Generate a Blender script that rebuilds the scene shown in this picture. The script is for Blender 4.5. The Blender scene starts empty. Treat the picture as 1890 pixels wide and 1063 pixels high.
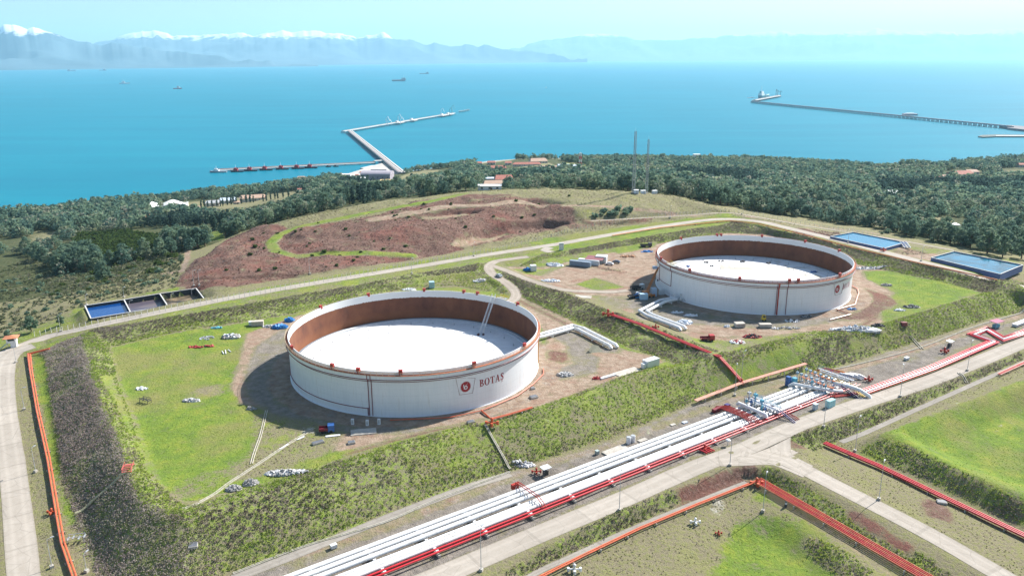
import bpy, math, random
import numpy as np
from mathutils import Matrix, Vector, geometry
rnd = random.Random(7); nr = np.random.default_rng(11)
SC = bpy.context.scene
COL = SC.collection
# ------------------------------------------------------------------ camera, world, sun, exposure
CZ = 213.4; F = 1470.0; CXP, CYP = 945.0, 531.5
PIT = math.atan((CYP-106)/F); ROLL = .0045
_c, _s = math.cos(ROLL), math.sin(ROLL)
FW = np.array([0, math.cos(PIT), -math.sin(PIT)]); RT = np.array([1., 0, 0]); DN = np.array([0, -math.sin(PIT), -math.cos(PIT)])
cam = bpy.data.objects.new('camera', bpy.data.cameras.new('camera')); COL.objects.link(cam)
cam.data.sensor_width = 36; cam.data.lens = F/1890*36; cam.data.clip_start = 1; cam.data.clip_end = 200000
cx_ = Vector(_c*RT+_s*DN); cy_ = Vector(-(-_s*RT+_c*DN)); cz_ = Vector(-FW)
M = Matrix((cx_, cy_, cz_)).transposed().to_4x4(); M.translation = Vector((0, 0, CZ)); cam.matrix_world = M
SC.camera = cam
SUNAZ = math.atan2(14.8, 12.0); SUNEL = math.radians(40)
w = bpy.data.worlds.new('World'); SC.world = w; w.use_nodes = True
wn = w.node_tree.nodes; wl = w.node_tree.links
sky = wn.new('ShaderNodeTexSky'); sky.sky_type = 'NISHITA'; sky.sun_disc = False
sky.sun_elevation = SUNEL; sky.sun_rotation = SUNAZ; sky.altitude = 200; sky.air_density = 1.0; sky.dust_density = 1.2; sky.ozone_density = 1.9
wl.new(sky.outputs[0], wn['Background'].inputs[0]); wn['Background'].inputs[1].default_value = .078
sl = bpy.data.lights.new('sun', 'SUN'); sl.energy = 5.0; sl.angle = math.radians(.5); sl.color = (1, .955, .89)
so = bpy.data.objects.new('sun', sl); COL.objects.link(so)
SD = Vector((math.sin(SUNAZ)*math.cos(SUNEL), math.cos(SUNAZ)*math.cos(SUNEL), math.sin(SUNEL)))
so.rotation_euler = SD.to_track_quat('Z', 'Y').to_euler(); so.location = (0, 0, 600)
SC.view_settings.view_transform = 'Standard'; SC.view_settings.look = 'None'; SC.view_settings.gamma = 1; SC.view_settings.exposure = .98
SC.cycles.volume_bounces = 1; SC.cycles.max_bounces = 6; SC.cycles.diffuse_bounces = 2; SC.cycles.glossy_bounces = 2
SC.cycles.transparent_max_bounces = 6

# ------------------------------------------------------------------ rays: a place on the ground as seen from the camera
def ray(px, py):
    u, v = px-CXP, py-CYP
    X, Y = (u*_c-v*_s)/F, (u*_s+v*_c)/F
    return FW+X*RT+Y*DN
def atz(px, py, z):
    d = ray(px, py); t = (z-CZ)/d[2]; return np.array([d[0]*t, d[1]*t, z])
def atd(px, py, dist):                     # point on the ray at a given forward distance (y)
    d = ray(px, py); t = dist/d[1]; return np.array([d[0]*t, dist, CZ+d[2]*t])
def projp(P):
    x, y, z = P[0], P[1], P[2]-CZ
    d = y*FW[1]+z*FW[2]; v = y*DN[1]+z*DN[2]
    X, Y = F*x/d, F*v/d
    return CXP+X*_c+Y*_s, CYP-X*_s+Y*_c
# ------------------------------------------------------------------ object helpers
def tag(o, label=None, cat=None, group=None, kind=None):
    if label: o['label'] = label
    if cat: o['category'] = cat
    if group: o['group'] = group
    if kind: o['kind'] = kind
    return o
def thing(name, label, cat, loc=(0, 0, 0), rz=0, group=None):
    o = bpy.data.objects.new(name, None); o.empty_display_size = .5; COL.objects.link(o)
    o.location = tuple(loc); o.rotation_euler = (0, 0, rz); return tag(o, label, cat, group)
def copy_tree(o, parent=None):
    c = o.copy(); COL.objects.link(c); c.parent = parent
    for ch in list(o.children): copy_tree(ch, c)
    return c
def clone(o, loc, rz=0, label=None, sc=None):
    c = copy_tree(o); c.location = tuple(loc); c.rotation_euler = (0, 0, rz)
    if label: c['label'] = label
    if sc: c.scale = sc if hasattr(sc, '__len__') else (sc, sc, sc)
    return c
class MB:
    def __init__(s): s.v = []; s.f = []; s.smooth = False
    def add(s, vs, fs):
        n = len(s.v); s.v += [tuple(p) for p in vs]; s.f += [tuple(i+n for i in f) for f in fs]; return s
    def box(s, c, d, rz=0, tilt=None):
        x, y, z = d[0]/2, d[1]/2, d[2]/2
        vs = [Vector((a*x, b*y, e*z)) for e in (-1, 1) for a, b in ((-1, -1), (1, -1), (1, 1), (-1, 1))]
        R = Matrix.Rotation(rz, 3, 'Z')
        if tilt is not None: R = R @ tilt
        return s.add([R @ p+Vector(c) for p in vs], [(3, 2, 1, 0), (4, 5, 6, 7), (0, 1, 5, 4), (1, 2, 6, 5), (2, 3, 7, 6), (3, 0, 4, 7)])
    def bar(s, a, b, wd, ht=None):          # square bar from a to b
        a, b = Vector(a), Vector(b); d = b-a; L = d.length
        if L < 1e-6: return s
        q = d.to_track_quat('X', 'Z').to_matrix(); y, z = wd/2, (ht or wd)/2
        vs = [a*(1-e)+b*e+q @ Vector((0, p*y, r*z)) for e in (0, 1) for p, r in ((-1, -1), (1, -1), (1, 1), (-1, 1))]
        return s.add(vs, [(0, 3, 2, 1), (4, 5, 6, 7), (0, 1, 5, 4), (1, 2, 6, 5), (2, 3, 7, 6), (3, 0, 4, 7)])
    def tube(s, pts, r, n=8, closed=False, caps=True):
        P = [Vector(p) for p in pts]; m = len(P); n0 = len(s.v)
        for i, p in enumerate(P):
            if closed: a, b = P[i-1], P[(i+1) % m]
            else: a, b = P[max(i-1, 0)], P[min(i+1, m-1)]
            t = (b-a).normalized()
            up = Vector((0, 0, 1)) if abs(t.z) < .95 else Vector((1, 0, 0))
            sx = t.cross(up).normalized(); sy = sx.cross(t).normalized()
            k = 1.0
            if 0 < i < m-1 or closed:
                c = (P[i]-P[i-1]).normalized().dot((P[(i+1) % m]-P[i]).normalized()); k = 1/max(.5, math.sqrt((1+c)/2))
            rr = r[i] if hasattr(r, '__len__') else r
            for j in range(n):
                q = 2*math.pi*j/n+math.pi/n; s.v.append(tuple(p+sx*math.cos(q)*rr*k+sy*math.sin(q)*rr))
        for i in range(m if closed else m-1):
            for j in range(n):
                a, b = n0+i*n, n0+((i+1) % m)*n
                s.f.append((a+j, a+(j+1) % n, b+(j+1) % n, b+j))
        if caps and not closed:
            s.f.append(tuple(n0+j for j in range(n))[::-1]); s.f.append(tuple(n0+(m-1)*n+j for j in range(n)))
        return s
    def cyl(s, c, r, h, n=12, r2=None): c = Vector(c); return s.tube([c, c+Vector((0, 0, h))], [r, r if r2 is None else r2], n)
    def lathe(s, prof, n=48, a0=0, a1=2*math.pi, c=(0, 0, 0)):   # prof: [(r,z)...]
        full = abs(a1-a0-2*math.pi) < 1e-6; k = n if full else n+1; n0 = len(s.v); m = len(prof)
        for i in range(k):
            a = a0+(a1-a0)*i/n
            for r, z in prof: s.v.append((c[0]+r*math.cos(a), c[1]+r*math.sin(a), c[2]+z))
        for i in range(n):
            A, B = n0+i*m, n0+((i+1) % k)*m
            for j in range(m-1): s.f.append((A+j, B+j, B+j+1, A+j+1))
        return s
    def prism(s, poly, z0, z1):
        n = len(poly); vs = [(p[0], p[1], z0) for p in poly]+[(p[0], p[1], z1) for p in poly]
        area = sum(poly[i-1][0]*poly[i][1]-poly[i][0]*poly[i-1][1] for i in range(n))
        idx = list(range(n)) if area > 0 else list(range(n))[::-1]
        fs = [tuple(idx[::-1]), tuple(i+n for i in idx)]
        for k in range(n):
            a, b = idx[k-1], idx[k]; fs.append((a, b, b+n, a+n))
        return s.add(vs, fs)
    def sphere(s, c, r, n=8, m=5, sq=(1, 1, 1)):
        pr = [(max(1e-3, math.sin(math.pi*i/m))*r, -math.cos(math.pi*i/m)*r) for i in range(m+1)]
        t = MB().lathe(pr, n); return s.add([(c[0]+p[0]*sq[0], c[1]+p[1]*sq[1], c[2]+p[2]*sq[2]) for p in t.v], t.f)
    def build(s, name, m, parent=None, smooth=False, loc=None):
        me = bpy.data.meshes.new(name); me.from_pydata(s.v, [], s.f)
        if m: me.materials.append(m)
        if smooth:
            me.polygons.foreach_set('use_smooth', [True]*len(me.polygons))
            me.set_sharp_from_angle(angle=math.radians(40))
        me.update(); o = bpy.data.objects.new(name, me); COL.objects.link(o)
        if parent: o.parent = parent
        if loc is not None: o.location = tuple(loc)
        return o
def npmesh(name, V, Fq, m, tri=False, smooth=False):
    V = np.asarray(V, np.float32); Fq = np.asarray(Fq, np.int32); k = Fq.shape[1]
    me = bpy.data.meshes.new(name); me.vertices.add(len(V)); me.vertices.foreach_set('co', V.ravel())
    me.loops.add(Fq.size); me.loops.foreach_set('vertex_index', Fq.ravel())
    me.polygons.add(len(Fq)); me.polygons.foreach_set('loop_start', np.arange(0, Fq.size, k, dtype=np.int32))
    me.polygons.foreach_set('use_smooth', np.full(len(Fq), smooth))
    me.update(calc_edges=True); me.materials.append(m)
    o = bpy.data.objects.new(name, me); COL.objects.link(o); return o
# ------------------------------------------------------------------ materials
MATS = {}
def newmat(name):
    m = bpy.data.materials.new(name); m.use_nodes = True; nt = m.node_tree
    return m, nt.nodes, nt.links, nt.nodes['Principled BSDF']
def noise(n, l, sc, det=4, rough=.6, vec=None, dist=0):
    t = n.new('ShaderNodeTexNoise'); t.inputs['Scale'].default_value = sc; t.inputs['Detail'].default_value = det
    t.inputs['Roughness'].default_value = rough; t.inputs['Distortion'].default_value = dist
    if vec is not None: l.new(vec, t.inputs['Vector'])
    return t.outputs['Fac']
def ramp(n, l, fac, stops):
    r = n.new('ShaderNodeValToRGB'); e = r.color_ramp.elements
    while len(e) < len(stops): e.new(.5)
    for x, (p, c) in zip(e, stops): x.position = p; x.color = (*c, 1) if len(c) == 3 else c
    l.new(fac, r.inputs[0]); return r.outputs[0]
def mixc(n, l, fac, a, b, mode='MIX'):
    m = n.new('ShaderNodeMix'); m.data_type = 'RGBA'; m.blend_type = mode
    for s, v in ((m.inputs[0], fac), (m.inputs[6], a), (m.inputs[7], b)):
        if hasattr(v, 'links'): l.new(v, s)
        elif isinstance(v, (int, float)): s.default_value = v
        else: s.default_value = (*v, 1)
    return m.outputs[2]
def mth(n, l, op, a, b=None, clamp=False):
    m = n.new('ShaderNodeMath'); m.operation = op; m.use_clamp = clamp
    for s, v in zip(m.inputs, (a, b)):
        if v is None: continue
        if hasattr(v, 'links'): l.new(v, s)
        else: s.default_value = v
    return m.outputs[0]
def geopos(n): return n.new('ShaderNodeNewGeometry').outputs['Position']
def bump(n, l, b, h, st=.3, dist=.2):
    q = n.new('ShaderNodeBump'); q.inputs['Strength'].default_value = st; q.inputs['Distance'].default_value = dist
    l.new(h, q.inputs['Height']); l.new(q.outputs[0], b.inputs['Normal'])
def pm(name, col, rough=.5, var=.18, sc=.8, metal=0, dirt=None, dsc=.3, bmp=0):
    """painted / weathered material: base colour with noise variation and optional dirt colour"""
    if name in MATS: return MATS[name]
    m, n, l, b = newmat(name)
    p = geopos(n); f = noise(n, l, sc, 5, .65, p)
    lo = [c*(1-var) for c in col]; hi = [min(1, c*(1+var)) for c in col]
    c = ramp(n, l, f, [(.3, lo), (.7, hi)])
    if dirt:
        g = noise(n, l, dsc, 6, .7, p); g2 = ramp(n, l, g, [(.48, (0, 0, 0)), (.66, (.7, .7, .7))])
        c = mixc(n, l, g2, c, dirt)
    l.new(c, b.inputs['Base Color']); b.inputs['Roughness'].default_value = rough; b.inputs['Metallic'].default_value = metal
    if bmp: bump(n, l, b, f, bmp, .1)
    MATS[name] = m; return m
# ------------------------------------------------------------------ ground: survey points and break lines (seen place + height)
def L(z, *pts): return [(x, y, z) for x, y in pts]
LINES = [
 # front toe of the embankments, then their crests
 [(250,1135,91),(420,1058,91),(710,963,91.5),(942,867,92),(1130,807,92.7),(1283,741,93.5),(1440,692,94.5),(1538,678,95.3),(1656,641,96),(1890,567,97.5),(2100,500,98.5)],
 [(336,948,102),(505,901,101.3),(639,854,101),(714,834,101),(830,799,101),(895,782,101.2),(1058,736,101.5),(1182,692,102),(1290,668,103),(1331,656,103.8)],
 L(100,(341,925),(505,887),(639,841),(714,822),(830,788),(1058,724),(1182,680),(1245,676)),
 [(1331,656,103.8),(1400,640,103.4),(1487,620,103.2),(1560,617,103.2),(1632,604,103.2),(1690,585,103.5),(1822,545,104),(1880,528,105)],
 L(102.4,(1340,644),(1400,630),(1487,611),(1560,607),(1625,595),(1680,577),(1800,543),(1822,538)),
 [(924,502,103.6),(1009,533,103.3),(1077,556,103.3),(1121,573,103.6),(1199,600,103.8),(1266,627,103.8),(1331,656,103.8)],
 L(102.4,(950,502),(1020,528),(1085,549),(1130,565),(1205,591),(1272,618),(1336,643)),
 L(100,(955,546),(1006,572),(1060,592),(1110,618),(1158,640),(1199,655),(1240,668)),
 [(149,621,100),(162,617,102),(305,592,103),(406,577,103.4),(530,553,103.5),(640,533,103.5),(759,510,103.5),(877,490,103.6),(905,495,103.4)],
 L(100,(203,641),(322,614),(423,600),(549,578),(650,556),(745,534),(843,529),(915,541),(935,552)),
 [(149,621,100),(158,660,103),(171,700,103.2),(191,751,103),(219,813,103),(236,867,102.6),(246,891,102.5),(273,935,102),(336,948,102)],
 L(100,(203,641),(220,700),(253,778),(283,864),(310,905),(341,925)),
 [(92,640,97.5),(80,668,96),(92,735,95),(100,800,94.4),(108,870,94),(150,940,93.3),(175,1010,92.6),(215,1080,92),(250,1135,91)],
 # roads
 [(-120,690,94.6),(0,652,95.5),(60,630,96.5),(149,606,98.5),(247,583,101),(330,566,102.5),(480,538,103),(640,512,103),(800,486,103),(900,470,103.2),(1015,452,104),(1100,437,104.8),(1200,420,105.6),(1300,407,106.3),(1360,405,106.5),(1450,421,106.3),(1568,449,106),(1700,483,106),(1800,508,106),(1890,530,106),(2050,575,106)],
 [(0,665,95.3),(10,760,94.5),(22,870,93.5),(42,1063,92),(50,1140,91.5)],
 [(60,660,95.3),(75,760,94.6),(95,870,93.8),(120,1000,92.7),(150,1100,91.8)],
 [(600,1150,90.7),(800,1070,91.3),(1000,980,91.7),(1150,919,92.2),(1280,862,92.6),(1372,830,93),(1472,785,93.5),(1591,744,94.3),(1728,697,95.3),(1890,628,97),(2100,545,98.5)],
 [(900,1068,91.3),(1133,947,92),(1341,864,92.8),(1380,852,92.9)],
 [(975,1075,88.3),(1075,1022,88.4),(1167,984,88.6),(1290,932,89),(1390,893,89.4)],
 [(1499,795,93.4),(1656,738,94.8),(1780,694,95.8),(1890,648,96.8)],
 [(1550,818,91),(1600,797,91.6),(1700,752,92.6),(1810,705,93.8),(1890,672,94.6),(2050,610,96)],
 # back embankment of the second pad
 [(1000,480,104),(1029,467,104.2),(1148,445,105),(1250,427,105.8),(1344,411,106.4),(1400,415,106.3),(1470,434,106),(1568,459,105.8),(1690,491,105.4),(1843,523,105),(1880,528,105)],
 L(102.4,(935,492),(1000,495),(1043,485),(1110,470),(1182,457),(1225,448),(1344,430),(1420,433),(1500,457),(1585,489),(1724,518),(1815,540)),
 # side road and lower yards
 [(1400,840,92.9),(1450,852,92.5),(1560,905,91.5),(1700,975,90),(1820,1050,89),(1890,1090,88.5),(2000,1150,88)],
 [(1420,862,92),(1500,905,91.3),(1640,985,89.8),(1740,1045,88.8),(1800,1085,88)],
 [(1405,882,89.4),(1450,912,89),(1560,975,88.2),(1680,1045,87.4),(1760,1095,87)],
 [(1393,905,89.3),(1500,965,88.2),(1620,1040,87.2),(1690,1090,86.8)],
 [(1510,830,91.3),(1560,850,91),(1660,900,90.2),(1760,960,89.3),(1890,1030,88.4)],
 [(1520,820,90.6),(1700,898,89.2),(1890,985,87.8),(2000,1040,87)],
 [(1578,835,90.2),(1660,868,89.6),(1745,905,89),(1890,975,87.9)],
 [(1632,800,94.6),(1687,820,94.6),(1779,867,94.4),(1890,915,94),(2050,990,94)],
 [(1632,800,94.6),(1700,770,95),(1800,737,95.6),(1890,707,96.2),(2050,650,97)],
 L(90.5,(1730,830),(1790,858),(1890,895),(2050,955)), L(90.5,(1730,828),(1810,790),(1890,760),(2050,720)),
 L(88.2,(1190,1060),(1270,1010),(1345,962),(1400,946),(1450,958),(1530,1006),(1600,1052),(1660,1105)),
 L(84.6,(1290,1105),(1325,1060),(1375,1012),(1425,998),(1485,1040),(1530,1105)),
 # red hill
 [(300,560,102.5),(500,524,103.6),(700,490,104),(900,457,104.3),(1010,437,105),(1100,421,106),(1200,405,107),(1300,395,107.6),(1350,392,108)],
 [(330,520,101),(360,490,102.5),(420,440,106),(480,420,109),(560,400,112),(650,385,114.5),(750,370,117),(860,356,119),(950,351,120),(1050,351,120),(1150,354,119),(1250,364,115.5),(1300,377,112),(1350,392,108),(1480,420,106.3),(1600,445,105.5)],
 [(380,480,97),(440,428,92),(560,388,95),(700,362,98),(850,346,102),(1000,343,102),(1150,345,102),(1280,358,99),(1350,374,99),(1450,400,100),(1540,425,102)],
 L(0,(-600,440),(-300,415),(0,388),(130,380),(280,366),(380,357),(480,350),(540,332),(600,326),(650,323),(730,319),(780,313),(850,305),(900,296),(1000,292),(1100,293),(1200,297),(1300,296),(1400,299),(1500,304),(1570,309),(1650,311),(1700,309),(1770,303),(1840,293),(1890,286),(2100,266),(2400,254)),
]
PTS = [(560,470,106),(600,440,108.5),(700,440,110),(640,420,111),(800,412,114),(880,440,107.5),(930,425,107.5),(980,402,110),(1040,400,111),(1000,378,116),(900,385,116.5),(1060,385,115),(1150,380,114.5),(1220,385,112),(820,385,116),(450,480,106),(400,510,103),
 (330,545,101.6),(150,595,98.5),(150,565,96.5),(100,620,96),(0,620,92),(0,560,82),(0,500,62),(0,450,40),(0,410,15),(150,520,85),(150,480,68),(150,440,48),(150,400,20),
 (300,500,96),(300,455,80),(300,430,62),(300,400,38),(300,380,14),(430,415,75),(450,400,60),(450,380,35),(470,362,14),(600,368,80),(600,350,55),(600,338,28),(690,330,12),(740,325,8),
 (800,345,88),(800,335,60),(800,322,30),(1000,335,92),(1000,325,70),(1000,310,50),(1000,300,34),(1200,342,92),(1200,328,68),(1200,310,42),(1200,302,20),(1400,350,75),(1400,320,45),(1400,306,18),
 (1600,400,92),(1600,360,72),(1600,330,45),(1750,445,101),(1750,420,92),(1750,380,75),(1750,340,48),(1890,490,103.5),(1890,450,96),(1890,420,86),(1890,390,72),(1890,350,50),(1890,310,30),
 (1600,425,103.5),(1700,450,104.5),(1830,500,105),(-400,620,80),(-400,520,40),(-500,900,90),(-120,800,93.5),(-100,1000,91.5),(2300,600,100),(2300,450,95),(2300,350,60),(2300,300,30),
 (-300,1150,91),(400,1400,91),(945,1400,89),(1500,1400,85),(2400,1300,86),(2300,900,90),(700,1045,91.2),(1000,920,91.6),(1200,850,92.2),(1300,800,92.6)]
def denslin(l, step):
    out = []
    for a, b in zip(l[:-1], l[1:]):
        A, B = atz(*a), atz(*b); n = max(1, int(math.hypot(*(B-A)[:2])/step))
        out += [A+(B-A)*i/n for i in range(n)]
    return out+[atz(*l[-1])]
P = []
for l in LINES: P += denslin(l, 5 if l[0][2] > 80 else 60)
P += [atz(*p) for p in PTS]
coast = [atz(*p) for p in LINES[-1]]
for c in coast:
    for d, z in ((50, -4), (400, -14)): P.append(np.array([c[0]*(1+d/c[1]), c[1]+d, z]))
for x in range(-3000, 3001, 500): P.append(np.array([x, 3200., -20.])); P.append(np.array([x, -600., 88.]))
for y in range(-500, 3200, 400):
    P.append(np.array([-3200., y, 60. if y < 500 else -20.])); P.append(np.array([3200., y, 90. if y < 900 else 20.]))
# dry ground under the circular tanks stays level
P = np.array(P); key = np.round(P[:, :2]/1.2).astype(int); _, ui = np.unique(key, axis=0, return_index=True); P = P[np.sort(ui)]
res = geometry.delaunay_2d_cdt([Vector((p[0], p[1])) for p in P], [], [], 0, 1e-5)
TV = np.array([[v[0], v[1]] for v in res[0]]); TZ = np.array([np.mean([P[i][2] for i in o]) if o else 95. for o in res[3]])
def axis(a, b, st, lo, hi, g=1.045, mx=14):
    mid = list(np.arange(a, b, st)); up = []; s = st; x = mid[-1]
    while x < hi: s = min(s*g, mx); x += s; up.append(x)
    dn = []; s = st; x = mid[0]
    while x > lo: s = min(s*g, mx); x -= s; dn.append(x)
    return np.array(dn[::-1]+mid+up)
GX = axis(-225, 345, 1.1, -2200, 2600); GY = axis(118, 545, 1.1, -60, 2100)
NX, NY = len(GX), len(GY)
H = np.full((NY, NX), np.nan)
for t in res[2]:
    a, b, c = t[:3]; xs, ys = TV[[a, b, c], 0], TV[[a, b, c], 1]
    i0, i1 = np.searchsorted(GX, [xs.min()-1e-6, xs.max()+1e-6]); j0, j1 = np.searchsorted(GY, [ys.min()-1e-6, ys.max()+1e-6])
    if i0 >= i1 or j0 >= j1: continue
    X, Y = np.meshgrid(GX[i0:i1], GY[j0:j1])
    D = (ys[1]-ys[2])*(xs[0]-xs[2])+(xs[2]-xs[1])*(ys[0]-ys[2])
    if abs(D) < 1e-9: continue
    l1 = ((ys[1]-ys[2])*(X-xs[2])+(xs[2]-xs[1])*(Y-ys[2]))/D; l2 = ((ys[2]-ys[0])*(X-xs[2])+(xs[0]-xs[2])*(Y-ys[2]))/D; l3 = 1-l1-l2
    k = (l1 > -1e-6) & (l2 > -1e-6) & (l3 > -1e-6)
    H[j0:j1, i0:i1][k] = (l1*TZ[a]+l2*TZ[b]+l3*TZ[c])[k]
H = np.where(np.isnan(H), 90., H)
for _ in range(2):
    Hp = np.pad(H, 1, mode='edge'); H = (Hp[:-2, 1:-1]+Hp[2:, 1:-1]+Hp[1:-1, :-2]+Hp[1:-1, 2:]+2*Hp[1:-1, 1:-1])/6
def vnoise(X, Y, sc, seed):
    r = np.random.default_rng(seed); T = r.random((256, 256))
    u, v = X/sc, Y/sc; i, j = np.floor(u).astype(int), np.floor(v).astype(int); fu, fv = u-i, v-j
    fu = fu*fu*(3-2*fu); fv = fv*fv*(3-2*fv); i &= 255; j &= 255; i2, j2 = (i+1) & 255, (j+1) & 255
    return (T[j, i]*(1-fu)+T[j, i2]*fu)*(1-fv)+(T[j2, i]*(1-fu)+T[j2, i2]*fu)*fv-.5
def fbm(X, Y, sc, seed, o=4):
    r = 0; a = 1
    for k in range(o): r = r+a*vnoise(X, Y, sc/2**k, seed+k); a *= .55
    return r
XX, YY = np.meshgrid(GX, GY)
def hat(H, x, y):
    i = np.clip(np.searchsorted(GX, x)-1, 0, NX-2); j = np.clip(np.searchsorted(GY, y)-1, 0, NY-2)
    u = (x-GX[i])/(GX[i+1]-GX[i]); v = (y-GY[j])/(GY[j+1]-GY[j])
    return (H[j, i]*(1-u)+H[j, i+1]*u)*(1-v)+(H[j+1, i]*(1-u)+H[j+1, i+1]*u)*v
def march(px, py, Hh=None):
    Hh = H if Hh is None else Hh; d = ray(px, py)
    if d[2] > -1e-4: return atd(px, py, 40000.)
    T = np.concatenate([np.linspace(60, 700, 1300), np.linspace(701, 2300, 1200)]); k = T/d[1]
    zr = CZ+d[2]*k; g = np.maximum(hat(Hh, d[0]*k, d[1]*k), 0); s = zr-g
    i = np.argmax(s < 0)
    if s[i] >= 0: return atz(px, py, 0)
    t = k[i-1]+(k[i]-k[i-1])*s[i-1]/(s[i-1]-s[i]); return np.array([d[0]*t, d[1]*t, CZ+d[2]*t])
H0 = H.copy()
def at(px, py, dz=0): p = march(px, py, H0).copy(); p[2] += dz; return p
# ------------------------------------------------------------------ what covers the ground (outlines on the land)
def poly_mask(pts, soft=0):
    W = []
    n = len(pts)
    for a, b in zip(pts, pts[1:]+pts[:1]):
        k = max(1, int(math.hypot(b[0]-a[0], b[1]-a[1])/60))
        W += [at(a[0]+(b[0]-a[0])*i/k, a[1]+(b[1]-a[1])*i/k)[:2] for i in range(k)]
    return wpoly_mask(W)
def wpoly_mask(W):
    W = np.array(W); m = np.zeros((NY, NX), bool)
    i0, i1 = np.searchsorted(GX, [W[:, 0].min(), W[:, 0].max()]); j0, j1 = np.searchsorted(GY, [W[:, 1].min(), W[:, 1].max()])
    X, Y = XX[j0:j1, i0:i1], YY[j0:j1, i0:i1]; r = np.zeros(X.shape, bool)
    for a, b in zip(W, np.roll(W, -1, 0)):
        if a[1] == b[1]: continue
        r ^= ((a[1] > Y) != (b[1] > Y)) & (X < (b[0]-a[0])*(Y-a[1])/(b[1]-a[1])+a[0])
    m[j0:j1, i0:i1] = r; return m.astype(float)
def wline_mask(W, wd):                     # distance to a world polyline < wd
    W = np.array([w_[:2] for w_ in W]); r = np.full((NY, NX), 1e9)
    for a, b in zip(W[:-1], W[1:]):
        lo = np.minimum(a, b)-wd*2-2; hi = np.maximum(a, b)+wd*2+2
        i0, i1 = np.searchsorted(GX, [lo[0], hi[0]]); j0, j1 = np.searchsorted(GY, [lo[1], hi[1]])
        X, Y = XX[j0:j1, i0:i1], YY[j0:j1, i0:i1]; d = b-a
        t = np.clip(((X-a[0])*d[0]+(Y-a[1])*d[1])/(d@d+1e-9), 0, 1)
        r[j0:j1, i0:i1] = np.minimum(r[j0:j1, i0:i1], np.hypot(X-a[0]-t*d[0], Y-a[1]-t*d[1]))
    return np.clip((wd+.6-r)/1.2, 0, 1)
def blur(m, k=1):
    for _ in range(k):
        q = np.pad(m, 1, mode='edge'); m = (q[:-2, 1:-1]+q[2:, 1:-1]+q[1:-1, :-2]+q[1:-1, 2:]+q[1:-1, 1:-1])/5
    return m
KINDS_ = 'grass scrub red dirt gravel forest sand dry'.split()
MK = {k: np.zeros((NY, NX)) for k in KINDS_}
def paint(kind, pts, s=1.0, b=2, wd=None):
    m = poly_mask(pts) if wd is None else wline_mask([at(*p) for p in pts], wd)
    m = blur(m, b)*s
    for k in KINDS_: MK[k] *= (1-m)
    MK[kind] += m
PADS = {}
# far land
paint('forest', [(-300,418),(0,388),(280,368),(500,350),(600,324),(850,306),(1000,292),(1400,299),(1650,312),(1890,284),(2200,262),(2300,450),(1890,470),(1750,455),(1600,420),(1450,398),(1300,374),(1150,352),(860,355),(700,372),(560,398),(430,435),(350,465),(280,510),(200,545),(100,560),(0,575),(-300,590)], 1, 3)
paint('dry', [(-300,585),(0,560),(120,545),(230,510),(300,480),(350,460),(330,510),(380,560),(250,575),(0,640),(-300,700)], .9, 3)
for p in ([(58,425),(110,428),(112,440),(70,448)],[(270,370),(340,375),(560,350),(565,362),(420,385),(330,385)],[(740,325),(760,318),(800,312),(835,318),(790,335),(740,335)],[(960,305),(1010,300),(1040,312),(1010,322),(970,318)],[(1590,390),(1630,395),(1640,420),(1600,415)],[(1720,400),(1760,405),(1760,425),(1720,425)]):
    paint('dry', p, .9)
paint('grass', [(340,432),(410,425),(415,440),(380,448),(345,445)]); paint('grass', [(85,470),(115,462),(110,480),(88,486)]); paint('grass', [(420,385),(560,365),(570,380),(480,405),(425,400)], .5)
paint('grass', [(1040,300),(1085,305),(1090,325),(1050,322)], .7); paint('grass', [(1860,315),(1900,312),(1900,330),(1850,328)], .7)
paint('dirt', [(300,505),(340,500),(345,470),(350,455)], .9, 1, 2.2); 
# hill
HILLP = [(322,530),(345,495),(420,437),(480,418),(560,398),(650,383),(750,368),(860,354),(950,349),(1050,349),(1150,352),(1250,362),(1310,377),(1360,393),(1420,402),(1520,430),(1480,428),(1360,402),(1200,412),(1010,440),(800,470),(500,522),(390,542)]
paint('dry', HILLP, 1, 2)
paint('red', [(322,530),(345,495),(420,440),(480,420),(520,415),(540,425),(700,395),(760,372),(860,358),(960,362),(1040,372),(1060,395),(1060,412),(1010,420),(960,428),(930,438),(850,462),(700,488),(500,520),(390,538)], 1, 2)
paint('dry', [(860,368),(960,362),(1050,352),(1160,356),(1240,372),(1300,385),(1200,404),(1090,405),(1020,398),(960,402),(900,392)], .55, 3)
paint('red', [(1050,400),(1140,402),(1230,398),(1200,410),(1080,422),(1010,430)], .6, 4)
paint('red', [(850,372),(930,364),(1000,366),(1062,385),(1060,408),(1000,428),(900,452),(830,460)], .8, 3)
paint('grass', [(1060,385),(1130,378),(1150,392),(1080,405)], .4, 3)
paint('dirt', [(690,405),(760,392),(840,378),(900,378),(950,372),(1000,378)], .8, 1, 5); paint('dirt', [(830,450),(870,428),(940,420),(920,438),(860,458)], .7, 1)
paint('dirt', [(770,395),(860,385),(880,392),(800,402)], .6)
paint('dirt', [(1040,380),(1250,395),(1400,402),(1500,415),(1620,432)], .8, 1, 2)
paint('grass', [(760,470),(620,470),(540,472),(508,463),(500,447),(515,432),(550,420),(640,400),(720,385),(790,372),(860,357)], .95, 1, 3.4)
paint('dry', [(700,476),(830,470),(900,455),(1000,435),(1000,442),(850,470)], .4, 2)
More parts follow.
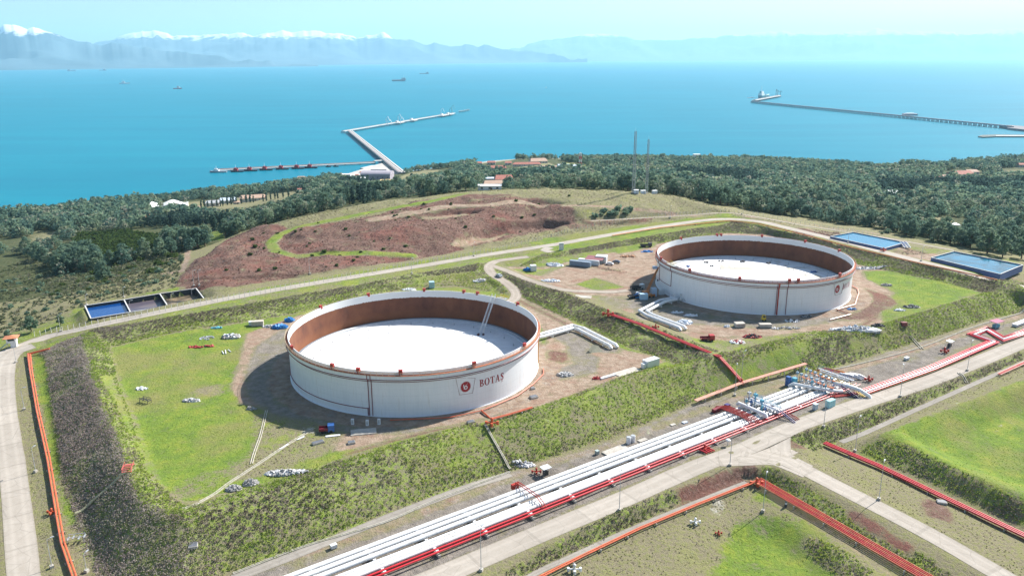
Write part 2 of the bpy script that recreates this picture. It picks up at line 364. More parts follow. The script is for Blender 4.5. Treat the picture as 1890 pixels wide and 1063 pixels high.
# platform surroundings
paint('grass', [(-300,740),(0,620),(120,585),(150,560),(330,530),(400,545),(1010,440),(1340,392),(1480,420),(1900,520),(1900,560),(1360,420),(1010,480),(330,590),(100,650),(-100,700)], .65, 2)
paint('dry', [(150,560),(390,528),(450,535),(410,550),(180,605)], .8, 1)
paint('red', [(1450,420),(1530,428),(1560,440),(1480,436)], .9); paint('dirt', [(1660,455),(1740,462),(1790,470),(1720,482),(1650,470)], .9, 2); paint('red', [(1640,462),(1720,455),(1735,465),(1660,472)], .6)
paint('grass', [(1640,448),(1890,480),(1890,500),(1730,470)], .5)
paint('dirt', [(1370,398),(1500,425),(1700,478),(1890,520)], .6, 1, 1.5)
# left strip and embankments
paint('dry', [(45,660),(62,650),(140,1063),(100,1150),(60,1100)], .8, 2); paint('grass', [(50,655),(75,652),(110,900),(120,960),(105,960),(90,850)], .4, 2)
paint('dry', [(-300,760),(-5,700),(15,1063),(15,1200),(-300,1200)], .8, 2); paint('grass', [(2,760),(14,850),(30,1063),(18,1063)], .6)
paint('dry', [(105,965),(135,960),(170,1063),(140,1100)], .6)
SCR1 = [(70,652),(160,615),(200,640),(220,700),(250,780),(280,860),(320,920),(345,935),(505,888),(714,824),(895,772),(1058,726),(1182,680),(1290,660),(1283,741),(1130,807),(942,867),(710,963),(420,1058),(250,1150),(180,1060),(120,940),(100,800)]
paint('scrub', SCR1, 1, 1)
paint('grass', [(60,655),(85,652),(98,735),(108,800),(118,900),(150,960),(128,975),(112,930),(95,850),(75,740)], 1, 1)
paint('grass', [(175,690),(215,690),(275,850),(340,925),(600,858),(630,840),(500,870),(345,920),(300,900),(262,870),(240,820),(205,745)], .75, 2)
FR = [(700,845),(895,775),(1058,728),(1182,680),(1270,662),(1330,665),(1283,741),(1130,807),(960,862),(900,835),(800,880)]
paint('grass', FR, .6, 3)
paint('grass', [(300,1063),(440,1000),(700,900),(860,840),(940,855),(710,950),(420,1050)], .4, 3)
paint('scrub', [(160,612),(305,588),(530,548),(640,530),(759,507),(905,485),(940,520),(935,545),(843,527),(745,532),(549,578),(322,612),(205,640)], .95, 1)
paint('grass', [(700,520),(860,498),(900,510),(935,545),(843,527),(745,532)], .6, 2)
paint('scrub', [(915,492),(1009,528),(1121,572),(1331,650),(1300,668),(1240,668),(1199,655),(1158,640),(1060,592),(1006,572),(950,545)], .95, 1)
paint('scrub', [(1000,470),(1148,440),(1344,408),(1470,432),(1690,486),(1880,524),(1824,545),(1724,518),(1585,489),(1500,455),(1344,430),(1182,457),(1043,485),(960,492)], .9, 1)
paint('grass', [(1000,478),(1160,452),(1215,446),(1190,460),(1043,488),(960,497)], .7, 1)
SCR2 = [(1290,665),(1331,654),(1487,611),(1632,596),(1822,540),(1890,520),(1890,567),(1656,641),(1538,678),(1440,692),(1283,741)]
paint('scrub', SCR2, 1, 1)
paint('grass', [(1300,690),(1400,645),(1487,620),(1500,650),(1480,680),(1290,735)], .75, 3); paint('grass', [(1560,625),(1690,592),(1720,610),(1640,640),(1560,660)], .65, 3)
# pads
PAD1 = [(203,641),(322,614),(423,600),(549,578),(650,556),(745,534),(843,529),(915,541),(955,546),(1006,572),(1060,592),(1110,618),(1158,640),(1199,655),(1255,672),(1182,682),(1058,726),(895,775),(714,825),(639,842),(505,888),(341,926),(310,905),(283,864),(253,778),(220,700)]
paint('grass', PAD1, 1, 1)
paint('dirt', [(455,615),(520,592),(560,580),(620,700),(560,780),(900,780),(1060,728),(1180,680),(1230,668),(1199,655),(1150,645),(1100,618),(1050,590),(1000,565),(960,548),(940,545),(975,575),(1010,620),(1000,690),(900,760),(700,790),(560,770),(440,745),(425,715),(440,670)], .95, 2)
paint('dirt', [(620,835),(714,815),(895,775),(895,765),(760,790),(660,785),(600,815)], .9, 2)
paint('gravel', [(470,640),(530,600),(540,700),(600,770),(760,775),(900,765),(1000,700),(1010,650),(1060,640),(1110,660),(1100,690),(1010,705),(920,770),(760,800),(600,800),(500,770),(455,730),(450,690)], .75, 3)
paint('gravel', [(1000,610),(1060,605),(1150,645),(1140,652),(1060,648)], .8, 2); paint('dirt', [(1000,640),(1040,640),(1060,670),(1010,690)], .7, 2)
paint('dirt', [(350,720),(420,705),(410,730),(360,740)], .55, 3); paint('dry', [(460,760),(540,770),(640,800),(600,840),(500,870),(430,890),(470,820)], .6, 3)
paint('dry', [(300,900),(500,830),(560,850),(400,905),(335,925)], .35, 3)
PAD2 = [(935,492),(1000,495),(1043,485),(1110,470),(1182,457),(1225,448),(1344,430),(1420,433),(1500,457),(1585,489),(1724,518),(1815,540),(1800,545),(1680,579),(1625,597),(1560,609),(1487,613),(1400,632),(1340,646),(1272,620),(1205,592),(1130,565),(1085,549),(1020,528),(950,502)]
paint('dirt', PAD2, 1, 1)
paint('red', [(1570,610),(1600,596),(1650,568),(1660,556)], .7, 1, 1.6)
paint('red', [(1180,560),(1250,606),(1330,622),(1420,622)], .6, 1, 1.4)
paint('grass', [(1640,500),(1724,516),(1815,540),(1690,578),(1632,596),(1620,570),(1650,540),(1600,515),(1590,500)], 1, 3)
paint('grass', [(1060,525),(1100,512),(1155,530),(1100,537)], .8, 2); paint('grass', [(940,495),(1000,497),(1043,488),(1080,478),(1000,510),(960,505)], .6, 2); paint('grass', [(1085,545),(1110,545),(1150,560),(1130,568)], .6, 2)
paint('grass', [(1260,620),(1350,628),(1480,612),(1500,618),(1400,640),(1335,650)], .6, 2); paint('grass', [(1130,462),(1215,446),(1210,455),(1140,470)], .7, 2)
paint('gravel', [(1160,560),(1180,530),(1220,500),(1230,560),(1400,590),(1560,560),(1570,590),(1450,610),(1300,600),(1180,590)], .7, 3)
paint('gravel', [(1090,548),(1180,545),(1190,565),(1140,572)], .5, 3)
paint('red', [(1060,488),(1110,492),(1180,508),(1120,500)], .75, 2); paint('red', [(1590,530),(1640,545),(1660,560),(1600,590),(1540,590),(1600,565)], .8, 2)
paint('grass', [(1000,440),(1200,412),(1340,397),(1350,412),(1148,445),(1029,467),(1020,462)], .85, 2)
# worn earth right round the tanks
for _T in ((-36.9, 286.4), (119.7, 384.6)):
    rr_ = np.hypot(XX-_T[0], YY-_T[1]); am_ = np.clip((56+3*vnoise(XX, YY, 9, 5)-rr_)/2, 0, 1)
    for k in KINDS_: MK[k] *= (1-am_)
    MK['gravel'] += am_*.42; MK['dirt'] += am_*1.0
    MK['scrub'] *= (rr_ > 50)
# corridor
paint('gravel', [(420,1066),(710,968),(942,872),(1130,812),(1283,746),(1440,697),(1538,682),(1656,645),(1900,570),(2100,510),(2100,545),(1890,620),(1728,680),(1591,728),(1472,770),(1372,815),(1280,845),(1000,965),(800,1050),(700,1130),(400,1150)], 1, 1)
paint('dry', [(560,1010),(850,905),(900,900),(700,985),(500,1080)], .5, 3); paint('dry', [(700,1060),(1000,930),(1200,865),(1400,805),(1500,775),(1490,765),(1300,830),(1000,950),(800,1040)], .35, 3)
paint('dry', [(1290,742),(1440,697),(1500,690),(1480,715),(1380,735)], .5, 3)
paint('grass', [(1660,700),(1760,645),(1890,590),(1890,606),(1740,665)], .45, 3); paint('grass', [(1640,668),(1700,650),(1690,668)], .4, 3)
paint('dirt', [(420,1066),(710,975),(860,915),(990,862),(1130,822),(1283,762),(1400,722),(1500,700)], .55, 1, 2.2)
paint('dirt', [(1500,698),(1600,672),(1700,642),(1800,608),(1900,575)], .75, 1, 2.4)
# south side of the main road
paint('dry', [(880,1070),(1133,945),(1341,862),(1400,850),(1440,855),(1740,1063),(1800,1150),(900,1200)], 1, 1)
paint('red', [(1240,905),(1340,866),(1385,852),(1400,885),(1300,925),(1230,950)], .95, 2)
paint('dry', [(1090,1100),(1200,1030),(1330,935),(1400,915),(1360,960),(1250,1063)], .5, 2)
paint('sand', [(1310,925),(1350,915),(1340,950),(1310,960)], .5, 2)
paint('grass', [(1400,900),(1500,965),(1620,1040),(1690,1100),(1640,1120),(1560,1050),(1440,935),(1380,925)], .8, 2)
paint('grass', [(1300,1075),(1340,1000),(1360,960),(1400,945),(1450,955),(1520,1000),(1580,1080)], .95, 3)
paint('scrub', [(1420,862),(1560,940),(1700,1020),(1780,1080),(1740,1090),(1600,1000),(1450,915),(1400,885)], .85, 1)
paint('scrub', [(1480,985),(1560,1015),(1620,1060),(1560,1070),(1500,1030)], .7, 2)
paint('dirt', [(1440,930),(1530,980),(1640,1060)], .6, 1, 1.2)
paint('red', [(1560,930),(1700,1010),(1680,1030),(1560,960)], .85, 2)
paint('dry', [(1440,800),(1500,790),(1656,735),(1890,645),(2100,570),(2100,620),(1890,690),(1632,800),(1578,835),(1890,980),(1950,1070),(1890,1070),(1560,885),(1460,840)], 1, 1)
paint('red', [(1440,805),(1500,795),(1560,815),(1510,835),(1460,830)], .8, 2); paint('red', [(1690,910),(1750,930),(1770,970),(1700,950)], .8, 3); paint('red', [(1520,810),(1640,765),(1640,772),(1550,815)], .4, 2)
paint('grass', [(1578,836),(1632,797),(1890,700),(2100,640),(2100,1000),(1890,973),(1745,905)], 1, 1)
paint('scrub', [(1585,832),(1632,806),(1687,824),(1779,870),(1890,925),(1890,970),(1745,903)], .7, 2); paint('red', [(1730,880),(1800,905),(1850,945),(1760,905)], .7, 3)
paint('scrub', [(1700,775),(1800,742),(1890,712),(1890,725),(1760,770)], .3, 2)
paint('red', [(960,556),(1010,580),(1060,606),(1110,640)], .7, 1, 2.0); paint('red', [(1010,645),(1050,650),(1045,672),(1005,665)], .8, 2); paint('red', [(640,838),(720,815),(820,790),(895,774)], .65, 1, 1.5); paint('sand', [(520,775),(560,785),(600,800),(560,800)], .6, 2)
paint('scrub', [(1450,806),(1500,794),(1656,737),(1780,694),(1890,647),(1890,664),(1810,698),(1600,792),(1545,815),(1500,835)], .8, 1); paint('scrub', [(900,1066),(1010,1006),(1133,948),(1240,903),(1262,922),(1167,966),(1075,1010),(975,1062)], .75, 1)
MK['forest'] = MK['forest']*(H > .3)
sm = np.clip((2.2-H)/1.5, 0, 1)*(YY > 700)
for k in KINDS_: MK[k] *= (1-sm)
MK['sand'] += sm*(H > -2)
# natural relief
am = .05+.1*MK['grass']+.35*MK['scrub']+.9*MK['red']*(YY > 380)+.5*MK['dry']*(YY > 330)+.1*MK['dry']+1.5*MK['forest']
H = H+am*fbm(XX, YY, 9, 3)*1.3+(MK['red']*(YY > 400))*(fbm(XX, YY, 34, 21)*3.2)+MK['scrub']*fbm(XX, YY, 2.6, 40, 2)*.5
BQ = [atz(*q, 100.6)[:2] for q in ((157,565),(168,589),(379,555),(362,533))]; bc = sum(BQ)/4
pit = wpoly_mask([bc+(q-bc)*1.0 for q in BQ]); rim = blur(wpoly_mask([bc+(q-bc)*1.05+np.sign(q-bc)*1.5 for q in BQ]), 5)
H = H*(1-rim)+100.5*rim; H = np.where(pit > .5, 96., H)
for rq, rzz in ((((1532.7,436.5),(1632.6,458.5),(1671.6,447.7),(1575,428.7)), 107.2), (((1719,475.5),(1846,506),(1888,489),(1761,464)), 107.6)):
    RQ = [atz(*q, rzz)[:2] for q in rq]; rm = blur(wpoly_mask(RQ), 3); H = H*(1-rm)+np.minimum(H, rzz-1.6)*rm
# quarry scarps on the hill
for pl, dep in (([(840,452),(860,430),(905,418),(960,412),(1010,405),(1052,408),(1010,418),(940,432),(900,445)], 4.5), ([(760,398),(830,384),(890,386),(850,396),(790,404)], 2.5), ([(970,370),(1010,368),(1045,374),(1000,378)], 3)):
    H = H-blur(poly_mask(pl), 2)*dep
lm = np.clip((XX-48)/15, 0, 1)*np.clip((178-XX)/15, 0, 1)*np.clip((240-YY)/8, 0, 1)
Hs = H.copy()
for _ in range(5):
    q = np.pad(Hs, 1, mode='edge'); Hs = (q[:-2, 1:-1]+q[2:, 1:-1]+q[1:-1, :-2]+q[1:-1, 2:]+2*q[1:-1, 1:-1])/6
H = H*(1-lm)+Hs*lm
for cx, cy, z in ((-36.9, 286.4, 100.), (119.7, 384.6, 102.4)):
    r = np.hypot(XX-cx, YY-cy); q = np.clip((53-r)/4, 0, 1); H = H*(1-q)+z*q
# ------------------------------------------------------------------ roads: level the land under them, then lay the slabs
def grade(W, wd, H, fall=2.5):
    W = np.array(W)
    rz = np.full((NY, NX), 0.); best = np.full((NY, NX), 1e9)
    for a, b in zip(W[:-1], W[1:]):
        lo = np.minimum(a, b)[:2]-wd-fall-3; hi = np.maximum(a, b)[:2]+wd+fall+3
        i0, i1 = np.searchsorted(GX, [lo[0], hi[0]]); j0, j1 = np.searchsorted(GY, [lo[1], hi[1]])
        X, Y = XX[j0:j1, i0:i1], YY[j0:j1, i0:i1]; d = (b-a)[:2]
        t = np.clip(((X-a[0])*d[0]+(Y-a[1])*d[1])/(d@d+1e-9), 0, 1)
        r = np.hypot(X-a[0]-t*d[0], Y-a[1]-t*d[1]); z = a[2]+t*(b[2]-a[2])
        k = r < best[j0:j1, i0:i1]; best[j0:j1, i0:i1][k] = r[k]; rz[j0:j1, i0:i1][k] = z[k]
    q = np.clip((wd+fall-best)/fall, 0, 1); q = q*q*(3-2*q); return H*(1-q)+rz*q
def curve(pts, step=3.0):                  # smooth world path through ground places
    W = np.array([at(*p) for p in pts]); k = len(W); out = []
    Wp = np.vstack([2*W[0]-W[1], W, 2*W[-1]-W[-2]])
    for i in range(k-1):
        p0, p1, p2, p3 = Wp[i:i+4]; n = max(2, int(np.hypot(*(p2-p1)[:2])/step))
        for j in range(n):
            t = j/n; out.append(.5*(2*p1+(p2-p0)*t+(2*p0-5*p1+4*p2-p3)*t*t+(3*p1-p0-3*p2+p3)*t**3))
    out.append(W[-1]); out = np.array(out)
    z = out[:, 2].copy()
    for _ in range(6): z[1:-1] = (z[:-2]+z[1:-1]*2+z[2:])/4
    out[:, 2] = z; return out
ROADS = []
def road(name, pts, wd, lift, mat, label=None):
    global H
    W = curve(pts); H = grade(W, wd/2+1.0, H); ROADS.append((name, W, wd, lift, mat, label))
road('road', [(640,1130),(800,1067),(1000,983),(1150,921),(1280,864),(1372,829),(1472,785),(1591,744),(1728,698),(1890,632),(2080,552)], 7.4, .05, 'c')
road('road', [(1325,852),(1375,850),(1430,852),(1490,874)], 6, .06, 'c')
road('road', [(1440,800),(1440,822),(1446,842),(1490,866)], 6.5, .065, 'c')
road('road', [(1376,833),(1430,845),(1475,862),(1560,905),(1700,977),(1820,1045),(1900,1092)], 6.6, .07, 'c')
road('road', [(-140,700),(-30,668),(30,642),(90,622),(149,607),(247,586),(330,569),(480,540),(640,513),(800,487),(900,470),(1015,453),(1100,438),(1200,421),(1290,408),(1345,404.5),(1400,409),(1450,420),(1568,449),(1700,483),(1800,508),(1890,531),(2040,572)], 6.8, .05, 'c')
road('road', [(62,638),(22,655),(8,690),(10,760),(24,870),(34,960),(44,1063),(52,1150)], 7.2, .07, 'c')
road('road', [(1016,457),(1005,462),(1022,466)], 5.5, .07, 'c')
road('road', [(975,474),(945,478),(915,483),(902,492),(908,505),(925,516),(945,530),(953,543),(949,553),(936,560)], 5.6, .06, 't')
road('road', [(904,490),(912,492),(935,500),(972,515),(1008,527),(1046,536),(1090,538),(1130,539),(1158,536)], 4.6, .09, 't')
road('road', [(1392,846),(1425,838),(1452,826)], 8.5, .055, 'c')
road('path', [(930,1100),(985,1060),(1075,1018),(1167,976),(1290,925),(1378,890)], 2.0, .05, 'g')
road('path', [(1552,816),(1600,797),(1700,752),(1810,703),(1900,664)], 2.2, .05, 'g')
road('track', [(430,1068),(560,1018),(710,957),(860,900),(942,875)], 3.4, .05, 'g')
road('track', [(1090,408),(1250,399),(1340,393),(1400,401),(1470,414),(1560,428),(1640,440),(1760,462)], 2.6, .05, 't')
H1 = H.copy()
def ground_material():
    m, n, l, b = newmat('ground_cover')
    p = geopos(n)
    a1 = n.new('ShaderNodeAttribute'); a1.attribute_name = 'cover_a'; a2 = n.new('ShaderNodeAttribute'); a2.attribute_name = 'cover_b'
    s1 = n.new('ShaderNodeSeparateColor'); l.new(a1.outputs['Color'], s1.inputs[0]); s2 = n.new('ShaderNodeSeparateColor'); l.new(a2.outputs['Color'], s2.inputs[0])
    f1 = noise(n, l, .9, 6, .7, p); f2 = noise(n, l, .13, 6, .65, p); f3 = noise(n, l, 3.1, 4, .7, p); f4 = noise(n, l, .035, 5, .6, p); f5 = noise(n, l, .32, 5, .7, p)
    vz = n.new('ShaderNodeTexVoronoi'); vz.inputs['Scale'].default_value = .55; l.new(p, vz.inputs['Vector'])
    def edge(mask, k=1.1):                # ragged border
        e = mth(n, l, 'MULTIPLY', mth(n, l, 'SUBTRACT', f5, .5), k); e = mth(n, l, 'ADD', e, mth(n, l, 'MULTIPLY', mth(n, l, 'SUBTRACT', f1, .5), k))
        e = mth(n, l, 'ADD', e, mth(n, l, 'MULTIPLY', mth(n, l, 'SUBTRACT', f2, .5), 1.6*k)); e = mth(n, l, 'ADD', mask, e); return mth(n, l, 'MULTIPLY', mth(n, l, 'SUBTRACT', e, .38), 2.4, True)
    dry = ramp(n, l, f1, [(.3, (.14, .125, .075)), (.48, (.25, .22, .14)), (.6, (.20, .205, .075)), (.75, (.36, .31, .225))])
    dry = mixc(n, l, ramp(n, l, f2, [(.5, (0, 0, 0)), (.66, (.5, .5, .5))]), dry, (.24, .25, .08))
    grass = ramp(n, l, f2, [(.3, (.10, .175, .03)), (.5, (.185, .265, .037)), (.62, (.26, .30, .045)), (.76, (.32, .29, .09))])
    grass = mixc(n, l, ramp(n, l, f1, [(.4, (0, 0, 0)), (.7, (.75, .75, .75))]), grass, (.10, .165, .03))
    grass = mixc(n, l, ramp(n, l, f4, [(.47, (0, 0, 0)), (.62, (.7, .7, .7))]), grass, (.235, .215, .085))
    grass = mixc(n, l, ramp(n, l, f5, [(.56, (0, 0, 0)), (.7, (.5, .5, .5))]), grass, (.24, .22, .10))
    grass = mixc(n, l, ramp(n, l, f3, [(.55, (0, 0, 0)), (.75, (.4, .4, .4))]), grass, (.30, .29, .10))
    scrub = ramp(n, l, f1, [(.3, (.17, .155, .095)), (.43, (.25, .225, .15)), (.53, (.22, .27, .07)), (.7, (.27, .35, .06))])
    red = ramp(n, l, f1, [(.28, (.075, .042, .034)), (.45, (.14, .078, .06)), (.58, (.20, .125, .098)), (.75, (.31, .235, .20))])
    red = mixc(n, l, ramp(n, l, f4, [(.5, (0, 0, 0)), (.64, (.6, .6, .6))]), red, (.22, .085, .066))
    red = mixc(n, l, ramp(n, l, f2, [(.56, (0, 0, 0)), (.68, (.6, .6, .6))]), red, (.20, .20, .11))
    dirt = ramp(n, l, f5, [(.3, (.21, .145, .10)), (.5, (.33, .245, .18)), (.72, (.44, .355, .275))])
    dirt = mixc(n, l, ramp(n, l, f2, [(.5, (0, 0, 0)), (.68, (.75, .75, .75))]), dirt, (.28, .155, .11))
    grav = ramp(n, l, f5, [(.3, (.135, .12, .105)), (.5, (.225, .20, .175)), (.72, (.34, .30, .255))])
    grav = mixc(n, l, ramp(n, l, f2, [(.5, (0, 0, 0)), (.7, (.5, .5, .5))]), grav, (.26, .22, .17))
    fore = ramp(n, l, f5, [(.3, (.035, .05, .02)), (.5, (.07, .085, .035)), (.7, (.13, .12, .06))])
    sand = ramp(n, l, f5, [(.3, (.35, .33, .29)), (.7, (.5, .47, .42))])
    c = dry
    for mask, col in ((s2.outputs[1], fore), (s1.outputs[2], red), (a1.outputs['Alpha'], dirt), (s2.outputs[0], grav), (s1.outputs[0], grass), (s1.outputs[1], scrub), (s2.outputs[2], sand)):
        c = mixc(n, l, edge(mask), c, col)
    l.new(c, b.inputs['Base Color']); b.inputs['Roughness'].default_value = .95; b.inputs['Specular IOR Level'].default_value = .15
    h = mth(n, l, 'ADD', f1, mth(n, l, 'MULTIPLY', f3, .5)); bump(n, l, b, h, .8, .7)
    return m
idx = np.arange(NX*NY).reshape(NY, NX)
Fq = np.stack([idx[:-1, :-1], idx[:-1, 1:], idx[1:, 1:], idx[1:, :-1]], -1).reshape(-1, 4)
ground = npmesh('ground', np.stack([XX, YY, H], -1).reshape(-1, 3), Fq, ground_material(), smooth=True)
tag(ground, kind='structure')
for nm, ks in (('cover_a', ('grass', 'scrub', 'red', 'dirt')), ('cover_b', ('gravel', 'forest', 'sand', 'dry'))):
    A = ground.data.color_attributes.new(nm, 'FLOAT_COLOR', 'POINT')
    A.data.foreach_set('color', np.clip(np.stack([MK[k] for k in ks], -1), 0, 1).astype(np.float32).ravel())
def hz(x, y): return float(hat(H, np.array([x]), np.array([y]))[0])
def road_mat(name, a, b_, patch, edge=.5):
    m, n, l, b = newmat(name); p = geopos(n)
    f = noise(n, l, .25, 6, .7, p); g = noise(n, l, 1.6, 5, .7, p); k = noise(n, l, .05, 4, .6, p)
    c = ramp(n, l, f, [(.3, a), (.7, b_)]); c = mixc(n, l, ramp(n, l, g, [(.45, (0, 0, 0)), (.7, (.45, .45, .45))]), c, patch)
    c = mixc(n, l, ramp(n, l, k, [(.5, (0, 0, 0)), (.65, (.35, .35, .35))]), c, [x*.78 for x in a])
    uv = n.new('ShaderNodeUVMap'); sp = n.new('ShaderNodeSeparateXYZ'); l.new(uv.outputs[0], sp.inputs[0])
    # wheel tracks: slightly paler bands along the lane, dirty verges
    w_ = mth(n, l, 'ABSOLUTE', mth(n, l, 'SUBTRACT', mth(n, l, 'ABSOLUTE', mth(n, l, 'SUBTRACT', sp.outputs[0], .5)), .22))
    tr = mth(n, l, 'MULTIPLY', mth(n, l, 'SUBTRACT', .11, w_), 4, True); c = mixc(n, l, tr, c, [min(1, x*1.15) for x in b_])
    e = mth(n, l, 'ABSOLUTE', mth(n, l, 'SUBTRACT', sp.outputs[0], .5)); e = mth(n, l, 'ADD', e, mth(n, l, 'MULTIPLY', mth(n, l, 'SUBTRACT', g, .5), .12))
    e = mth(n, l, 'MULTIPLY', mth(n, l, 'SUBTRACT', e, .43), 12, True); c = mixc(n, l, mth(n, l, 'MULTIPLY', e, edge), c, (.17, .15, .10))
    sl = mth(n, l, 'DIVIDE', sp.outputs[1], 1.6); wn_ = n.new('ShaderNodeTexWhiteNoise'); wn_.noise_dimensions = '1D'; l.new(mth(n, l, 'FLOOR', sl), wn_.inputs['W']); c = mixc(n, l, mth(n, l, 'MULTIPLY', wn_.outputs[0], .32), c, [x*.84 for x in a])
    jt = mth(n, l, 'MULTIPLY', mth(n, l, 'LESS_THAN', mth(n, l, 'FRACT', sl), .05), .3); c = mixc(n, l, jt, c, (.2, .18, .15))
    vo = n.new('ShaderNodeTexVoronoi'); vo.feature = 'DISTANCE_TO_EDGE'; vo.inputs['Scale'].default_value = .16; l.new(p, vo.inputs['Vector']); ck = mth(n, l, 'MULTIPLY', mth(n, l, 'LESS_THAN', vo.outputs['Distance'], .012), mth(n, l, 'MULTIPLY', k, .5)); c = mixc(n, l, ck, c, (.13, .115, .10))
    l.new(c, b.inputs['Base Color']); b.inputs['Roughness'].default_value = .9; b.inputs['Specular IOR Level'].default_value = .2; bump(n, l, b, g, .25, .1); return m
def ribbon(name, W, wd, lift, mat, smooth=1, thick=.25):
    V = []; U = []; n = len(W); m = 5
    for i in range(n):
        a, b = W[max(i-1, 0)], W[min(i+1, n-1)]; d = (b-a)[:2]; d = d/np.hypot(*d); nn = np.array([-d[1], d[0]])
        w2 = wd*(1+.05*vnoise(np.array([W[i][0]]), np.array([W[i][1]]), 7, 5)[0])
        for j in range(m):
            q = W[i][:2]+nn*(.5-j/(m-1))*w2; z = float(hat(H, q[0:1], q[1:2])[0]); V.append((q[0], q[1], max(z, W[i][2]-.15)+lift))
        for s in (1, -1): q = W[i][:2]+nn*s*.5*w2; V.append((q[0], q[1], V[i*(m+2)+(0 if s > 0 else m-1)][2]-thick))
    Fs = []; k = m+2
    for i in range(n-1):
        A, B = i*k, (i+1)*k
        for j in range(m-1): Fs.append((A+j, A+j+1, B+j+1, B+j))
        Fs.append((A+m, A, B, B+m)); Fs.append((A+m-1, A+m+1, B+m+1, B+m-1))
    o = npmesh(name, V, Fs, mat); uv = o.data.uv_layers.new(name='UVMap'); L_ = np.zeros(len(Fs)*4, int); o.data.loops.foreach_get('vertex_index', L_)
    j = L_ % k; u = np.where(j < m, j/(m-1), np.where(j == m, 0, 1)); v = (L_//k)*.3
    uv.data.foreach_set('uv', np.stack([u, v], -1).astype(np.float32).ravel()); return o
CONC = road_mat('road_concrete', (.36, .32, .27), (.45, .405, .35), (.30, .265, .22))
TRACK = road_mat('track_gravel', (.32, .27, .22), (.42, .37, .31), (.25, .21, .16), .9)
GRVT = road_mat('track_grey', (.26, .235, .205), (.36, .33, .29), (.2, .19, .15), .9)
for nm, W, wd, lift, mt, lb in ROADS:
    tag(ribbon(nm, W, wd, lift, {'c': CONC, 't': TRACK, 'g': GRVT}[mt]), kind='structure')
# ------------------------------------------------------------------ sea
m, n, l, b = newmat('sea_water'); p = geopos(n)
fa = noise(n, l, .0011, 5, .55, p); fb = noise(n, l, .02, 5, .7, p)
mp = n.new('ShaderNodeMapping'); mp.inputs['Scale'].default_value = (.05, .16, 1); l.new(p, mp.inputs[0]); fc = noise(n, l, 1, 4, .7, mp.outputs[0])
c = ramp(n, l, fa, [(.3, (.0, .16, .235)), (.7, (.0, .195, .28))]); c = mixc(n, l, ramp(n, l, fb, [(.4, (0, 0, 0)), (.75, (.3, .3, .3))]), c, (.0,.20,.27))
mp2 = n.new('ShaderNodeMapping'); mp2.inputs['Scale'].default_value = (.0012, .0075, 1); mp2.inputs['Rotation'].default_value = (0, 0, .35); l.new(p, mp2.inputs[0]); fd = noise(n, l, 1, 6, .65, mp2.outputs[0], .4)
c = mixc(n, l, ramp(n, l, fd, [(.48, (0, 0, 0)), (.68, (.55, .55, .55))]), c, (.003, .225, .30)); c = mixc(n, l, ramp(n, l, fd, [(.28, (.5, .5, .5)), (.45, (0, 0, 0))]), c, (.0, .14, .22))
l.new(c, b.inputs['Base Color']); b.inputs['Roughness'].default_value = .38; b.inputs['IOR'].default_value = 1.33; b.inputs['Specular IOR Level'].default_value = .1
bump(n, l, b, fc, .25, 1.2)
WATER = m
sea = MB().add([(-70000, 500, 0), (70000, 500, 0), (70000, 42000, 0), (-70000, 42000, 0)], [(0, 1, 2, 3)]).build('sea', m); tag(sea, kind='structure')
# ------------------------------------------------------------------ mountains across the gulf: real relief
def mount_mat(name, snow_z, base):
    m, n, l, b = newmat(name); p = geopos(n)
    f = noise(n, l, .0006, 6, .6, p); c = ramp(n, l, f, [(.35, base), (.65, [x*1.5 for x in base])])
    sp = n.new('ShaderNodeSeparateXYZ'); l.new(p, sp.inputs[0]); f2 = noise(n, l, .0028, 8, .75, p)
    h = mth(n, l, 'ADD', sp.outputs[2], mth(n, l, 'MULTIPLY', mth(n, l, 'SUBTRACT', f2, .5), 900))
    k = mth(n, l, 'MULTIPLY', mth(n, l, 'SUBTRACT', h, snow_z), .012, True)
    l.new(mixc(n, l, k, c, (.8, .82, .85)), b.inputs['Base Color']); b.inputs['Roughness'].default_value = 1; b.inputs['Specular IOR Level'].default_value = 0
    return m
def mountains(prof, shore, D, back, mat, seed, foot=None):
    px = np.array([q[0] for q in prof], float); nx = int((px[-1]-px[0])/2.5); xs = np.linspace(px[0], px[-1], nx)
    py = np.interp(xs, px, [q[1] for q in prof]); py = py+fbm(xs, xs*0+seed, 30, seed+50, 6)*9+1; sh = np.interp(xs, [q[0] for q in shore], [q[1] for q in shore]); V = []
    m = 46; U, W = np.meshgrid(xs, np.linspace(0, 1, m))
    zr = np.array([atd(a, b_, D)[2] for a, b_ in zip(xs, py)])
    for j in range(m):
        t = j/(m-1)
        for i in range(nx):
            if t < .62: q = t/.62; d = sh[i]+(D-sh[i])*q; k = q**1.25
            else: q = (t-.62)/.38; d = D+back*q; k = 1-q*1.02
            r = ray(xs[i], 300.); V.append((r[0]/r[1]*d, d, k*zr[i]))
    V = np.array(V); n1 = 1-np.abs(fbm(V[:, 0], V[:, 1]*1.3, 4200, seed, 5))*2.2; env = np.sin(np.clip(np.repeat(np.linspace(0, 1, m), nx)/.62, 0, 1)*math.pi)
    V[:, 2] = V[:, 2]*(1+env*(n1-.75)*.95)+fbm(V[:, 0], V[:, 1], 900, seed+9, 3)*V[:, 2]*.05
    V[:nx, 2] = -5
    ix = np.arange(m*nx).reshape(m, nx); Fm = np.stack([ix[:-1, :-1], ix[:-1, 1:], ix[1:, 1:], ix[1:, :-1]], -1).reshape(-1, 4)
    return tag(npmesh('mountains', V, Fm, mat, smooth=True), kind='structure')
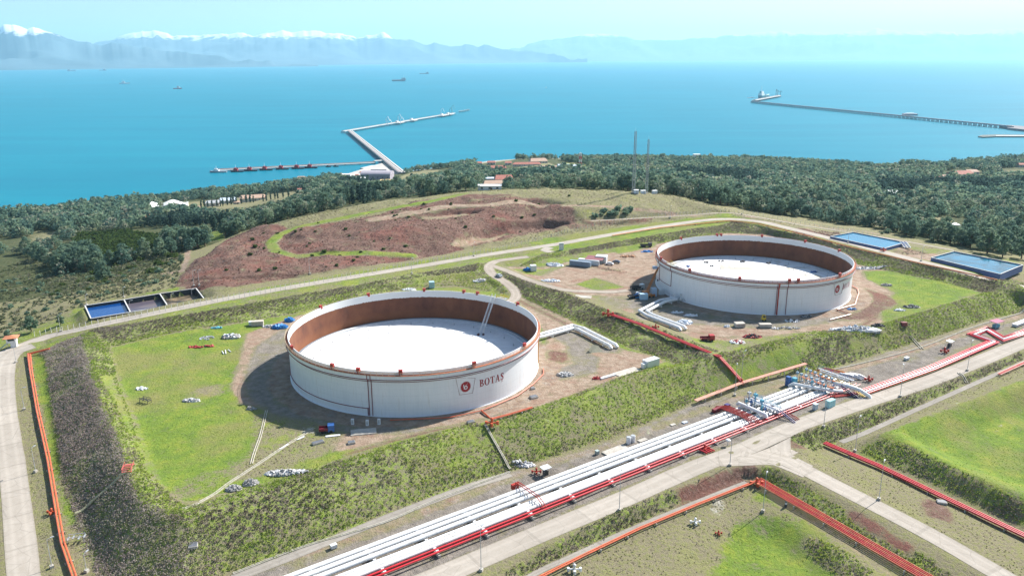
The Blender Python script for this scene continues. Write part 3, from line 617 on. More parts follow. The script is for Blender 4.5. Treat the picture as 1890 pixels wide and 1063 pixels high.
mountains([(-700,95),(-400,75),(-200,60),(-60,66),(0,58),(25,56),(40,52),(50,46),(75,49),(90,55),(102,50),(125,56),(150,65),(175,72),(195,76),(220,79),(260,84),(320,92),(420,104),(520,114),(600,121)], [(-700,16500),(0,16500),(600,22000)], 22000, 6000, mount_mat('left_range', 820, (.07,.105,.12)), 5)
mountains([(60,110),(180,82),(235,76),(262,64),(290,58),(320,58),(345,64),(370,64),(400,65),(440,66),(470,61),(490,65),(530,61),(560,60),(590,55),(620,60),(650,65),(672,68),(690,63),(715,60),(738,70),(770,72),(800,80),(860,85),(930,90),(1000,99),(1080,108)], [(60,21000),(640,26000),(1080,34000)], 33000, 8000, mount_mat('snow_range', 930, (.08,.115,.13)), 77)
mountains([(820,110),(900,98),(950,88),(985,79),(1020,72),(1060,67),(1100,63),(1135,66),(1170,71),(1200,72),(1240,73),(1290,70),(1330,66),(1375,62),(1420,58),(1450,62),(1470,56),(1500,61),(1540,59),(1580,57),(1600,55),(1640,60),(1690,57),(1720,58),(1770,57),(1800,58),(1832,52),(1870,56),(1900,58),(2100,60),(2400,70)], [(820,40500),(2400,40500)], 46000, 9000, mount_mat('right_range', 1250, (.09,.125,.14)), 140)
# ------------------------------------------------------------------ air
m = bpy.data.materials.new('haze_air'); m.use_nodes = True; n = m.node_tree.nodes; n.remove(n['Principled BSDF'])
v = n.new('ShaderNodeVolumePrincipled'); v.inputs['Color'].default_value = (.48, .80, 1, 1); v.inputs['Density'].default_value = HAZE = 3.4e-5; v.inputs['Anisotropy'].default_value = .2
m.node_tree.links.new(v.outputs[0], n['Material Output'].inputs['Volume'])
hzb = MB().box((0, 30000, 1090), (150000, 62000, 2240)).build('haze', m); tag(hzb, kind='stuff', label='pale blue haze over the gulf and the coast')
# ------------------------------------------------------------------ the two storage tanks
RED = pm('red_paint', (.42, .035, .022), .42, .22, .9, dirt=(.30, .06, .04), dsc=.5)
ORG = pm('orange_red_paint', (.55, .10, .035), .5, .2, .8, dirt=(.38, .12, .06), dsc=.6)
DRED = pm('dark_red_paint', (.20, .018, .03), .5, .15)
YEL = pm('yellow_paint', (.70, .48, .04), .5, .12)
WHT = pm('white_paint', (.78, .79, .79), .38, .05, .35, dirt=(.55, .53, .48), dsc=.5)
STEEL = pm('galvanised_steel', (.50, .52, .53), .4, .12, 1.2, .35)
DARK = pm('dark_grey', (.05, .05, .055), .7, .2)
CREAM = pm('cream_rail', (.70, .52, .36), .6, .1)
BLUE = pm('blue_paint', (.03, .11, .33), .45, .2); TEAL = pm('teal_paint', (.10, .36, .48), .45, .15)
PURP = pm('dark_blue_frame', (.035, .03, .16), .5, .2)
CONCR = pm('cast_concrete', (.46, .43, .38), .9, .15, .7, dirt=(.3, .27, .22))
RUSTF = pm('rust_floor', (.40, .14, .07), .9, .3, 1.1)
RUBB = pm('rubber_black', (.02, .02, .022), .9, .2)
def shell_mat():
    m, n, l, b = newmat('tank_white_paint'); tc = n.new('ShaderNodeTexCoord'); mp = n.new('ShaderNodeMapping'); l.new(tc.outputs['Object'], mp.inputs[0]); mp.inputs['Scale'].default_value = (1.1, 1.1, .09)
    f = noise(n, l, 1, 5, .6, mp.outputs[0]); g = noise(n, l, .09, 4, .6, tc.outputs['Object'])
    c = ramp(n, l, f, [(.3, (.76, .78, .79)), (.6, (.84, .85, .86))]); c = mixc(n, l, ramp(n, l, f, [(.56, (0, 0, 0)), (.78, (.5, .5, .5))]), c, (.5, .47, .42))
    c = mixc(n, l, ramp(n, l, g, [(.35, (.3, .3, .3)), (.6, (0, 0, 0))]), c, (.72, .76, .79))
    sp = n.new('ShaderNodeSeparateXYZ'); l.new(tc.outputs['Object'], sp.inputs[0])     # plate courses
    w_ = mth(n, l, 'FRACT', mth(n, l, 'DIVIDE', sp.outputs[2], 2.45)); w_ = mth(n, l, 'MULTIPLY', mth(n, l, 'LESS_THAN', w_, .035), .22); c = mixc(n, l, w_, c, (.45, .46, .47))
    l.new(c, b.inputs['Base Color']); b.inputs['Roughness'].default_value = .36; bump(n, l, b, g, .1, .3); return m
def inner_mat():
    m, n, l, b = newmat('tank_inner_rust'); tc = n.new('ShaderNodeTexCoord'); sp = n.new('ShaderNodeSeparateXYZ'); l.new(tc.outputs['Object'], sp.inputs[0])
    mp = n.new('ShaderNodeMapping'); l.new(tc.outputs['Object'], mp.inputs[0]); mp.inputs['Scale'].default_value = (.16, .16, .1)
    f = noise(n, l, 1, 6, .65, mp.outputs[0]); g = noise(n, l, 1.3, 4, .6, tc.outputs['Object'])
    c = ramp(n, l, f, [(.3, (.10, .032, .017)), (.5, (.155, .052, .024)), (.72, (.21, .078, .034))])
    h = mth(n, l, 'ADD', sp.outputs[2], mth(n, l, 'MULTIPLY', mth(n, l, 'SUBTRACT', g, .5), .9))
    low = mth(n, l, 'MULTIPLY', mth(n, l, 'SUBTRACT', 8.0, h), .2, True); c = mixc(n, l, mth(n, l, 'MULTIPLY', low, .45), c, (.40, .15, .05))
    k = mth(n, l, 'MULTIPLY', mth(n, l, 'SUBTRACT', h, 13.05), 8, True)
    l.new(mixc(n, l, k, c, (.72, .72, .70)), b.inputs['Base Color']); b.inputs['Roughness'].default_value = .8; return m
def deck_mat(name, mud):
    m, n, l, b = newmat(name); p = geopos(n); f = noise(n, l, .35, 6, .7, p); g = noise(n, l, .06, 5, .6, p, .8); h = noise(n, l, 2.2, 4, .7, p)
    c = ramp(n, l, f, [(.35, (.70, .71, .72)), (.6, (.80, .81, .82))])
    c = mixc(n, l, ramp(n, l, g, [(.54, (0, 0, 0)), (.62, (mud, mud, mud))]), c, (.33, .29, .21))
    c = mixc(n, l, ramp(n, l, h, [(.68, (0, 0, 0)), (.78, (.4, .4, .4))]), c, (.45, .42, .38))
    l.new(c, b.inputs['Base Color']); b.inputs['Roughness'].default_value = .6; return m
SHELL, INNER = shell_mat(), inner_mat()
RS = 46.6
def on_wall(px, py, T, R=RS):
    d = ray(px, py); cx, cy, cz = T; A = d[0]**2+d[1]**2; B = -2*(d[0]*cx+d[1]*cy); C_ = cx*cx+cy*cy-R*R
    t = (-B-math.sqrt(max(B*B-4*A*C_, 0)))/(2*A); q = d*t; return math.atan2(q[1]-cy, q[0]-cx), q[2]+CZ-cz
def rim_angle(px, py, T, R=47.3, z=16):
    th = np.linspace(-math.pi, math.pi, 1441); q = [projp((T[0]+R*math.cos(t), T[1]+R*math.sin(t), T[2]+z)) for t in th]
    return th[np.argmin([(a-px)**2+(b-py)**2 for a, b in q])]
def arc(R, z, a0, a1, n): return [(R*math.cos(a0+(a1-a0)*i/n), R*math.sin(a0+(a1-a0)*i/n), z) for i in range(n+1)]
def cells(mask, cw, u0, v0, th0, R):       # boolean picture (rows from the bottom) laid on the curved wall
    mb = MB()
    for j, row in enumerate(mask):
        i = 0; n = len(row)
        while i < n:
            if row[i]:
                k = i
                while k < n and row[k] and k-i < 8: k += 1
                a, b = th0+(u0+i*cw)/R, th0+(u0+k*cw)/R; z0, z1 = v0+j*cw, v0+(j+1)*cw
                mb.add([(R*math.cos(a), R*math.sin(a), z0), (R*math.cos(b), R*math.sin(b), z0), (R*math.cos(b), R*math.sin(b), z1), (R*math.cos(a), R*math.sin(a), z1)], [(0, 1, 2, 3)]); i = k
            else: i += 1
    return mb
def seg(X, Y, a, b, w0, w1=None):
    ax, ay, bx, by = *a, *b; dx, dy = bx-ax, by-ay; t = np.clip(((X-ax)*dx+(Y-ay)*dy)/(dx*dx+dy*dy), 0, 1)
    return np.hypot(X-ax-t*dx, Y-ay-t*dy) < (w0+((w1 or w0)-w0)*t)/2
def letter(ch, X, Y):
    R_ = lambda a, b, c, d: (X > a) & (X < b) & (Y > c) & (Y < d)
    E_ = lambda cx, cy, rx, ry: ((X-cx)/rx)**2+((Y-cy)/ry)**2 < 1
    if ch == 'B': return R_(.08, .26, 0, 1) | R_(0, .4, 0, .06) | R_(0, .36, .94, 1) | ((X > .2) & ((E_(.3, .75, .3, .25) & ~E_(.28, .75, .13, .19)) | (E_(.32, .26, .36, .27) & ~E_(.3, .26, .17, .2))))
    if ch == 'O': return E_(.42, .5, .42, .53) & ~E_(.42, .5, .21, .46)
    if ch == 'T': return R_(.29, .48, 0, 1) | R_(.18, .59, 0, .06) | R_(.0, .77, .93, 1) | R_(0, .07, .72, 1) | R_(.70, .77, .72, 1)
    if ch == 'A': return seg(X, Y, (.12, 0), (.42, 1), .08) | seg(X, Y, (.66, 0), (.42, 1), .2) | R_(.24, .58, .3, .38) | R_(0, .26, 0, .06) | R_(.5, .84, 0, .06)
    if ch == 'S':
        P_ = [(.56, .80), (.44, .94), (.24, .95), (.13, .8), (.2, .64), (.42, .48), (.53, .3), (.46, .1), (.26, .04), (.08, .2)]; W_ = [.08, .1, .14, .17, .2, .22, .18, .13, .1, .08]
        r = R_(.53, .58, .7, 1) | R_(.03, .08, 0, .32)
        for i in range(len(P_)-1): r |= seg(X, Y, P_[i], P_[i+1], W_[i], W_[i+1])
        return r | seg(X, Y, (.3, 0), (.3, -.1), .06) | seg(X, Y, (.3, -.1), (.38, -.17), .07) | seg(X, Y, (.38, -.17), (.24, -.24), .07)
WORD = [('B', .78), ('O', .95), ('T', .87), ('A', .93), ('S', .62)]
def emblem(T, px, py, dia, root, R=RS+.04):
    th, z = on_wall(px, py, T); cw = .11; k = int(dia*1.15/cw); g = (np.arange(k)-k/2+.5)*cw*2/dia; X, Y = np.meshgrid(g, g)
    r = np.hypot(X, Y); a = np.arctan2(Y, X); saw = ((a*26/(2*math.pi)) % 1); m = r < .84+.16*saw
    b = seg(X, Y, (-.36, .42), (-.28, -.34), .15) | ((np.hypot(X-.02, Y+.16) < .34) & (np.hypot(X-.02, Y+.16) > .17)) | seg(X, Y, (-.08, .12), (.48, .62), .1, .02)
    cells(m & ~b, cw, -k*cw/2, z-k*cw/2, th, R).build('gear_emblem', pm('emblem_red', (.36, .012, .02), .5, .06), root)
    return th, z
def build_tank(T, label, two):
    root = thing('storage_tank', label, 'storage tank', T)
    sh = MB().lathe([(RS+.35, -.3), (RS+.35, .12), (RS, .13), (RS, 12.9), (RS+.75, 13.35), (RS+.75, 14.6), (RS+.08, 14.72), (RS+.08, 16), (RS-.12, 16.0)], 192).build('shell', SHELL, root, True)
    MB().lathe([(RS-.12, 16.0), (RS-.12, 2.0)], 192).build('inner_wall', INNER, root, True)
    MB().lathe([(RS+1.1, 14.75), (RS+1.1, 14.9), (RS+.09, 14.9)], 192).build('wind_girder_walkway', RUSTF, root)
    rl = MB(); NP = 150
    for i in range(NP):
        a = 2*math.pi*i/NP; x, y = math.cos(a)*(RS+1.06), math.sin(a)*(RS+1.06); rl.bar((x, y, 14.9), (x, y, 16.0), .09)
    for z in (15.45, 16.0): rl.tube(arc(RS+1.06, z, 0, 2*math.pi*.9999, 150)[:-1], .045, 4, closed=True)
    rl.build('handrail', CREAM if not two else pm('rail_dull_red', (.46, .20, .17), .6, .1), root)
    deck_z = 3.3 if not two else 4.2; R2 = 45.2
    D = MB().lathe([(.01, deck_z+.45), (12, deck_z+.38), (30, deck_z+.2), (R2-.9, deck_z), (R2-.9, deck_z+.5), (R2, deck_z+.5), (R2, deck_z-1)], 128)
    dk = D.build('floating_roof', deck_mat('deck_two' if two else 'deck_one', .75 if two else .1), root)
    MB().lathe([(R2+.02, deck_z+.44), (RS-.16, deck_z+.36)], 128).build('rim_seal', pm('seal_grey', (.20, .24, .28), .8, .2), root)
    MB().lathe([(R2-1.75, deck_z+.03), (R2-1.75, deck_z+.62), (R2-1.82, deck_z+.62), (R2-1.82, deck_z+.03)], 128).build('foam_dam', pm('dam_grey', (.6, .62, .64), .5, .1), root)
    leg = None
    for ring, cnt in ((10, 8), (20, 14), (30, 20), (39, 26)):
        for i in range(cnt):
            a = 2*math.pi*(i+.3*(ring % 7))/cnt
            p = (ring*math.cos(a), ring*math.sin(a), deck_z+.1)
            if leg is None: leg = MB().cyl((0, 0, 0), .09, 1.0, 6).cyl((0, 0, .1), .35, .12, 8).build('roof_leg', pm('leg_grey', (.42, .43, .44), .6, .1), root, loc=p)
            else: c = leg.copy(); COL.objects.link(c); c.parent = root; c.location = p
    return root, deck_z
def chambers(T, root, pts, mat=RED):
    q = None
    for px, py in pts:
        a = rim_angle(px, py, T); p = (math.cos(a)*(RS+.45), math.sin(a)*(RS+.45), 15.3)
        if q is None:
            mb = MB().box((0, 0, .9), (.8, 1.25, 1.2)).box((0, 0, 1.55), (.95, 1.4, .1)).cyl((0, .35, -.6), .14, 1, 8).cyl((0, -.35, -.6), .14, 1, 8).box((-.5, 0, .45), (.5, .9, .5))
            q = mb.build('foam_chamber', mat, root, loc=p); q.rotation_euler.z = a
        else: c = q.copy(); COL.objects.link(c); c.parent = root; c.location = p; c.rotation_euler.z = a
def pipe_ring(root, R, z, r, a0, a1, mat, name='foam_main'):
    n = max(8, int(abs(a1-a0)*30)); MB().tube(arc(R, z, a0, a1, n), r, 6).build(name, mat, root)
T1 = (-36.9, 286.4, 100.0); T2 = (119.7, 384.6, 102.4)
t1, dz1 = build_tank(T1, 'nearer round white oil tank with rusty inside wall and bright white roof', False)
t2, dz2 = build_tank(T2, 'farther round white oil tank with brown mud patches on its floating roof', True)
chambers(T1, t1, [(612.5,674),(661,685),(739,683),(874,667),(966,632),(538,641),(589,563),(679,541),(783,531),(857,534),(883,537),(958,558)])
chambers(T2, t2, [(1220,476),(1273,497),(1365,513),(1457,518),(1474,513),(1550,502),(1255,436),(1323,431),(1330,431),(1407,431),(1488,440),(1552,459)])
for T, t in ((T1, t1), (T2, t2)):
    pipe_ring(t, RS+.86, 13.25, .13, 0, 2*math.pi, DRED); pipe_ring(t, RS+.12, 12.35, .09, 0, 2*math.pi, DRED)
# risers and the branch main of the near tank
def riser(t, T, px, z0, z1, r=.12, mat=DRED, R=RS+.18):
    a, _ = on_wall(px, 720 if T is T1 else 560, T); MB().tube([(R*math.cos(a), R*math.sin(a), z0), (R*math.cos(a), R*math.sin(a), z1), ((R+.7)*math.cos(a), (R+.7)*math.sin(a), 13.3), ((R+.7)*math.cos(a), (R+.7)*math.sin(a), 14.8)], r, 6).build('riser_pipe', mat, t); return a
a1_ = riser(t1, T1, 680, .2, 12.6); riser(t1, T1, 686, .2, 12.6)
aL, _ = on_wall(538, 700, T1); pipe_ring(t1, RS+.15, 2.7, .13, a1_-.004, aL-.25, DRED); 
MB().tube([((RS+.15)*math.cos(a1_-.01), (RS+.15)*math.sin(a1_-.01), 2.7), ((RS+.15)*math.cos(a1_-.01), (RS+.15)*math.sin(a1_-.01), .2)], .13, 6).build('riser_pipe', DRED, t1)
riser(t2, T2, 1435, .2, 12.6, .3, RED); riser(t2, T2, 1432, .2, 12.6, .12); riser(t2, T2, 1451, .2, 12.6, .13)
a2, _ = on_wall(1216, 520, T2); a3, _ = on_wall(1239, 520, T2); pipe_ring(t2, RS+.15, 5.2, .12, a2, a3, DRED)
for a, z0, z1 in ((a3, 5.2, 13.2),): MB().tube([((RS+.15)*math.cos(a), (RS+.15)*math.sin(a), z0), ((RS+.15)*math.cos(a), (RS+.15)*math.sin(a), 12.4), ((RS+.9)*math.cos(a), (RS+.9)*math.sin(a), z1), ((RS+.9)*math.cos(a), (RS+.9)*math.sin(a), 15)], .12, 6).build('riser_pipe', DRED, t2)
riser(t2, T2, 1215, 4, 12.6, .14, DRED)
# emblem, shield and word
LRED = pm('lettering_red', (.30, .012, .02), .5, .06)
for T, t, ep, dia, w0, w1, hgt, shield in ((T1, t1, (859.5, 713.5), 4.0, 885, 929.5, 2.5, [(841,697),(877,697.5),(872,725),(848,728.5)]), (T2, t2, (1545.7, 533.5), 4.0, 1555.5, 1574, 2.3, [(1539,525),(1557,523),(1553,541),(1541,545)])):
    th, z = emblem(T, ep[0], ep[1], dia, t)
    A = [on_wall(*q, T) for q in shield]; pts = [((RS+.06)*math.cos(a), (RS+.06)*math.sin(a), zz) for a, zz in A]
    MB().tube(pts, .06, 4, closed=True).build('shield_outline', DRED, t)
    (u0, z0), (u1, z1) = on_wall(w0, 707 if T is T1 else 531, T), on_wall(w1, 699 if T is T1 else 527, T)
    if T is T2: u1 = u0+.19
    tot = (u1-u0)*RS; nat = sum(w_ for _, w_ in WORD)*hgt; sx = tot/nat; x = 0; cw = .1
    for ch, w_ in WORD:
        ww = w_*hgt*sx; nx, ny = int(ww/cw), int(hgt*1.3/cw); X, Y = np.meshgrid((np.arange(nx)+.5)*cw/(hgt*sx), (np.arange(ny)+.5)*cw/hgt-.28)
        cells(letter(ch, X, Y), cw, x, z-hgt/2-.28*hgt, u0, RS+.04).build('letter', LRED if T is T1 else pm('faded_lettering', (.42, .16, .18), .6, .2), t); x += ww
# rolling ladder on the near roof
def lp(p, T): return Vector(p)-Vector(T)
A = lp(atz(922, 543, T1[2]+16.4), T1); r_ = 44.2/math.hypot(A.x, A.y)*1.055; A.x *= r_; A.y *= r_; Bp = lp(atz(888.5, 616, T1[2]+dz1+.6), T1)
mb = MB(); d = (Bp-A); sd = d.cross(Vector((0, 0, 1))).normalized()*.75
for s in (-1, 1):
    for h in (0, 1.15): mb.bar(A+sd*s+Vector((0, 0, h)), Bp+sd*s+Vector((0, 0, h)), .13)
N = 34
for i in range(N):
    a, b = A+d*(i/N), A+d*((i+1)/N)
    mb.bar(a-sd, a+sd, .22, .05)
    for s in (-1, 1): mb.bar(a+sd*s, b+sd*s+Vector((0, 0, 1.15)), .07); mb.bar(a+sd*s, a+sd*s+Vector((0, 0, 1.15)), .07)
mb.build('rolling_ladder', WHT, t1)
mb = MB()
for k in range(5): mb.box(Bp+Vector((nr.uniform(-1.5, 2), nr.uniform(-1, 1), -.1)), (.8, .5, .6), nr.uniform(0, 3))
mb.build('ladder_carriage', pm('carriage_dark', (.12, .05, .05), .7, .3), t1)
def platform(T, root, px, py, name='gauge_platform', L_=4.5):
    a = rim_angle(px, py, T); R = RS+.9; c = Vector((R*math.cos(a), R*math.sin(a), 16.1)); mb = MB(); tt = Vector((-math.sin(a), math.cos(a), 0)); nn = Vector((math.cos(a), math.sin(a), 0))
    fl = MB().box(c, (2.4, L_, .12), a).build(name, STEEL, root); rr = []
    for i in range(6):
        for s in (-1.15, 1.15): p = c+tt*(i/5-.5)*L_+nn*s; mb.bar(p, p+Vector((0, 0, 1.2)), .09)
    for s in (-1.15, 1.15):
        for h in (.6, 1.2): mb.bar(c-tt*L_/2+nn*s+Vector((0, 0, h)), c+tt*L_/2+nn*s+Vector((0, 0, h)), .09)
    mb.bar(c+nn, c+nn+Vector((0, 0, 3)), .1); mb.build('railing', YEL, fl)
platform(T1, t1, 928, 546); platform(T2, t2, 1243, 487, L_=6)
# stair spiralling down the right side of the near tank, red line beside it
def stair(T, root, a0, a1, mat=YEL):
    mb = MB(); n = 60
    for i in range(n):
        a = a0+(a1-a0)*i/n; z = 15-14.8*i/n; mb.box(((RS+.7)*math.cos(a), (RS+.7)*math.sin(a), z), (1.0, .35, .06), a)
        if i % 4 == 0: p = Vector(((RS+1.2)*math.cos(a), (RS+1.2)*math.sin(a), z)); mb.bar(p, p+Vector((0, 0, 1.1)), .06)
    mb.tube([((RS+1.2)*math.cos(a0+(a1-a0)*i/24), (RS+1.2)*math.sin(a0+(a1-a0)*i/24), 16.1-14.8*i/24) for i in range(25)], .05, 4)
    mb.build('spiral_stair', mat, root)
stair(T1, t1, .15, .62, STEEL); stair(T2, t2, .3, .75, STEEL)
aR, _ = on_wall(991, 650, T1); MB().tube([((RS+.3)*math.cos(.02), (RS+.3)*math.sin(.02), .2), ((RS+.3)*math.cos(.02), (RS+.3)*math.sin(.02), 14.6)], .17, 8).build('foam_riser', ORG, t1)
mb = MB(); la = -.06
for s in (-.25, .25): mb.bar(((RS+.35)*math.cos(la+s/RS), (RS+.35)*math.sin(la+s/RS), 0), ((RS+.35)*math.cos(la+s/RS), (RS+.35)*math.sin(la+s/RS), 14), .08)
for i in range(28): z = i*.5+.2; mb.bar(((RS+.35)*math.cos(la-.25/RS), (RS+.35)*math.sin(la-.25/RS), z), ((RS+.35)*math.cos(la+.25/RS), (RS+.35)*math.sin(la+.25/RS), z), .05)
mb.build('wall_ladder', YEL, t1)
# odds and ends lying on the far tank's roof
for k, (px, py, c) in enumerate([(1303,485,DARK),(1313,491,DARK),(1331,483,DARK),(1371,483,DARK),(1271,492,BLUE),(1418,486,DARK),(1502,502,BLUE)]):
    p = atz(px, py, T2[2]+dz2+.2); mb = MB()
    for j in range(4): mb.box(p+np.array([nr.uniform(-1.2, 1.2), nr.uniform(-1, 1), .3]), (nr.uniform(.6, 1.8), nr.uniform(.3, .9), nr.uniform(.3, .8)), nr.uniform(0, 3))
    o = mb.build('scrap_heap', c); tag(o, ['small dark scrap lying at the back left of the farther tank roof', 'dark scrap nearer the middle left of the farther tank roof', 'dark round scrap on the far side of the farther tank roof', 'dark cart below the back rim on the farther tank roof', 'blue wrapped bundle by the left platform of the farther tank', 'low dark frame at the right back of the farther tank roof', 'blue bundle in the shade on the right of the farther tank roof'][k], 'scrap')
# ------------------------------------------------------------------ the pipe corridor
def g3(px, py, dz=0):                      # ground place on the finished land
    p = march(px, py, H).copy(); p[2] += dz; return p
def offs(W, o):                            # shift a world path sideways (to the right of travel)
    W = np.array(W, float); out = []
    for i in range(len(W)):
        a, b = W[max(i-1, 0)], W[min(i+1, len(W)-1)]; 
        if 0 < i < len(W)-1:
            d1 = (W[i]-W[i-1])[:2]; d1 /= np.hypot(*d1); d2 = (W[i+1]-W[i])[:2]; d2 /= np.hypot(*d2); n1 = np.array([d1[1], -d1[0]]); n2 = np.array([d2[1], -d2[0]])
            nn = n1+n2; nn = nn/np.hypot(*nn); nn = nn/max(.4, nn@n1)
        else: d = (b-a)[:2]; d = d/np.hypot(*d); nn = np.array([d[1], -d[0]])
        out.append((W[i][0]+nn[0]*o, W[i][1]+nn[1]*o, W[i][2]))
    return out
PW = pm('pipe_white', (.80, .80, .79), .35, .04, .5, dirt=(.6, .58, .53), dsc=.7)
PR = pm('pipe_red', (.62, .025, .035), .36, .12, .6, dirt=(.46, .04, .05), dsc=.5)
PO = pm('pipe_orange', (.66, .14, .055), .42, .14, .6, dirt=(.45, .14, .07), dsc=.5)
PS = pm('pipe_salmon', (.74, .38, .28), .42, .12, .6, dirt=(.6, .25, .16), dsc=.5)
A = np.array(atz(740, 986.7, 93.0)); B = np.array(atz(1100, 852.4, 93.6)); 
u = (B-A); L_ = np.hypot(*u[:2]); u = u/L_; nrm = np.array([u[1], -u[0]])
def cor(s, o, z=0): q = A+u*s; return (q[0]+nrm[0]*o, q[1]+nrm[1]*o, q[2]+z)
def s_of(px, py, z=93.8): q = atz(px, py, z); return (q-A)[:2]@u[:2]
s0 = -75; sM1 = s_of(1352, 762); sM2 = s_of(1475, 717, 94.5)
OFF = [0, 2.05, 4.25, 6.95, 8.2, 9.45]
ordn = ['first', 'second', 'third', 'fourth', 'fifth', 'sixth']
for k, o in enumerate(OFF):
    r = .70 if k < 3 else .52
    for (a, b, wh) in ((s0, sM1, 'long'), (sM1+12, sM2, 'short')):
        root = thing('oil_pipe', f'{ordn[k]} white pipe from the grassy bank, {"left of both valve stations" if wh=="long" else "between the two valve stations"}', 'pipe', cor(a, o, 0), 0, 'white pipes in the corridor')
        loc = np.array(root.location)
        MB().tube([np.array(cor(a, o, 0))-loc, np.array(cor(b, o, 0))-loc], r, 14).build('pipe_shell', PW, root, True)
        fl = MB()
        for s in ((b-a)-1.2, (b-a)-2.4, (b-a)-4.4):
            q = np.array(cor(a+s, o))-loc; fl.tube([q, q+u*.22], r*1.32, 14)
        fl.build('flange', STEEL, root)
for k, (o, nm) in enumerate(((10.8, 'inner'), (12.1, 'outer'))):
    tag(MB().tube([cor(s0, o, -.1), cor(sM1-2, o, -.1), cor(sM2+22, o+.3, -.05)], .28, 12).build('fire_water_pipe', PR, None, True), f'red fire pipe on the {nm} side of the white pipes by the road', 'pipe', 'red pipes beside the white ones')
tag(MB().tube([cor(s_of(1000, 880), -1.25, -.3), cor(sM1-3, -1.25, -.3)], .16, 8).build('fire_water_pipe', PR, None, True), 'thin red pipe along the grassy side of the white pipes', 'pipe')
# low concrete sleepers with saddles, one every 15 m
sup = None; s = s0+6; k = 0
while s < sM2-6:
    if not (sM1-3 < s < sM1+12):
        c = cor(s, 0, 0); rz = math.atan2(u[1], u[0]); zg = hz(c[0], c[1])
        if sup is None:
            sup = thing('pipe_support', 'low concrete sleeper with white saddles under the corridor pipes', 'pipe support', c, rz, 'sleepers under the corridor pipes')
            MB().box((0, -6.0, -1.15), (.7, 13.4, .75)).build('sleeper', CONCR, sup)
            for o in (1.0, 3.15, 5.65, 10.1, 11.45): MB().box((0, -o, -.3), (.8, .42, .6)).build('saddle', PW, sup)
        else: clone(sup, c, rz)
        k += 1
    s += 14.7
# gate shaped red foam line stepping over the pipes
def local(pts, root): return [np.array(p)-np.array(root.location) for p in pts]
sg = s_of(965, 905, 94); g_ = thing('foam_line_arch', 'red twin foam line arching over the white pipes left of the centre', 'foam line', cor(sg, -1.5, -1.2))
for d in (0, .8): MB().tube(local([cor(sg+d, -2.2, -1), cor(sg+d, -2.2, 1.6), cor(sg+d, 8.2, 1.9), cor(sg+d, 10.4, .9), cor(sg+d, 11.6, .1)], g_), .13, 8).build('foam_pipe', RED, g_)
for o in OFF: MB().tube(local([cor(sg-1, o, 1.8), cor(sg-1.5, o, 1.4), cor(sg-1.5, o, .75)], g_), .07, 6).build('drop_pipe', STEEL, g_)
MB().box(np.array(cor(sg, -2.6, .2))-np.array(g_.location), (2.2, 1.0, 1.5), math.atan2(u[1], u[0])).build('valve_box', RED, g_)
# ---- valve stations
UX = Vector((u[0], u[1], 0)).normalized(); NXV = Vector((nrm[0], nrm[1], 0)).normalized()
def valve(root, s, o, col, h=2.2, sz=1.0, name='valve'):
    loc = Vector(cor(s, o, 0))-root.location; mb = MB(); rz = math.atan2(u[1], u[0])
    mb.sphere(loc, .72*sz, 10, 6); 
    for d in (-.55, .55): mb.tube([loc+UX*(d-.08)*sz, loc+UX*(d+.08)*sz], .78*sz, 12)
    mb.cyl(loc, .2*sz, h, 8); mb.box(loc+Vector((0, 0, h)), (.8*sz, .5*sz, .7*sz), rz); mb.cyl(loc+Vector((0, 0, h+.4)), .09, .8, 6)
    mb.tube([loc+Vector((0, 0, h))+NXV*(.4*sz), loc+Vector((0, 0, h))+NXV*(.55*sz)], .38*sz, 10)
    return mb.build(name, col, root)
def walkway(root, s, o0, o1, h, wd=1.3, col=STEEL, rail=TEAL, name='walkway'):
    L0 = root.location; a, b = Vector(cor(s, o0, h))-L0, Vector(cor(s, o1, h))-L0; mb = MB().bar(a, b, wd, .12); fl = mb.build(name, col, root)
    n = max(2, int((b-a).length/1.5)); rr = MB(); lg = MB()
    for i in range(n+1):
        for sd in (-wd/2, wd/2):
            p = a.lerp(b, i/n)+UX*sd; rr.bar(p, p+Vector((0, 0, 1.1)), .07)
            if i % 3 == 0: lg.bar(p-Vector((0, 0, h+1.1)), p, .14)
    for sd in (-wd/2, wd/2):
        for hh in (.55, 1.1): rr.bar(a+UX*sd+Vector((0, 0, hh)), b+UX*sd+Vector((0, 0, hh)), .06)
    rr.build('railing', rail, fl); lg.build('stanchion', PURP, root); return fl
def steps(root, s, o0, h0, o1, h1, col=PURP, wd=1.0):
    L0 = root.location; a, b = Vector(cor(s, o0, h0))-L0, Vector(cor(s, o1, h1))-L0; mb = MB()
    for sd in (-wd/2, wd/2): mb.bar(a+UX*sd, b+UX*sd, .12, .25); mb.bar(a+UX*sd+Vector((0, 0, 1)), b+UX*sd+Vector((0, 0, 1)), .07)
    for i in range(14): p = a.lerp(b, i/13); mb.bar(p-UX*wd/2, p+UX*wd/2, .25, .05)
    mb.build('stairs', col, root)
m1 = thing('valve_station', 'smaller pipe valve station with blue valves and red foam lines across the corridor', 'valve station', cor(sM1+5, 4, -1.2))
L0 = m1.location; sc_ = sM1+5
for k, o in enumerate(OFF):
    r = .6 if k < 3 else .5
    MB().tube(local([cor(sM1-.3, o), cor(sM1+12.3, o)], m1), r*1.02, 12).build('pipe_spool', STEEL if k % 2 else PW, m1, True)
    valve(m1, sc_+2.6, o, (TEAL, BLUE, STEEL)[k % 3], 2.0+(k % 2)*.5, 1.0 if k < 3 else .8)
for k, (ds, hh, rr, mt) in enumerate(((0, 1.45, .62, PW), (6.3, 1.3, .5, PW))):
    MB().tube(local([cor(sc_+ds, -1.6, hh-.8), cor(sc_+ds, -1.2, hh), cor(sc_+ds, 10.6, hh), cor(sc_+ds, 11, hh-.9)], m1), rr, 12).build('header_pipe', mt, m1, True)
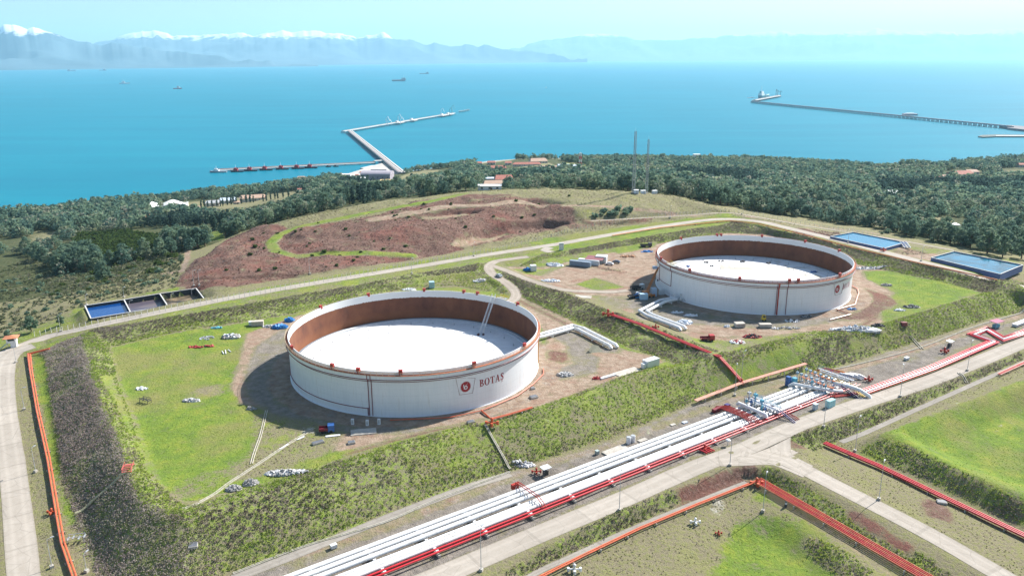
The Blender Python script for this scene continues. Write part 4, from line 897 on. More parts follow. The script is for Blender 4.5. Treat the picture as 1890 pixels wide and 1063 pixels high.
for o, hh in ((-.4, 4.3), (2.3, 4.6), (5.2, 3.4)): 
    p = Vector(cor(sc_+4.5, o, 0))-L0; MB().cyl(p, .25, hh, 8).box(p+Vector((0, 0, hh)), (1.1, 1.1, .9), .4).cyl(p+Vector((0, 0, hh)), .12, 1.3, 6).build('valve_actuator', TEAL if o > 0 else STEEL, m1)
walkway(m1, sc_+8.6, -1.8, 10.5, 1.6); walkway(m1, sc_+4.4, -1.8, 10.5, 1.9, 1.0, STEEL, BLUE); steps(m1, sc_+6.6, 10.6, 1.6, 18.2, -.9)
for d in range(6):
    sx = sM1-2.5+d*.75; o1_ = 8.7+(.9 if d > 2 else 0)
    MB().tube(local([cor(sx-1.5, -5.2-d*.3, -.5), cor(sx, -2.6, .9), cor(sx, o1_-2.4, 1.25), cor(sx, o1_+.6, .9), cor(sx, o1_+1.6, -.1)], m1), .17, 8).build('foam_pipe', RED, m1)
MB().box(Vector(cor(sM1-2, -4.2, -.2))-L0, (5, 1.4, 1.2), math.atan2(u[1], u[0])).build('foam_valve_box', DRED, m1)
MB().box(Vector(cor(sM1+2, -3.6, .1))-L0, (1.6, 1.5, 1.6), math.atan2(u[1], u[0])).build('control_box', PURP, m1)
for d in range(3): MB().tube(local([cor(sc_+8+d*.8, 12, .2), cor(sc_+8+d*.8, 15.5, .1), cor(sc_+8.5+d*.8, 17, -.7)], m1), .16, 6).build('foam_pipe', RED, m1)
m2 = thing('valve_station', 'larger pipe valve station with blue cabinets, curved white headers and yellow railings', 'valve station', cor(sM2+12, 5, -1.2))
L0 = m2.location; sB = sM2
for k, o in enumerate(OFF):
    r = .6 if k < 3 else .5
    MB().tube(local([cor(sB-.3, o), cor(sB+19, o)], m2), r, 12).build('pipe_spool', PW if k % 2 else STEEL, m2, True)
    for j, ds in enumerate((3.5, 8.5, 14.5)): valve(m2, sB+ds+.6*(k % 2), o, ((STEEL, PW, TEAL), (STEEL, PW, BLUE), (PW, STEEL, STEEL))[j][k % 3], 1.8+((k+j) % 3)*.6, .95 if k < 3 else .8)
MB().tube(local([cor(sB-1.5, -2.0, .2), cor(sB-1, -.5, 1.5), cor(sB+2, 6, 1.5), cor(sB+6.5, 12.6, 1.3), cor(sB+9, 13.2, .8)], m2), .62, 12).build('header_pipe', PW, m2, True)
MB().tube(local([cor(sB+11.5, 8, 1.6), cor(sB+11.5, 14, 2.4), cor(sB+12.6, 18, 2.0), cor(sB+13.8, 21, .4), cor(sB+14, 21.4, -.7)], m2), .75, 12).build('header_pipe', PW, m2, True)
MB().tube(local([cor(sB+16.4, -1.5, 1.9), cor(sB+16.4, 11, 1.9)], m2), .5, 12).build('header_pipe', STEEL, m2, True)
for d in range(3): MB().tube(local([cor(sB+20+d*1.5, 4+d, .2), cor(sB+20.5+d*1.5, 4.6+d, 2.1), cor(sB+22.5+d*1.5, 7.5+d, 1.9), cor(sB+25+d*1.2, 10.3+d*.5, .5), cor(sB+28, 11.4, .05)], m2), .42, 10).build('header_pipe', PW if d else STEEL, m2, True)
walkway(m2, sB+6, -2.5, 11.5, 2.2, 1.5, RUSTF, CREAM); walkway(m2, sB+11.8, -2.5, 12, 2.3, 1.4, RUSTF, YEL); walkway(m2, sB+17.6, -3, 12, 2.5, 1.3, STEEL, BLUE); steps(m2, sB+13, 12.5, 2.2, 21.5, -.8, YEL); steps(m2, sB+10.2, 11.5, 2.2, 20.5, -.9)
MB().box(Vector(cor(sB-.5, -3.2, 1.2))-L0, (1.4, 1.6, 4.4), math.atan2(u[1], u[0])).build('blue_cabinet', BLUE, m2)
MB().box(Vector(cor(sB+1.6, -2.0, 1.0))-L0, (1.6, 1.6, 3.6), math.atan2(u[1], u[0])).build('control_box', TEAL, m2)
mb = MB()
for o in (-3, -1.2, .8, 3.2, 5.5, 8): 
    for ds in (4.4, 9.9): p = Vector(cor(sB+ds, o, 0))-L0; mb.cyl(p, .14, 3.6+((o*7) % 1.3), 6).box(p+Vector((0, 0, 3.8)), (.9, .8, .8), .3)
mb.build('valve_actuator', pm('actuator_grey', (.30, .42, .50), .5, .1), m2)
for d in range(7): MB().tube(local([cor(sB+16+d*.6, -5.5, .3), cor(sB+17+d*.9, -3, 1.6), cor(sB+22+d*.4, 4, 1.6), cor(sB+26, 6+d*.4, .4)], m2), .13, 6).build('foam_pipe', RED if d % 3 else YEL, m2)
for d in range(2): MB().tube(local([cor(sB+3+d, 12.5+d*1.2, 0), cor(sB+8+d, 14.5+d*1.2, .1), cor(sB+13, 15.5+d*1.1, .1), cor(sB+13.5, 17, -.6)], m2), .3, 8).build('foam_pipe', RED, m2)
c1 = thing('electric_cabinet', 'large pale teal electric cabinet on legs before the larger valve station', 'cabinet', cor(sB-3.6, 17.0, -1.2)); rzc = math.atan2(u[1], u[0])
MB().box((0, 0, 2.1), (3.6, 1.7, 2.6), rzc).build('housing', pm('teal_cabinet', (.34, .60, .62), .5, .08), c1); f_ = MB()
for q in (-1.2, 0, 1.2): f_.box(UX*q+NXV*.87+Vector((0, 0, 2.1)), (1.1, .05, 2.3), rzc)
f_.build('door', pm('teal_door', (.26, .52, .55), .5, .06), c1); MB().box((0, 0, .4), (3.8, 2, .8), rzc).build('plinth', CONCR, c1)
c2 = thing('electric_cabinet', 'small grey cabinet left of the pale teal one beside the road', 'cabinet', cor(sB-9.6, 15.2, -1.2)); MB().box((0, 0, 1.6), (1.5, 1.2, 2.2), rzc).box((0, 0, 2.75), (1.8, 1.5, .12), rzc).build('housing', pm('grey_cabinet', (.42, .5, .55), .5, .06), c2); MB().box((0, 0, .25), (1.7, 1.4, .5), rzc).build('plinth', CONCR, c2)
# right hand run with its expansion loop
def run(name, label, places, mat, r, z=1.0, n=8, off=0, cat='pipe', group=None, sup=0):
    W = [g3(*p) for p in places]; W = offs(W, off); W = [(a, b, c+z) for a, b, c in W]; o = MB().tube(W, r, n).build(name, mat, None, True); return tag(o, label, cat, group)
LOOP = [(1597,723),(1722,679),(1835,630.5),(1797,617.5),(1822,608),(1852,626),(1890,614),(1990,570)]
for k, (o, mt, r, lb) in enumerate(((1.3, PR, .34, 'red pipe on the road side of the zigzag run at the right'), (.1, PW, .46, 'white pipe in the middle of the zigzag run at the right'), (-1.15, PR, .34, 'red pipe on the grassy side of the zigzag run at the right'), (-2.1, PR, .22, 'thin red pipe farthest from the road in the zigzag run at the right'))):
    W = [np.array(atz(px, py, 95.2+(px-1597)/293*2.6)) for px, py in LOOP]
    tag(MB().tube(offs(W, o), r, 10).build('zigzag_pipe', mt, None, True), lb, 'pipe', 'pipes of the zigzag run')
# bundles on trestles
def bundle(label, places, cnt, sp, mat, r, z=1.0, grp=None, name='pipe_bundle', step=9, head=None, tz=None):
    W = [g3(*p) for p in places]; root = thing(name, label, 'pipe bundle', W[0], 0, grp); L0 = np.array(W[0])
    for k in range(cnt):
        P_ = offs(W, (k-(cnt-1)/2)*sp); MB().tube([np.array((a, b, c+z))-L0 for a, b, c in P_], r, 8).build('pipe', mat[k % len(mat)] if isinstance(mat, list) else mat, root, True)
    q = None; wdt = cnt*sp+.6
    for a, b in zip(W[:-1], W[1:]):
        Ls = np.hypot(*(b-a)[:2]); m_ = int(Ls/step)
        for i in range(m_):
            p = a+(b-a)*((i+.5)/m_); ang = math.atan2((b-a)[1], (b-a)[0]); zz = hz(p[0], p[1]); hgt = p[2]+z-zz
            if q is None: q = MB().box((0, 0, -r-.12), (.25, wdt, .24)).box((0, -wdt/2+.25, -r-1.2), (.28, .28, 2.2)).box((0, wdt/2-.25, -r-1.2), (.28, .28, 2.2)).build('trestle', CONCR, root, loc=p+np.array((0, 0, z))-L0)
            else: c = q.copy(); COL.objects.link(c); c.parent = root; q = c; c.location = tuple(p+np.array((0, 0, z))-L0)
            q.rotation_euler.z = ang
    return root
bundle('wide bundle of six red pipes running down to the bottom right', [(1397,891),(1500,950),(1620,1020),(1738,1088),(1800,1125)], 6, .68, [PO, PR, PO, PR, PR, PO], .17, 1.1)
bundle('bundle of three red pipes running to the right edge below the grassy embankment', [(1521,822),(1620,864),(1750,927),(1895,996),(1960,1030)], 3, .8, [PR, PR, PR], .3, 1.0)
bundle('pair of orange pipes beside the lower path', [(980,1078),(1080,1028),(1180,980),(1290,934),(1394,893)], 2, .6, [PO, PO], .2, .9, step=8)
bundle('pair of orange pipes along the foot of the left embankment', [(92,647),(54,657),(58,690),(70,760),(90,850),(104,935),(116,1005),(141,1078)], 2, .75, [PO, PO], .26, .9, step=10)
bundle('pale salmon pipes along the foot of the front embankment', [(1283,746),(1370,712),(1487,677)], 3, .55, [PS, PS, PS], .25, 1.4, step=8)
bundle('bright red pipes along the crest between the two tank yards', [(1124,583),(1180,602),(1250,631),(1328,663)], 4, .55, [PR, RED, PR, RED], .27, 1.0, step=9)
bundle('pale red pipes stepping down the bank to the salmon pipes', [(1328,663),(1348,684),(1369,708)], 4, .55, [PS, PR, PS, PR], .2, 1.0, step=9)
bundle('orange pipes following the upper road behind the farther tank', [(1130,437),(1220,422),(1345,409.5),(1400,415),(1470,432),(1568,458),(1700,489),(1840,519)], 2, .8, [pm('pipe_ochre', (.55, .36, .08), .5, .15), PO], .22, .8, step=14)
bundle('red pipes by the path at the right edge', [(1843,694),(1900,668),(1960,640)], 3, .6, [PS, PR, PS], .2, .8, step=8)
bundle('short orange red pipe in front of the near tank', [(905,777),(940,768),(983,755)], 2, .6, [ORG, ORG], .2, .7, step=7)
# red ring main around the foot of the tanks
def ring_main(T, label, pts, mat=ORG, r=.2, z=.5):
    W = [atz(px, py, T[2]+z) for px, py in pts]; tag(MB().tube(W, r, 6).build('ring_main', mat, None, True), label, 'pipe')
ring_main(T1, 'orange red pipe curving round the front foot of the near tank', [(720,775),(770,773),(830,770),(890,757),(920,745),(955,730),(985,708),(1003,690),(1003,680)])
ring_main(T1, 'short orange red link pipe crossing to the bank before the near tank', [(888,757),(896,764),(905,772)], r=.3)
ring_main(T2, 'red stepped pipe at the right foot of the farther tank', [(1572,527),(1583,533),(1585,540),(1578,562),(1545,571),(1570,580),(1532,590)], PS, .3)
def twin(T, label, pts, r=.72, z=1.3, sepn=2.9, cnt=2):
    W = [atz(px, py, T[2]+z) for px, py in pts]; L0 = np.array(atz(pts[0][0], pts[0][1], T[2])); root = thing('tank_pipeline', label, 'pipeline', L0)
    for k in range(cnt):
        P_ = offs(W, (k-.5)*sepn); a, b = np.array(P_[-2]), np.array(P_[-1]); e = b+(b-a)/np.linalg.norm(b-a)*1.2; P2 = [np.array(p)-L0 for p in P_]+[e+np.array((0, 0, -.9))-L0]
        MB().tube(P2, r, 12).build('pipe', PW, root, True)
    for a, b in zip(W[:-1], W[1:]):
        n_ = int(np.hypot(*(b-a)[:2])/7)
        for i in range(n_): p = a+(b-a)*(i+.5)/n_-L0; MB().box((p[0], p[1], .2), (.6, sepn+1.6, .8), math.atan2((b-a)[1], (b-a)[0])).box((p[0], p[1], .75), (.5, sepn-.4, .5), math.atan2((b-a)[1], (b-a)[0])).build('saddle', PW, root)
    return root
twin(T1, 'pair of white pipes bending right away from the near tank', [(985,622),(1000,619),(1057,603),(1072,607),(1131,637)])
twin(T2, 'pair of white pipes bent in a corner before the farther tank', [(1246,551),(1222,556),(1187,574),(1200,582),(1258,604)])
# valve tangle where the white pipes leave the farther tank
vt = thing('tank_valves', 'pale valves and braces where white pipes leave the farther tank', 'valves', atz(1250, 556, T2[2])); mb = MB()
for k in range(14): a = Vector((nr.uniform(-4, 5), nr.uniform(-2.5, 3), 0)); mb.bar(a, a+Vector((nr.uniform(-1.5, 1.5), nr.uniform(-1, 1), nr.uniform(1.5, 3.4))), .16)
mb.build('brace', STEEL, vt)
for dx in (-1.6, 1.4): MB().sphere((dx, 0, 1), .95, 10, 6).cyl((dx, 0, 1), .22, 2.4, 8).box((dx, 0, 3.4), (.9, .9, .6)).build('valve', PW, vt)
# ------------------------------------------------------------------ buildings on the coast
CLR = []
ROOFR = pm('roof_tiles_red', (.42, .16, .12), .85, .2, .4); ROOFT = pm('roof_tan', (.50, .34, .25), .85, .12, .3); ROOFW = pm('roof_white', (.80, .80, .78), .6, .05, .2)
WALLC = pm('wall_cream', (.62, .58, .50), .85, .1, .3); WALLG = pm('wall_grey', (.42, .43, .44), .8, .12, .3); WALLM = pm('wall_mauve', (.36, .33, .37), .8, .12, .2); GLASS = pm('window_dark', (.03, .045, .06), .15, .1); ROOFB = pm('roof_blue_white', (.62, .70, .78), .5, .08, .3); DOORM = pm('door_brown', (.16, .09, .05), .7, .1)
def house(px, py, wd, dp, h, rz, label, roof=ROOFR, wall=WALLC, kind='gable', name='house', cat='building', clear=1.0, group=None, dz=0):
    p = g3(px, py); p[2] += dz; root = thing(name, label, cat, p, rz, group); CLR.append((p[0], p[1], max(wd, dp)*.62*clear+3, p))
    MB().box((0, 0, h/2-1), (wd, dp, h+2)).build('wall', wall, root); rr = h*.38 if kind == 'gable' else .4
    if kind == 'gable':
        o = .5; a, b = wd/2+o, dp/2+o; MB().add([(-a, -b, h), (a, -b, h), (a, b, h), (-a, b, h), (-a*.82, 0, h+dp*.24), (a*.82, 0, h+dp*.24)], [(3, 2, 1, 0), (0, 1, 5, 4), (2, 3, 4, 5), (1, 2, 5), (3, 0, 4)]).build('roof', roof, root)
    elif kind == 'vault':
        mb = MB(); n = 8; V = []
        for i in range(n+1): t = math.pi*i/n; V += [(-wd/2-.4, -math.cos(t)*(dp/2+.4), h+math.sin(t)*dp*.2), (wd/2+.4, -math.cos(t)*(dp/2+.4), h+math.sin(t)*dp*.2)]
        mb.add(V, [(2*i, 2*i+1, 2*i+3, 2*i+2) for i in range(n)]+[tuple(range(0, 2*n+2, 2))[::-1], tuple(range(1, 2*n+2, 2))]).build('roof', roof, root)
    else: MB().box((0, 0, h+.25), (wd+.8, dp+.8, .5)).build('roof', roof, root)
    q = None; n = max(2, min(6, int(wd/5)))
    for i in range(n):
        x = (i+.5)/n*wd-wd/2
        if q is None: q = MB().box((0, 0, 0), (1.6, .12, 1.3)).build('window', GLASS, root, loc=(x, -dp/2-.05, h*.58))
        else: c = q.copy(); COL.objects.link(c); c.parent = root; c.location = (x, -dp/2-.05, h*.58)
    MB().box((0, 0, 1.1), (1.3, .14, 2.2)).build('door', DOORM, root, loc=(wd*.08, -dp/2-.06, 0)); return root
HS = [(883,305,14,11,4.5,.1,'small red roofed house leftmost of the seaside village',ROOFR),(907,304,16,11,4.5,.0,'second red roofed house from the left in the seaside village',ROOFR),(919,314,26,14,4,.1,'low pinkish roofed house below the village cypresses',ROOFR),(938,305,12,10,4.5,0,'red roofed house tucked left of the two village cypresses',ROOFR),
 (972,307,46,12,4,.05,'long red roofed building right of the village cypresses',ROOFR),(993,302,30,18,5,.2,'wide red roofed building at the top of the village',ROOFT),(1013,315,34,14,4,0,'pale low building in the bare trees of the village',ROOFT),(1014,327,12,10,4,0,'small dark pink roofed house below the bare trees',ROOFR)]
for px, py, a, b_, h, rz, lb, rf in HS: house(px, py, a, b_, h, rz, lb, rf)
house(901, 337, 26, 10, 4.5, .1, 'long flat grey roofed building behind the hill left of centre', ROOFB, WALLG, 'flat'); house(930, 341, 17, 14, 6, .1, 'red hipped roof house with windows just behind the hill crest', ROOFR, WALLG); house(913, 345, 20, 10, 3.5, .15, 'low tan roofed house just behind the hill crest', ROOFT, WALLC); house(904, 350, 18, 8, 3, 0, 'white low wall building nearest the hill crest', ROOFW, ROOFW, 'flat')
house(862, 338, 12, 9, 4, 0, 'small tan roofed hut among pines left of the flat building', ROOFT)
house(1041, 316, 17, 18, 6, .1, 'left one of two pale blue vaulted halls by the red and white mast', ROOFB, WALLG, 'vault'); house(1056, 316, 15, 18, 6, .1, 'right one of two pale blue vaulted halls by the red and white mast', ROOFB, WALLG, 'vault')
house(1285, 299, 13, 9, 11, 0, 'white tower like building above the trees at the shore', ROOFW, ROOFW, 'flat', dz=4)
house(1772, 326, 34, 18, 4.5, .15, 'large red roofed house in the woods at the right', ROOFR, WALLC); house(1791, 322, 20, 12, 4.5, .15, 'smaller brownish roofed house adjoining the large red roofed one', ROOFT, WALLC); house(1724, 333, 20, 9, 3.5, -.1, 'low pink roofed house left of the large red roofed one', ROOFR, ROOFW); house(1743, 330, 9, 8, 4, 0, 'tiny tan house between the pink and the large red roof', ROOFT)
house(1656, 364, 26, 12, 4.5, 0, 'white pitched roof shed in the right hand woods', ROOFW, WALLG); house(1703, 362, 10, 7, 3, 0, 'small yellowish roof beside the white pitched shed', pm('roof_yellow', (.5, .46, .2), .8, .1), WALLC)
house(1746, 422, 15, 8, 3.2, -.1, 'flat white roofed hut at the wood edge above the right reservoir', ROOFW, WALLC, 'flat'); house(1885, 309, 14, 10, 5, 0, 'red roofed house cut by the right edge on the headland', ROOFR, WALLC); house(1867, 303, 8, 7, 4, 0, 'tiny white house on the right hand headland', ROOFW, WALLC)
house(285, 405, 20, 9, 4, .2, 'orange red roofed house among trees below the big white hall', pm('roof_orange', (.5, .2, .1), .8, .15), WALLC, clear=1.2); house(353, 387, 22, 5, 3, .3, 'low tan shed right of the big white hall', ROOFT, WALLC, 'flat')
house(467, 371, 34, 15, 5, .32, 'long tan tiled farm building behind the cypress row', ROOFT, WALLC); house(393, 380, 17, 12, 4.5, .3, 'grey farm house behind the left of the cypress row', WALLG, WALLC); house(421, 375, 22, 13, 4.5, .3, 'pale blue roofed farm building behind the cypress row', ROOFB, WALLC); house(437,377,8,6,3,.3,'tiny tan shed between the blue roofed and tiled farm buildings',ROOFT,WALLC)
house(553, 353, 6, 5, 3, .2, 'little red roofed hut in the trees right of the cypress row', ROOFR, WALLC)
# big hall with the wavy white roof
p = g3(314, 388); CLR.append((p[0], p[1], 34, p)); hall = thing('hall', 'large hall with a wavy bright white roof near the left shore', 'building', p, .28); W_, D_, N = 44, 24, 12; V = []
for i in range(N+1):
    x = -W_/2+W_*i/N; z = 9+2.2*math.sin(i/N*2*math.pi*1.5+2.6)
    V += [(x, -D_/2-1.5, z-1.2), (x, 0, z+.8), (x, D_/2+1.5, z)]
fs = [(3*i+j, 3*i+3+j, 3*i+4+j, 3*i+1+j) for i in range(N) for j in range(2)]; MB().add(V+[(a, b, c-.5) for a, b, c in V], fs+[tuple(3*(N+1)+k for k in f[::-1]) for f in fs]).build('roof', ROOFW, hall, True)
MB().box((0, 0, 2.4), (W_-2, D_-1, 8.8)).build('wall', WALLG, hall); MB().box((W_/2-.6, -2, 3.5), (1, D_-4, 7)).build('end_wall', WALLC, hall)
for i in range(5): MB().box((-16+i*8, -D_/2+.4, 3), (4.5, .2, 3.5)).build('window', GLASS, hall)
# harbour yard
house(636, 328, 24, 12, 6, 0, 'white flat building leftmost in the harbour yard', ROOFW, ROOFW, 'flat', clear=.8); house(700, 320, 30, 12, 7, -.05, 'long white roofed shed beside the causeway foot', ROOFW, WALLM, 'flat', clear=.6, dz=1)
hb = house(697, 331, 46, 26, 8, -.1, 'large mauve grey warehouse in the harbour yard', WALLM, WALLM, 'vault', clear=.8); house(661, 334, 26, 9, 4.5, -.1, 'flat white roof with dark front below the harbour', ROOFW, DARK, 'flat', clear=.9); house(660, 339, 16, 9, 4, -.2, 'white shed half hidden by pines below the harbour', ROOFW, ROOFW, clear=.9)
house(713, 340, 15, 10, 5, .1, 'ochre yellow building at the right of the harbour yard', pm('ochre_wall', (.6, .42, .16), .8, .1), pm('ochre_wall', (.6, .42, .16), .8, .1), 'flat', clear=.9); house(668, 322, 8, 7, 4, 0, 'small mauve red roofed cabin in the harbour yard', ROOFR, ROOFW); house(659, 326, 6, 5, 3, 0, 'tiny red and white cabin in the harbour yard', ROOFR, ROOFW)
house(556, 332, 12, 9, 4.5, 0, 'round tan beach pavilion at the shore left of the harbour', ROOFT, WALLC, clear=.7)
# ------------------------------------------------------------------ vegetation
def leaf_mat(name, stops, tint=True, tr=.0):
    m, n, l, b = newmat(name); a = n.new('ShaderNodeAttribute'); a.attribute_name = 'tint'; oi = n.new('ShaderNodeObjectInfo')
    f = mth(n, l, 'FRACT', mth(n, l, 'ADD', a.outputs['Fac'], mth(n, l, 'MULTIPLY', oi.outputs['Random'], .37)))
    c = ramp(n, l, f, stops); l.new(c, b.inputs['Base Color']); b.inputs['Roughness'].default_value = .9; b.inputs['Specular IOR Level'].default_value = .1
    t = n.new('ShaderNodeBsdfTranslucent'); l.new(c, t.inputs[0]); x = n.new('ShaderNodeMixShader'); x.inputs[0].default_value = .5; l.new(b.outputs[0], x.inputs[1]); l.new(t.outputs[0], x.inputs[2]); l.new(x.outputs[0], n['Material Output'].inputs['Surface']); return m
PINE = leaf_mat('pine_foliage', [(0, (.065, .125, .105)), (.3, (.115, .195, .15)), (.6, (.18, .265, .17)), (.82, (.25, .30, .19)), (1, (.35, .34, .28))])
CYPR = leaf_mat('cypress_foliage', [(0, (.04, .08, .075)), (1, (.07, .12, .09))])
BROAD = leaf_mat('broadleaf_foliage', [(0, (.04, .07, .02)), (.5, (.075, .12, .03)), (1, (.12, .15, .06))])
BARK = pm('bark', (.13, .09, .06), .95, .25)
SCRUBM = leaf_mat('scrub_leaves', [(0, (.20, .165, .14)), (.25, (.29, .25, .205)), (.42, (.35, .32, .25)), (.56, (.24, .28, .10)), (.8, (.30, .38, .08)), (1, (.22, .32, .05))])
DRYM = leaf_mat('dry_brush', [(0, (.31, .25, .23)), (.45, (.38, .32, .29)), (.72, (.44, .39, .35)), (.85, (.33, .32, .20)), (1, (.26, .33, .11))])
WEED = leaf_mat('green_weeds', [(0, (.17, .26, .04)), (.5, (.25, .36, .05)), (.85, (.35, .41, .07)), (1, (.42, .38, .16))])
def quads_cloud(rg, blobs, nq, size, flat=.0):
    """leaf faces spread through a set of ellipsoid blobs; returns verts (4n,3)"""
    B = np.array(blobs); w_ = B[:, 3]**2; k = rg.choice(len(B), nq, p=w_/w_.sum()); d = rg.normal(size=(nq, 3)); d /= np.linalg.norm(d, axis=1)[:, None]
    r = rg.uniform(.55, 1.0, nq)[:, None]; c = B[k, :3]+d*r*B[k, 3:4]*np.array([1, 1, .78])
    nrm_ = d+rg.normal(size=(nq, 3))*.55+np.array([0, 0, .35]); nrm_ /= np.linalg.norm(nrm_, axis=1)[:, None]
    t = np.cross(nrm_, rg.normal(size=(nq, 3))); t /= np.linalg.norm(t, axis=1)[:, None]; b_ = np.cross(nrm_, t); s = (size*rg.uniform(.6, 1.25, nq))[:, None]
    return np.stack([c-t*s-b_*s*.6, c+t*s*.3-b_*s, c+t*s+b_*s*.7, c-t*s*.4+b_*s], 1).reshape(-1, 3)
def pine_blobs(rg, h, w):
    out = []
    n = int(rg.integers(8, 12))
    for i in range(n):
        t = (i+.5)/n; z = h*(.28+.64*t); rr = w*.5*(1-abs(t-.35)*.95)*rg.uniform(.5, .9); a = i*2.4+rg.uniform(0, 1)
        out.append((math.cos(a)*rr, math.sin(a)*rr, z, w*.26*rg.uniform(.75, 1.15)*(1.1-t*.45)))
    out.append((0, 0, h*.9, w*.2)); return out
def cyp_blobs(rg, h, w): return [(rg.uniform(-.1, .1), rg.uniform(-.1, .1), h*(.1+.87*i/7), w*.5*math.sin(math.pi*(.16+.78*i/8))**.7) for i in range(8)]
def broad_blobs(rg, h, w): return [(math.cos(i*2.4)*w*.28*rg.uniform(.4, 1.1), math.sin(i*2.4)*w*.28*rg.uniform(.4, 1.1), h*(.4+.4*rg.random()), w*.27*rg.uniform(.7, 1.2)) for i in range(8)]
def bush_blobs(rg, h, w): return [(math.cos(i*2.4)*w*.25*rg.uniform(.3, 1.1), math.sin(i*2.4)*w*.25*rg.uniform(.3, 1.1), h*(.25+.35*rg.random()), w*.25*rg.uniform(.7, 1.2)) for i in range(6)]
def set_tint(me, vals):
    at_ = me.attributes.new('tint', 'FLOAT', 'POINT'); at_.data.foreach_set('value', np.asarray(vals, np.float32))
def cloud_obj(name, V, m, tint, parent=None):
    o = npmesh(name, V, np.arange(len(V)).reshape(-1, 4), m); set_tint(o.data, tint)
    if parent: o.parent = parent
    return o
def tree_proto(kind, seed, h, w, nq, size, label, cat='tree', group=None):
    rg = np.random.default_rng(seed); root = thing({'pine': 'pine_tree', 'cyp': 'cypress_tree', 'broad': 'broadleaf_tree'}[kind], label, cat, (0, 0, 0), 0, group)
    bl = {'pine': pine_blobs, 'cyp': cyp_blobs, 'broad': broad_blobs}[kind](rg, h, w); V = quads_cloud(rg, bl, nq, size)
    cloud_obj('crown', V, {'pine': PINE, 'cyp': CYPR, 'broad': BROAD}[kind], np.repeat(np.clip(rg.normal(.45, .2, nq), 0, 1), 4)*.62, root)
    mb = MB().tube([(0, 0, -.6), (.05, 0, h*.3), (.1, .1, h*.62)], [w*.045, w*.035, w*.015], 6)
    for i in range(4): a = i*1.7; z = h*(.3+.1*i); mb.tube([(0, 0, z), (math.cos(a)*w*.25, math.sin(a)*w*.25, z+h*.1)], [w*.02, w*.008], 4)
    mb.build('trunk', BARK, root); return root
def mask_at(k, x, y): return hat(MK[k], x, y)
def jit_points(x0, x1, y0, y1, sp):
    X, Y = np.meshgrid(np.arange(x0, x1, sp), np.arange(y0, y1, sp)); X = X+nr.uniform(-.48, .48, X.shape)*sp; Y = Y+nr.uniform(-.48, .48, X.shape)*sp
    return X.ravel(), Y.ravel()
def proj_arr(x, y, z):
    z = z-CZ; d = y*FW[1]+z*FW[2]; v = y*DN[1]+z*DN[2]; X, Y = F*x/d, F*v/d; return CXP+X*_c+Y*_s, CYP-X*_s+Y*_c
def inpoly(px, py, pts):
    r = np.zeros(px.shape, bool); n = len(pts)
    for i in range(n):
        (ax, ay), (bx, by) = pts[i-1], pts[i]
        if ay != by: r ^= ((ay > py) != (by > py)) & (px < (bx-ax)*(py-ay)/(by-ay)+ax)
    return r
def to_world_poly(pts): return [tuple(g3(*p)[:2]) for p in pts]
# forest
fx, fy = jit_points(-1500, 1900, 380, 1700, 6.6); fm = mask_at('forest', fx, fy); fz = hat(H, fx, fy)
ppx, ppy = proj_arr(fx, fy, fz); k = (fm > .35) & (fz > .6) & (ppx > -80) & (ppx < 1980); fx, fy, fz, ppx, ppy = fx[k], fy[k], fz[k], ppx[k], ppy[k]
# openings seen in the photograph (clearings, yards, villages, tracks), given as places on the land
OPEN = [[(-60,480),(40,470),(110,500),(60,530),(-60,540)],[(60,425),(112,428),(112,442),(70,448)],[(80,470),(120,460),(112,482),(84,488)],[(270,372),(345,377),(520,355),(570,352),(572,372),(475,402),(430,410),(360,392),(290,384)],
 [(130,430),(230,425),(310,440),(300,470),(200,490),(140,470)],[(338,430),(412,424),(418,442),(385,450),(345,446)],[(600,322),(740,318),(760,345),(700,352),(640,336)],[(735,345),(760,318),(835,310),(845,320),(795,340)],
 [(870,300),(1035,295),(1060,312),(1035,325),(960,325),(890,320)],[(1040,300),(1085,303),(1088,322),(1050,320)],[(900,335),(960,330),(955,345),(890,345)],[(1185,300),(1200,300),(1205,345),(1185,345)],[(1740,315),(1815,315),(1815,332),(1740,330)],[(1840,312),(1900,308),(1900,332),(1850,330)],
 [(1640,354),(1690,354),(1690,366),(1640,364)],[(1585,392),(1618,388),(1625,408),(1605,414)],[(1725,400),(1780,402),(1785,425),(1730,424)],[(1500,345),(1540,345),(1540,352),(1500,352)]]
op = np.zeros(fx.shape, bool)
for pl in OPEN: op |= inpoly(fx, fy, to_world_poly(pl))
for bx, by, br, bp in CLR:
    for s_ in np.arange(0, 52 if by > 900 else 30, 5): op |= np.hypot(fx-bx*(1-s_/by), fy-by+s_) < br*.85
dn = fbm(fx, fy, 60, 71, 3); left = (ppx < 420) & (ppy > 415); keep = ~op & (dn > -.25) & (~left | (dn > -.06+np.clip((ppy-500)/400, 0, .2)) ) & (nr.random(len(fx)) > .15)
fx, fy, fz, ppx, ppy, dn = [q[keep] for q in (fx, fy, fz, ppx, ppy, dn)]
CYB = [to_world_poly(p) for p in ([(262,418),(335,409),(425,411),(424,424),(360,434),(250,430)],[(1245,322),(1300,325),(1395,328),(1402,346),(1320,344),(1240,336)],[(615,345),(700,340),(702,352),(640,356)],[(725,328),(775,325),(770,345),(730,345)],[(1615,345),(1700,342),(1890,340),(1890,350),(1760,356),(1620,360)],[(918,312),(955,310),(955,322),(918,322)],[(640,368),(690,364),(700,380),(660,384)])]
cyp = np.zeros(fx.shape, bool)
for pl in CYB: cyp |= inpoly(fx, fy, pl)
gone = [(px, py, r) for px, py, r in ((1500, 395, 0),)]
hgt = np.where(cyp, nr.uniform(10, 15, len(fx)), nr.uniform(4.5, 13.5, len(fx))*(1+dn*.5)); near = np.argsort(-hgt/fy)
indiv = near[:300]; cidx = np.flatnonzero(cyp); ci = set(indiv[np.isin(indiv, cidx)])
isind = np.zeros(len(fx), bool); isind[indiv] = True
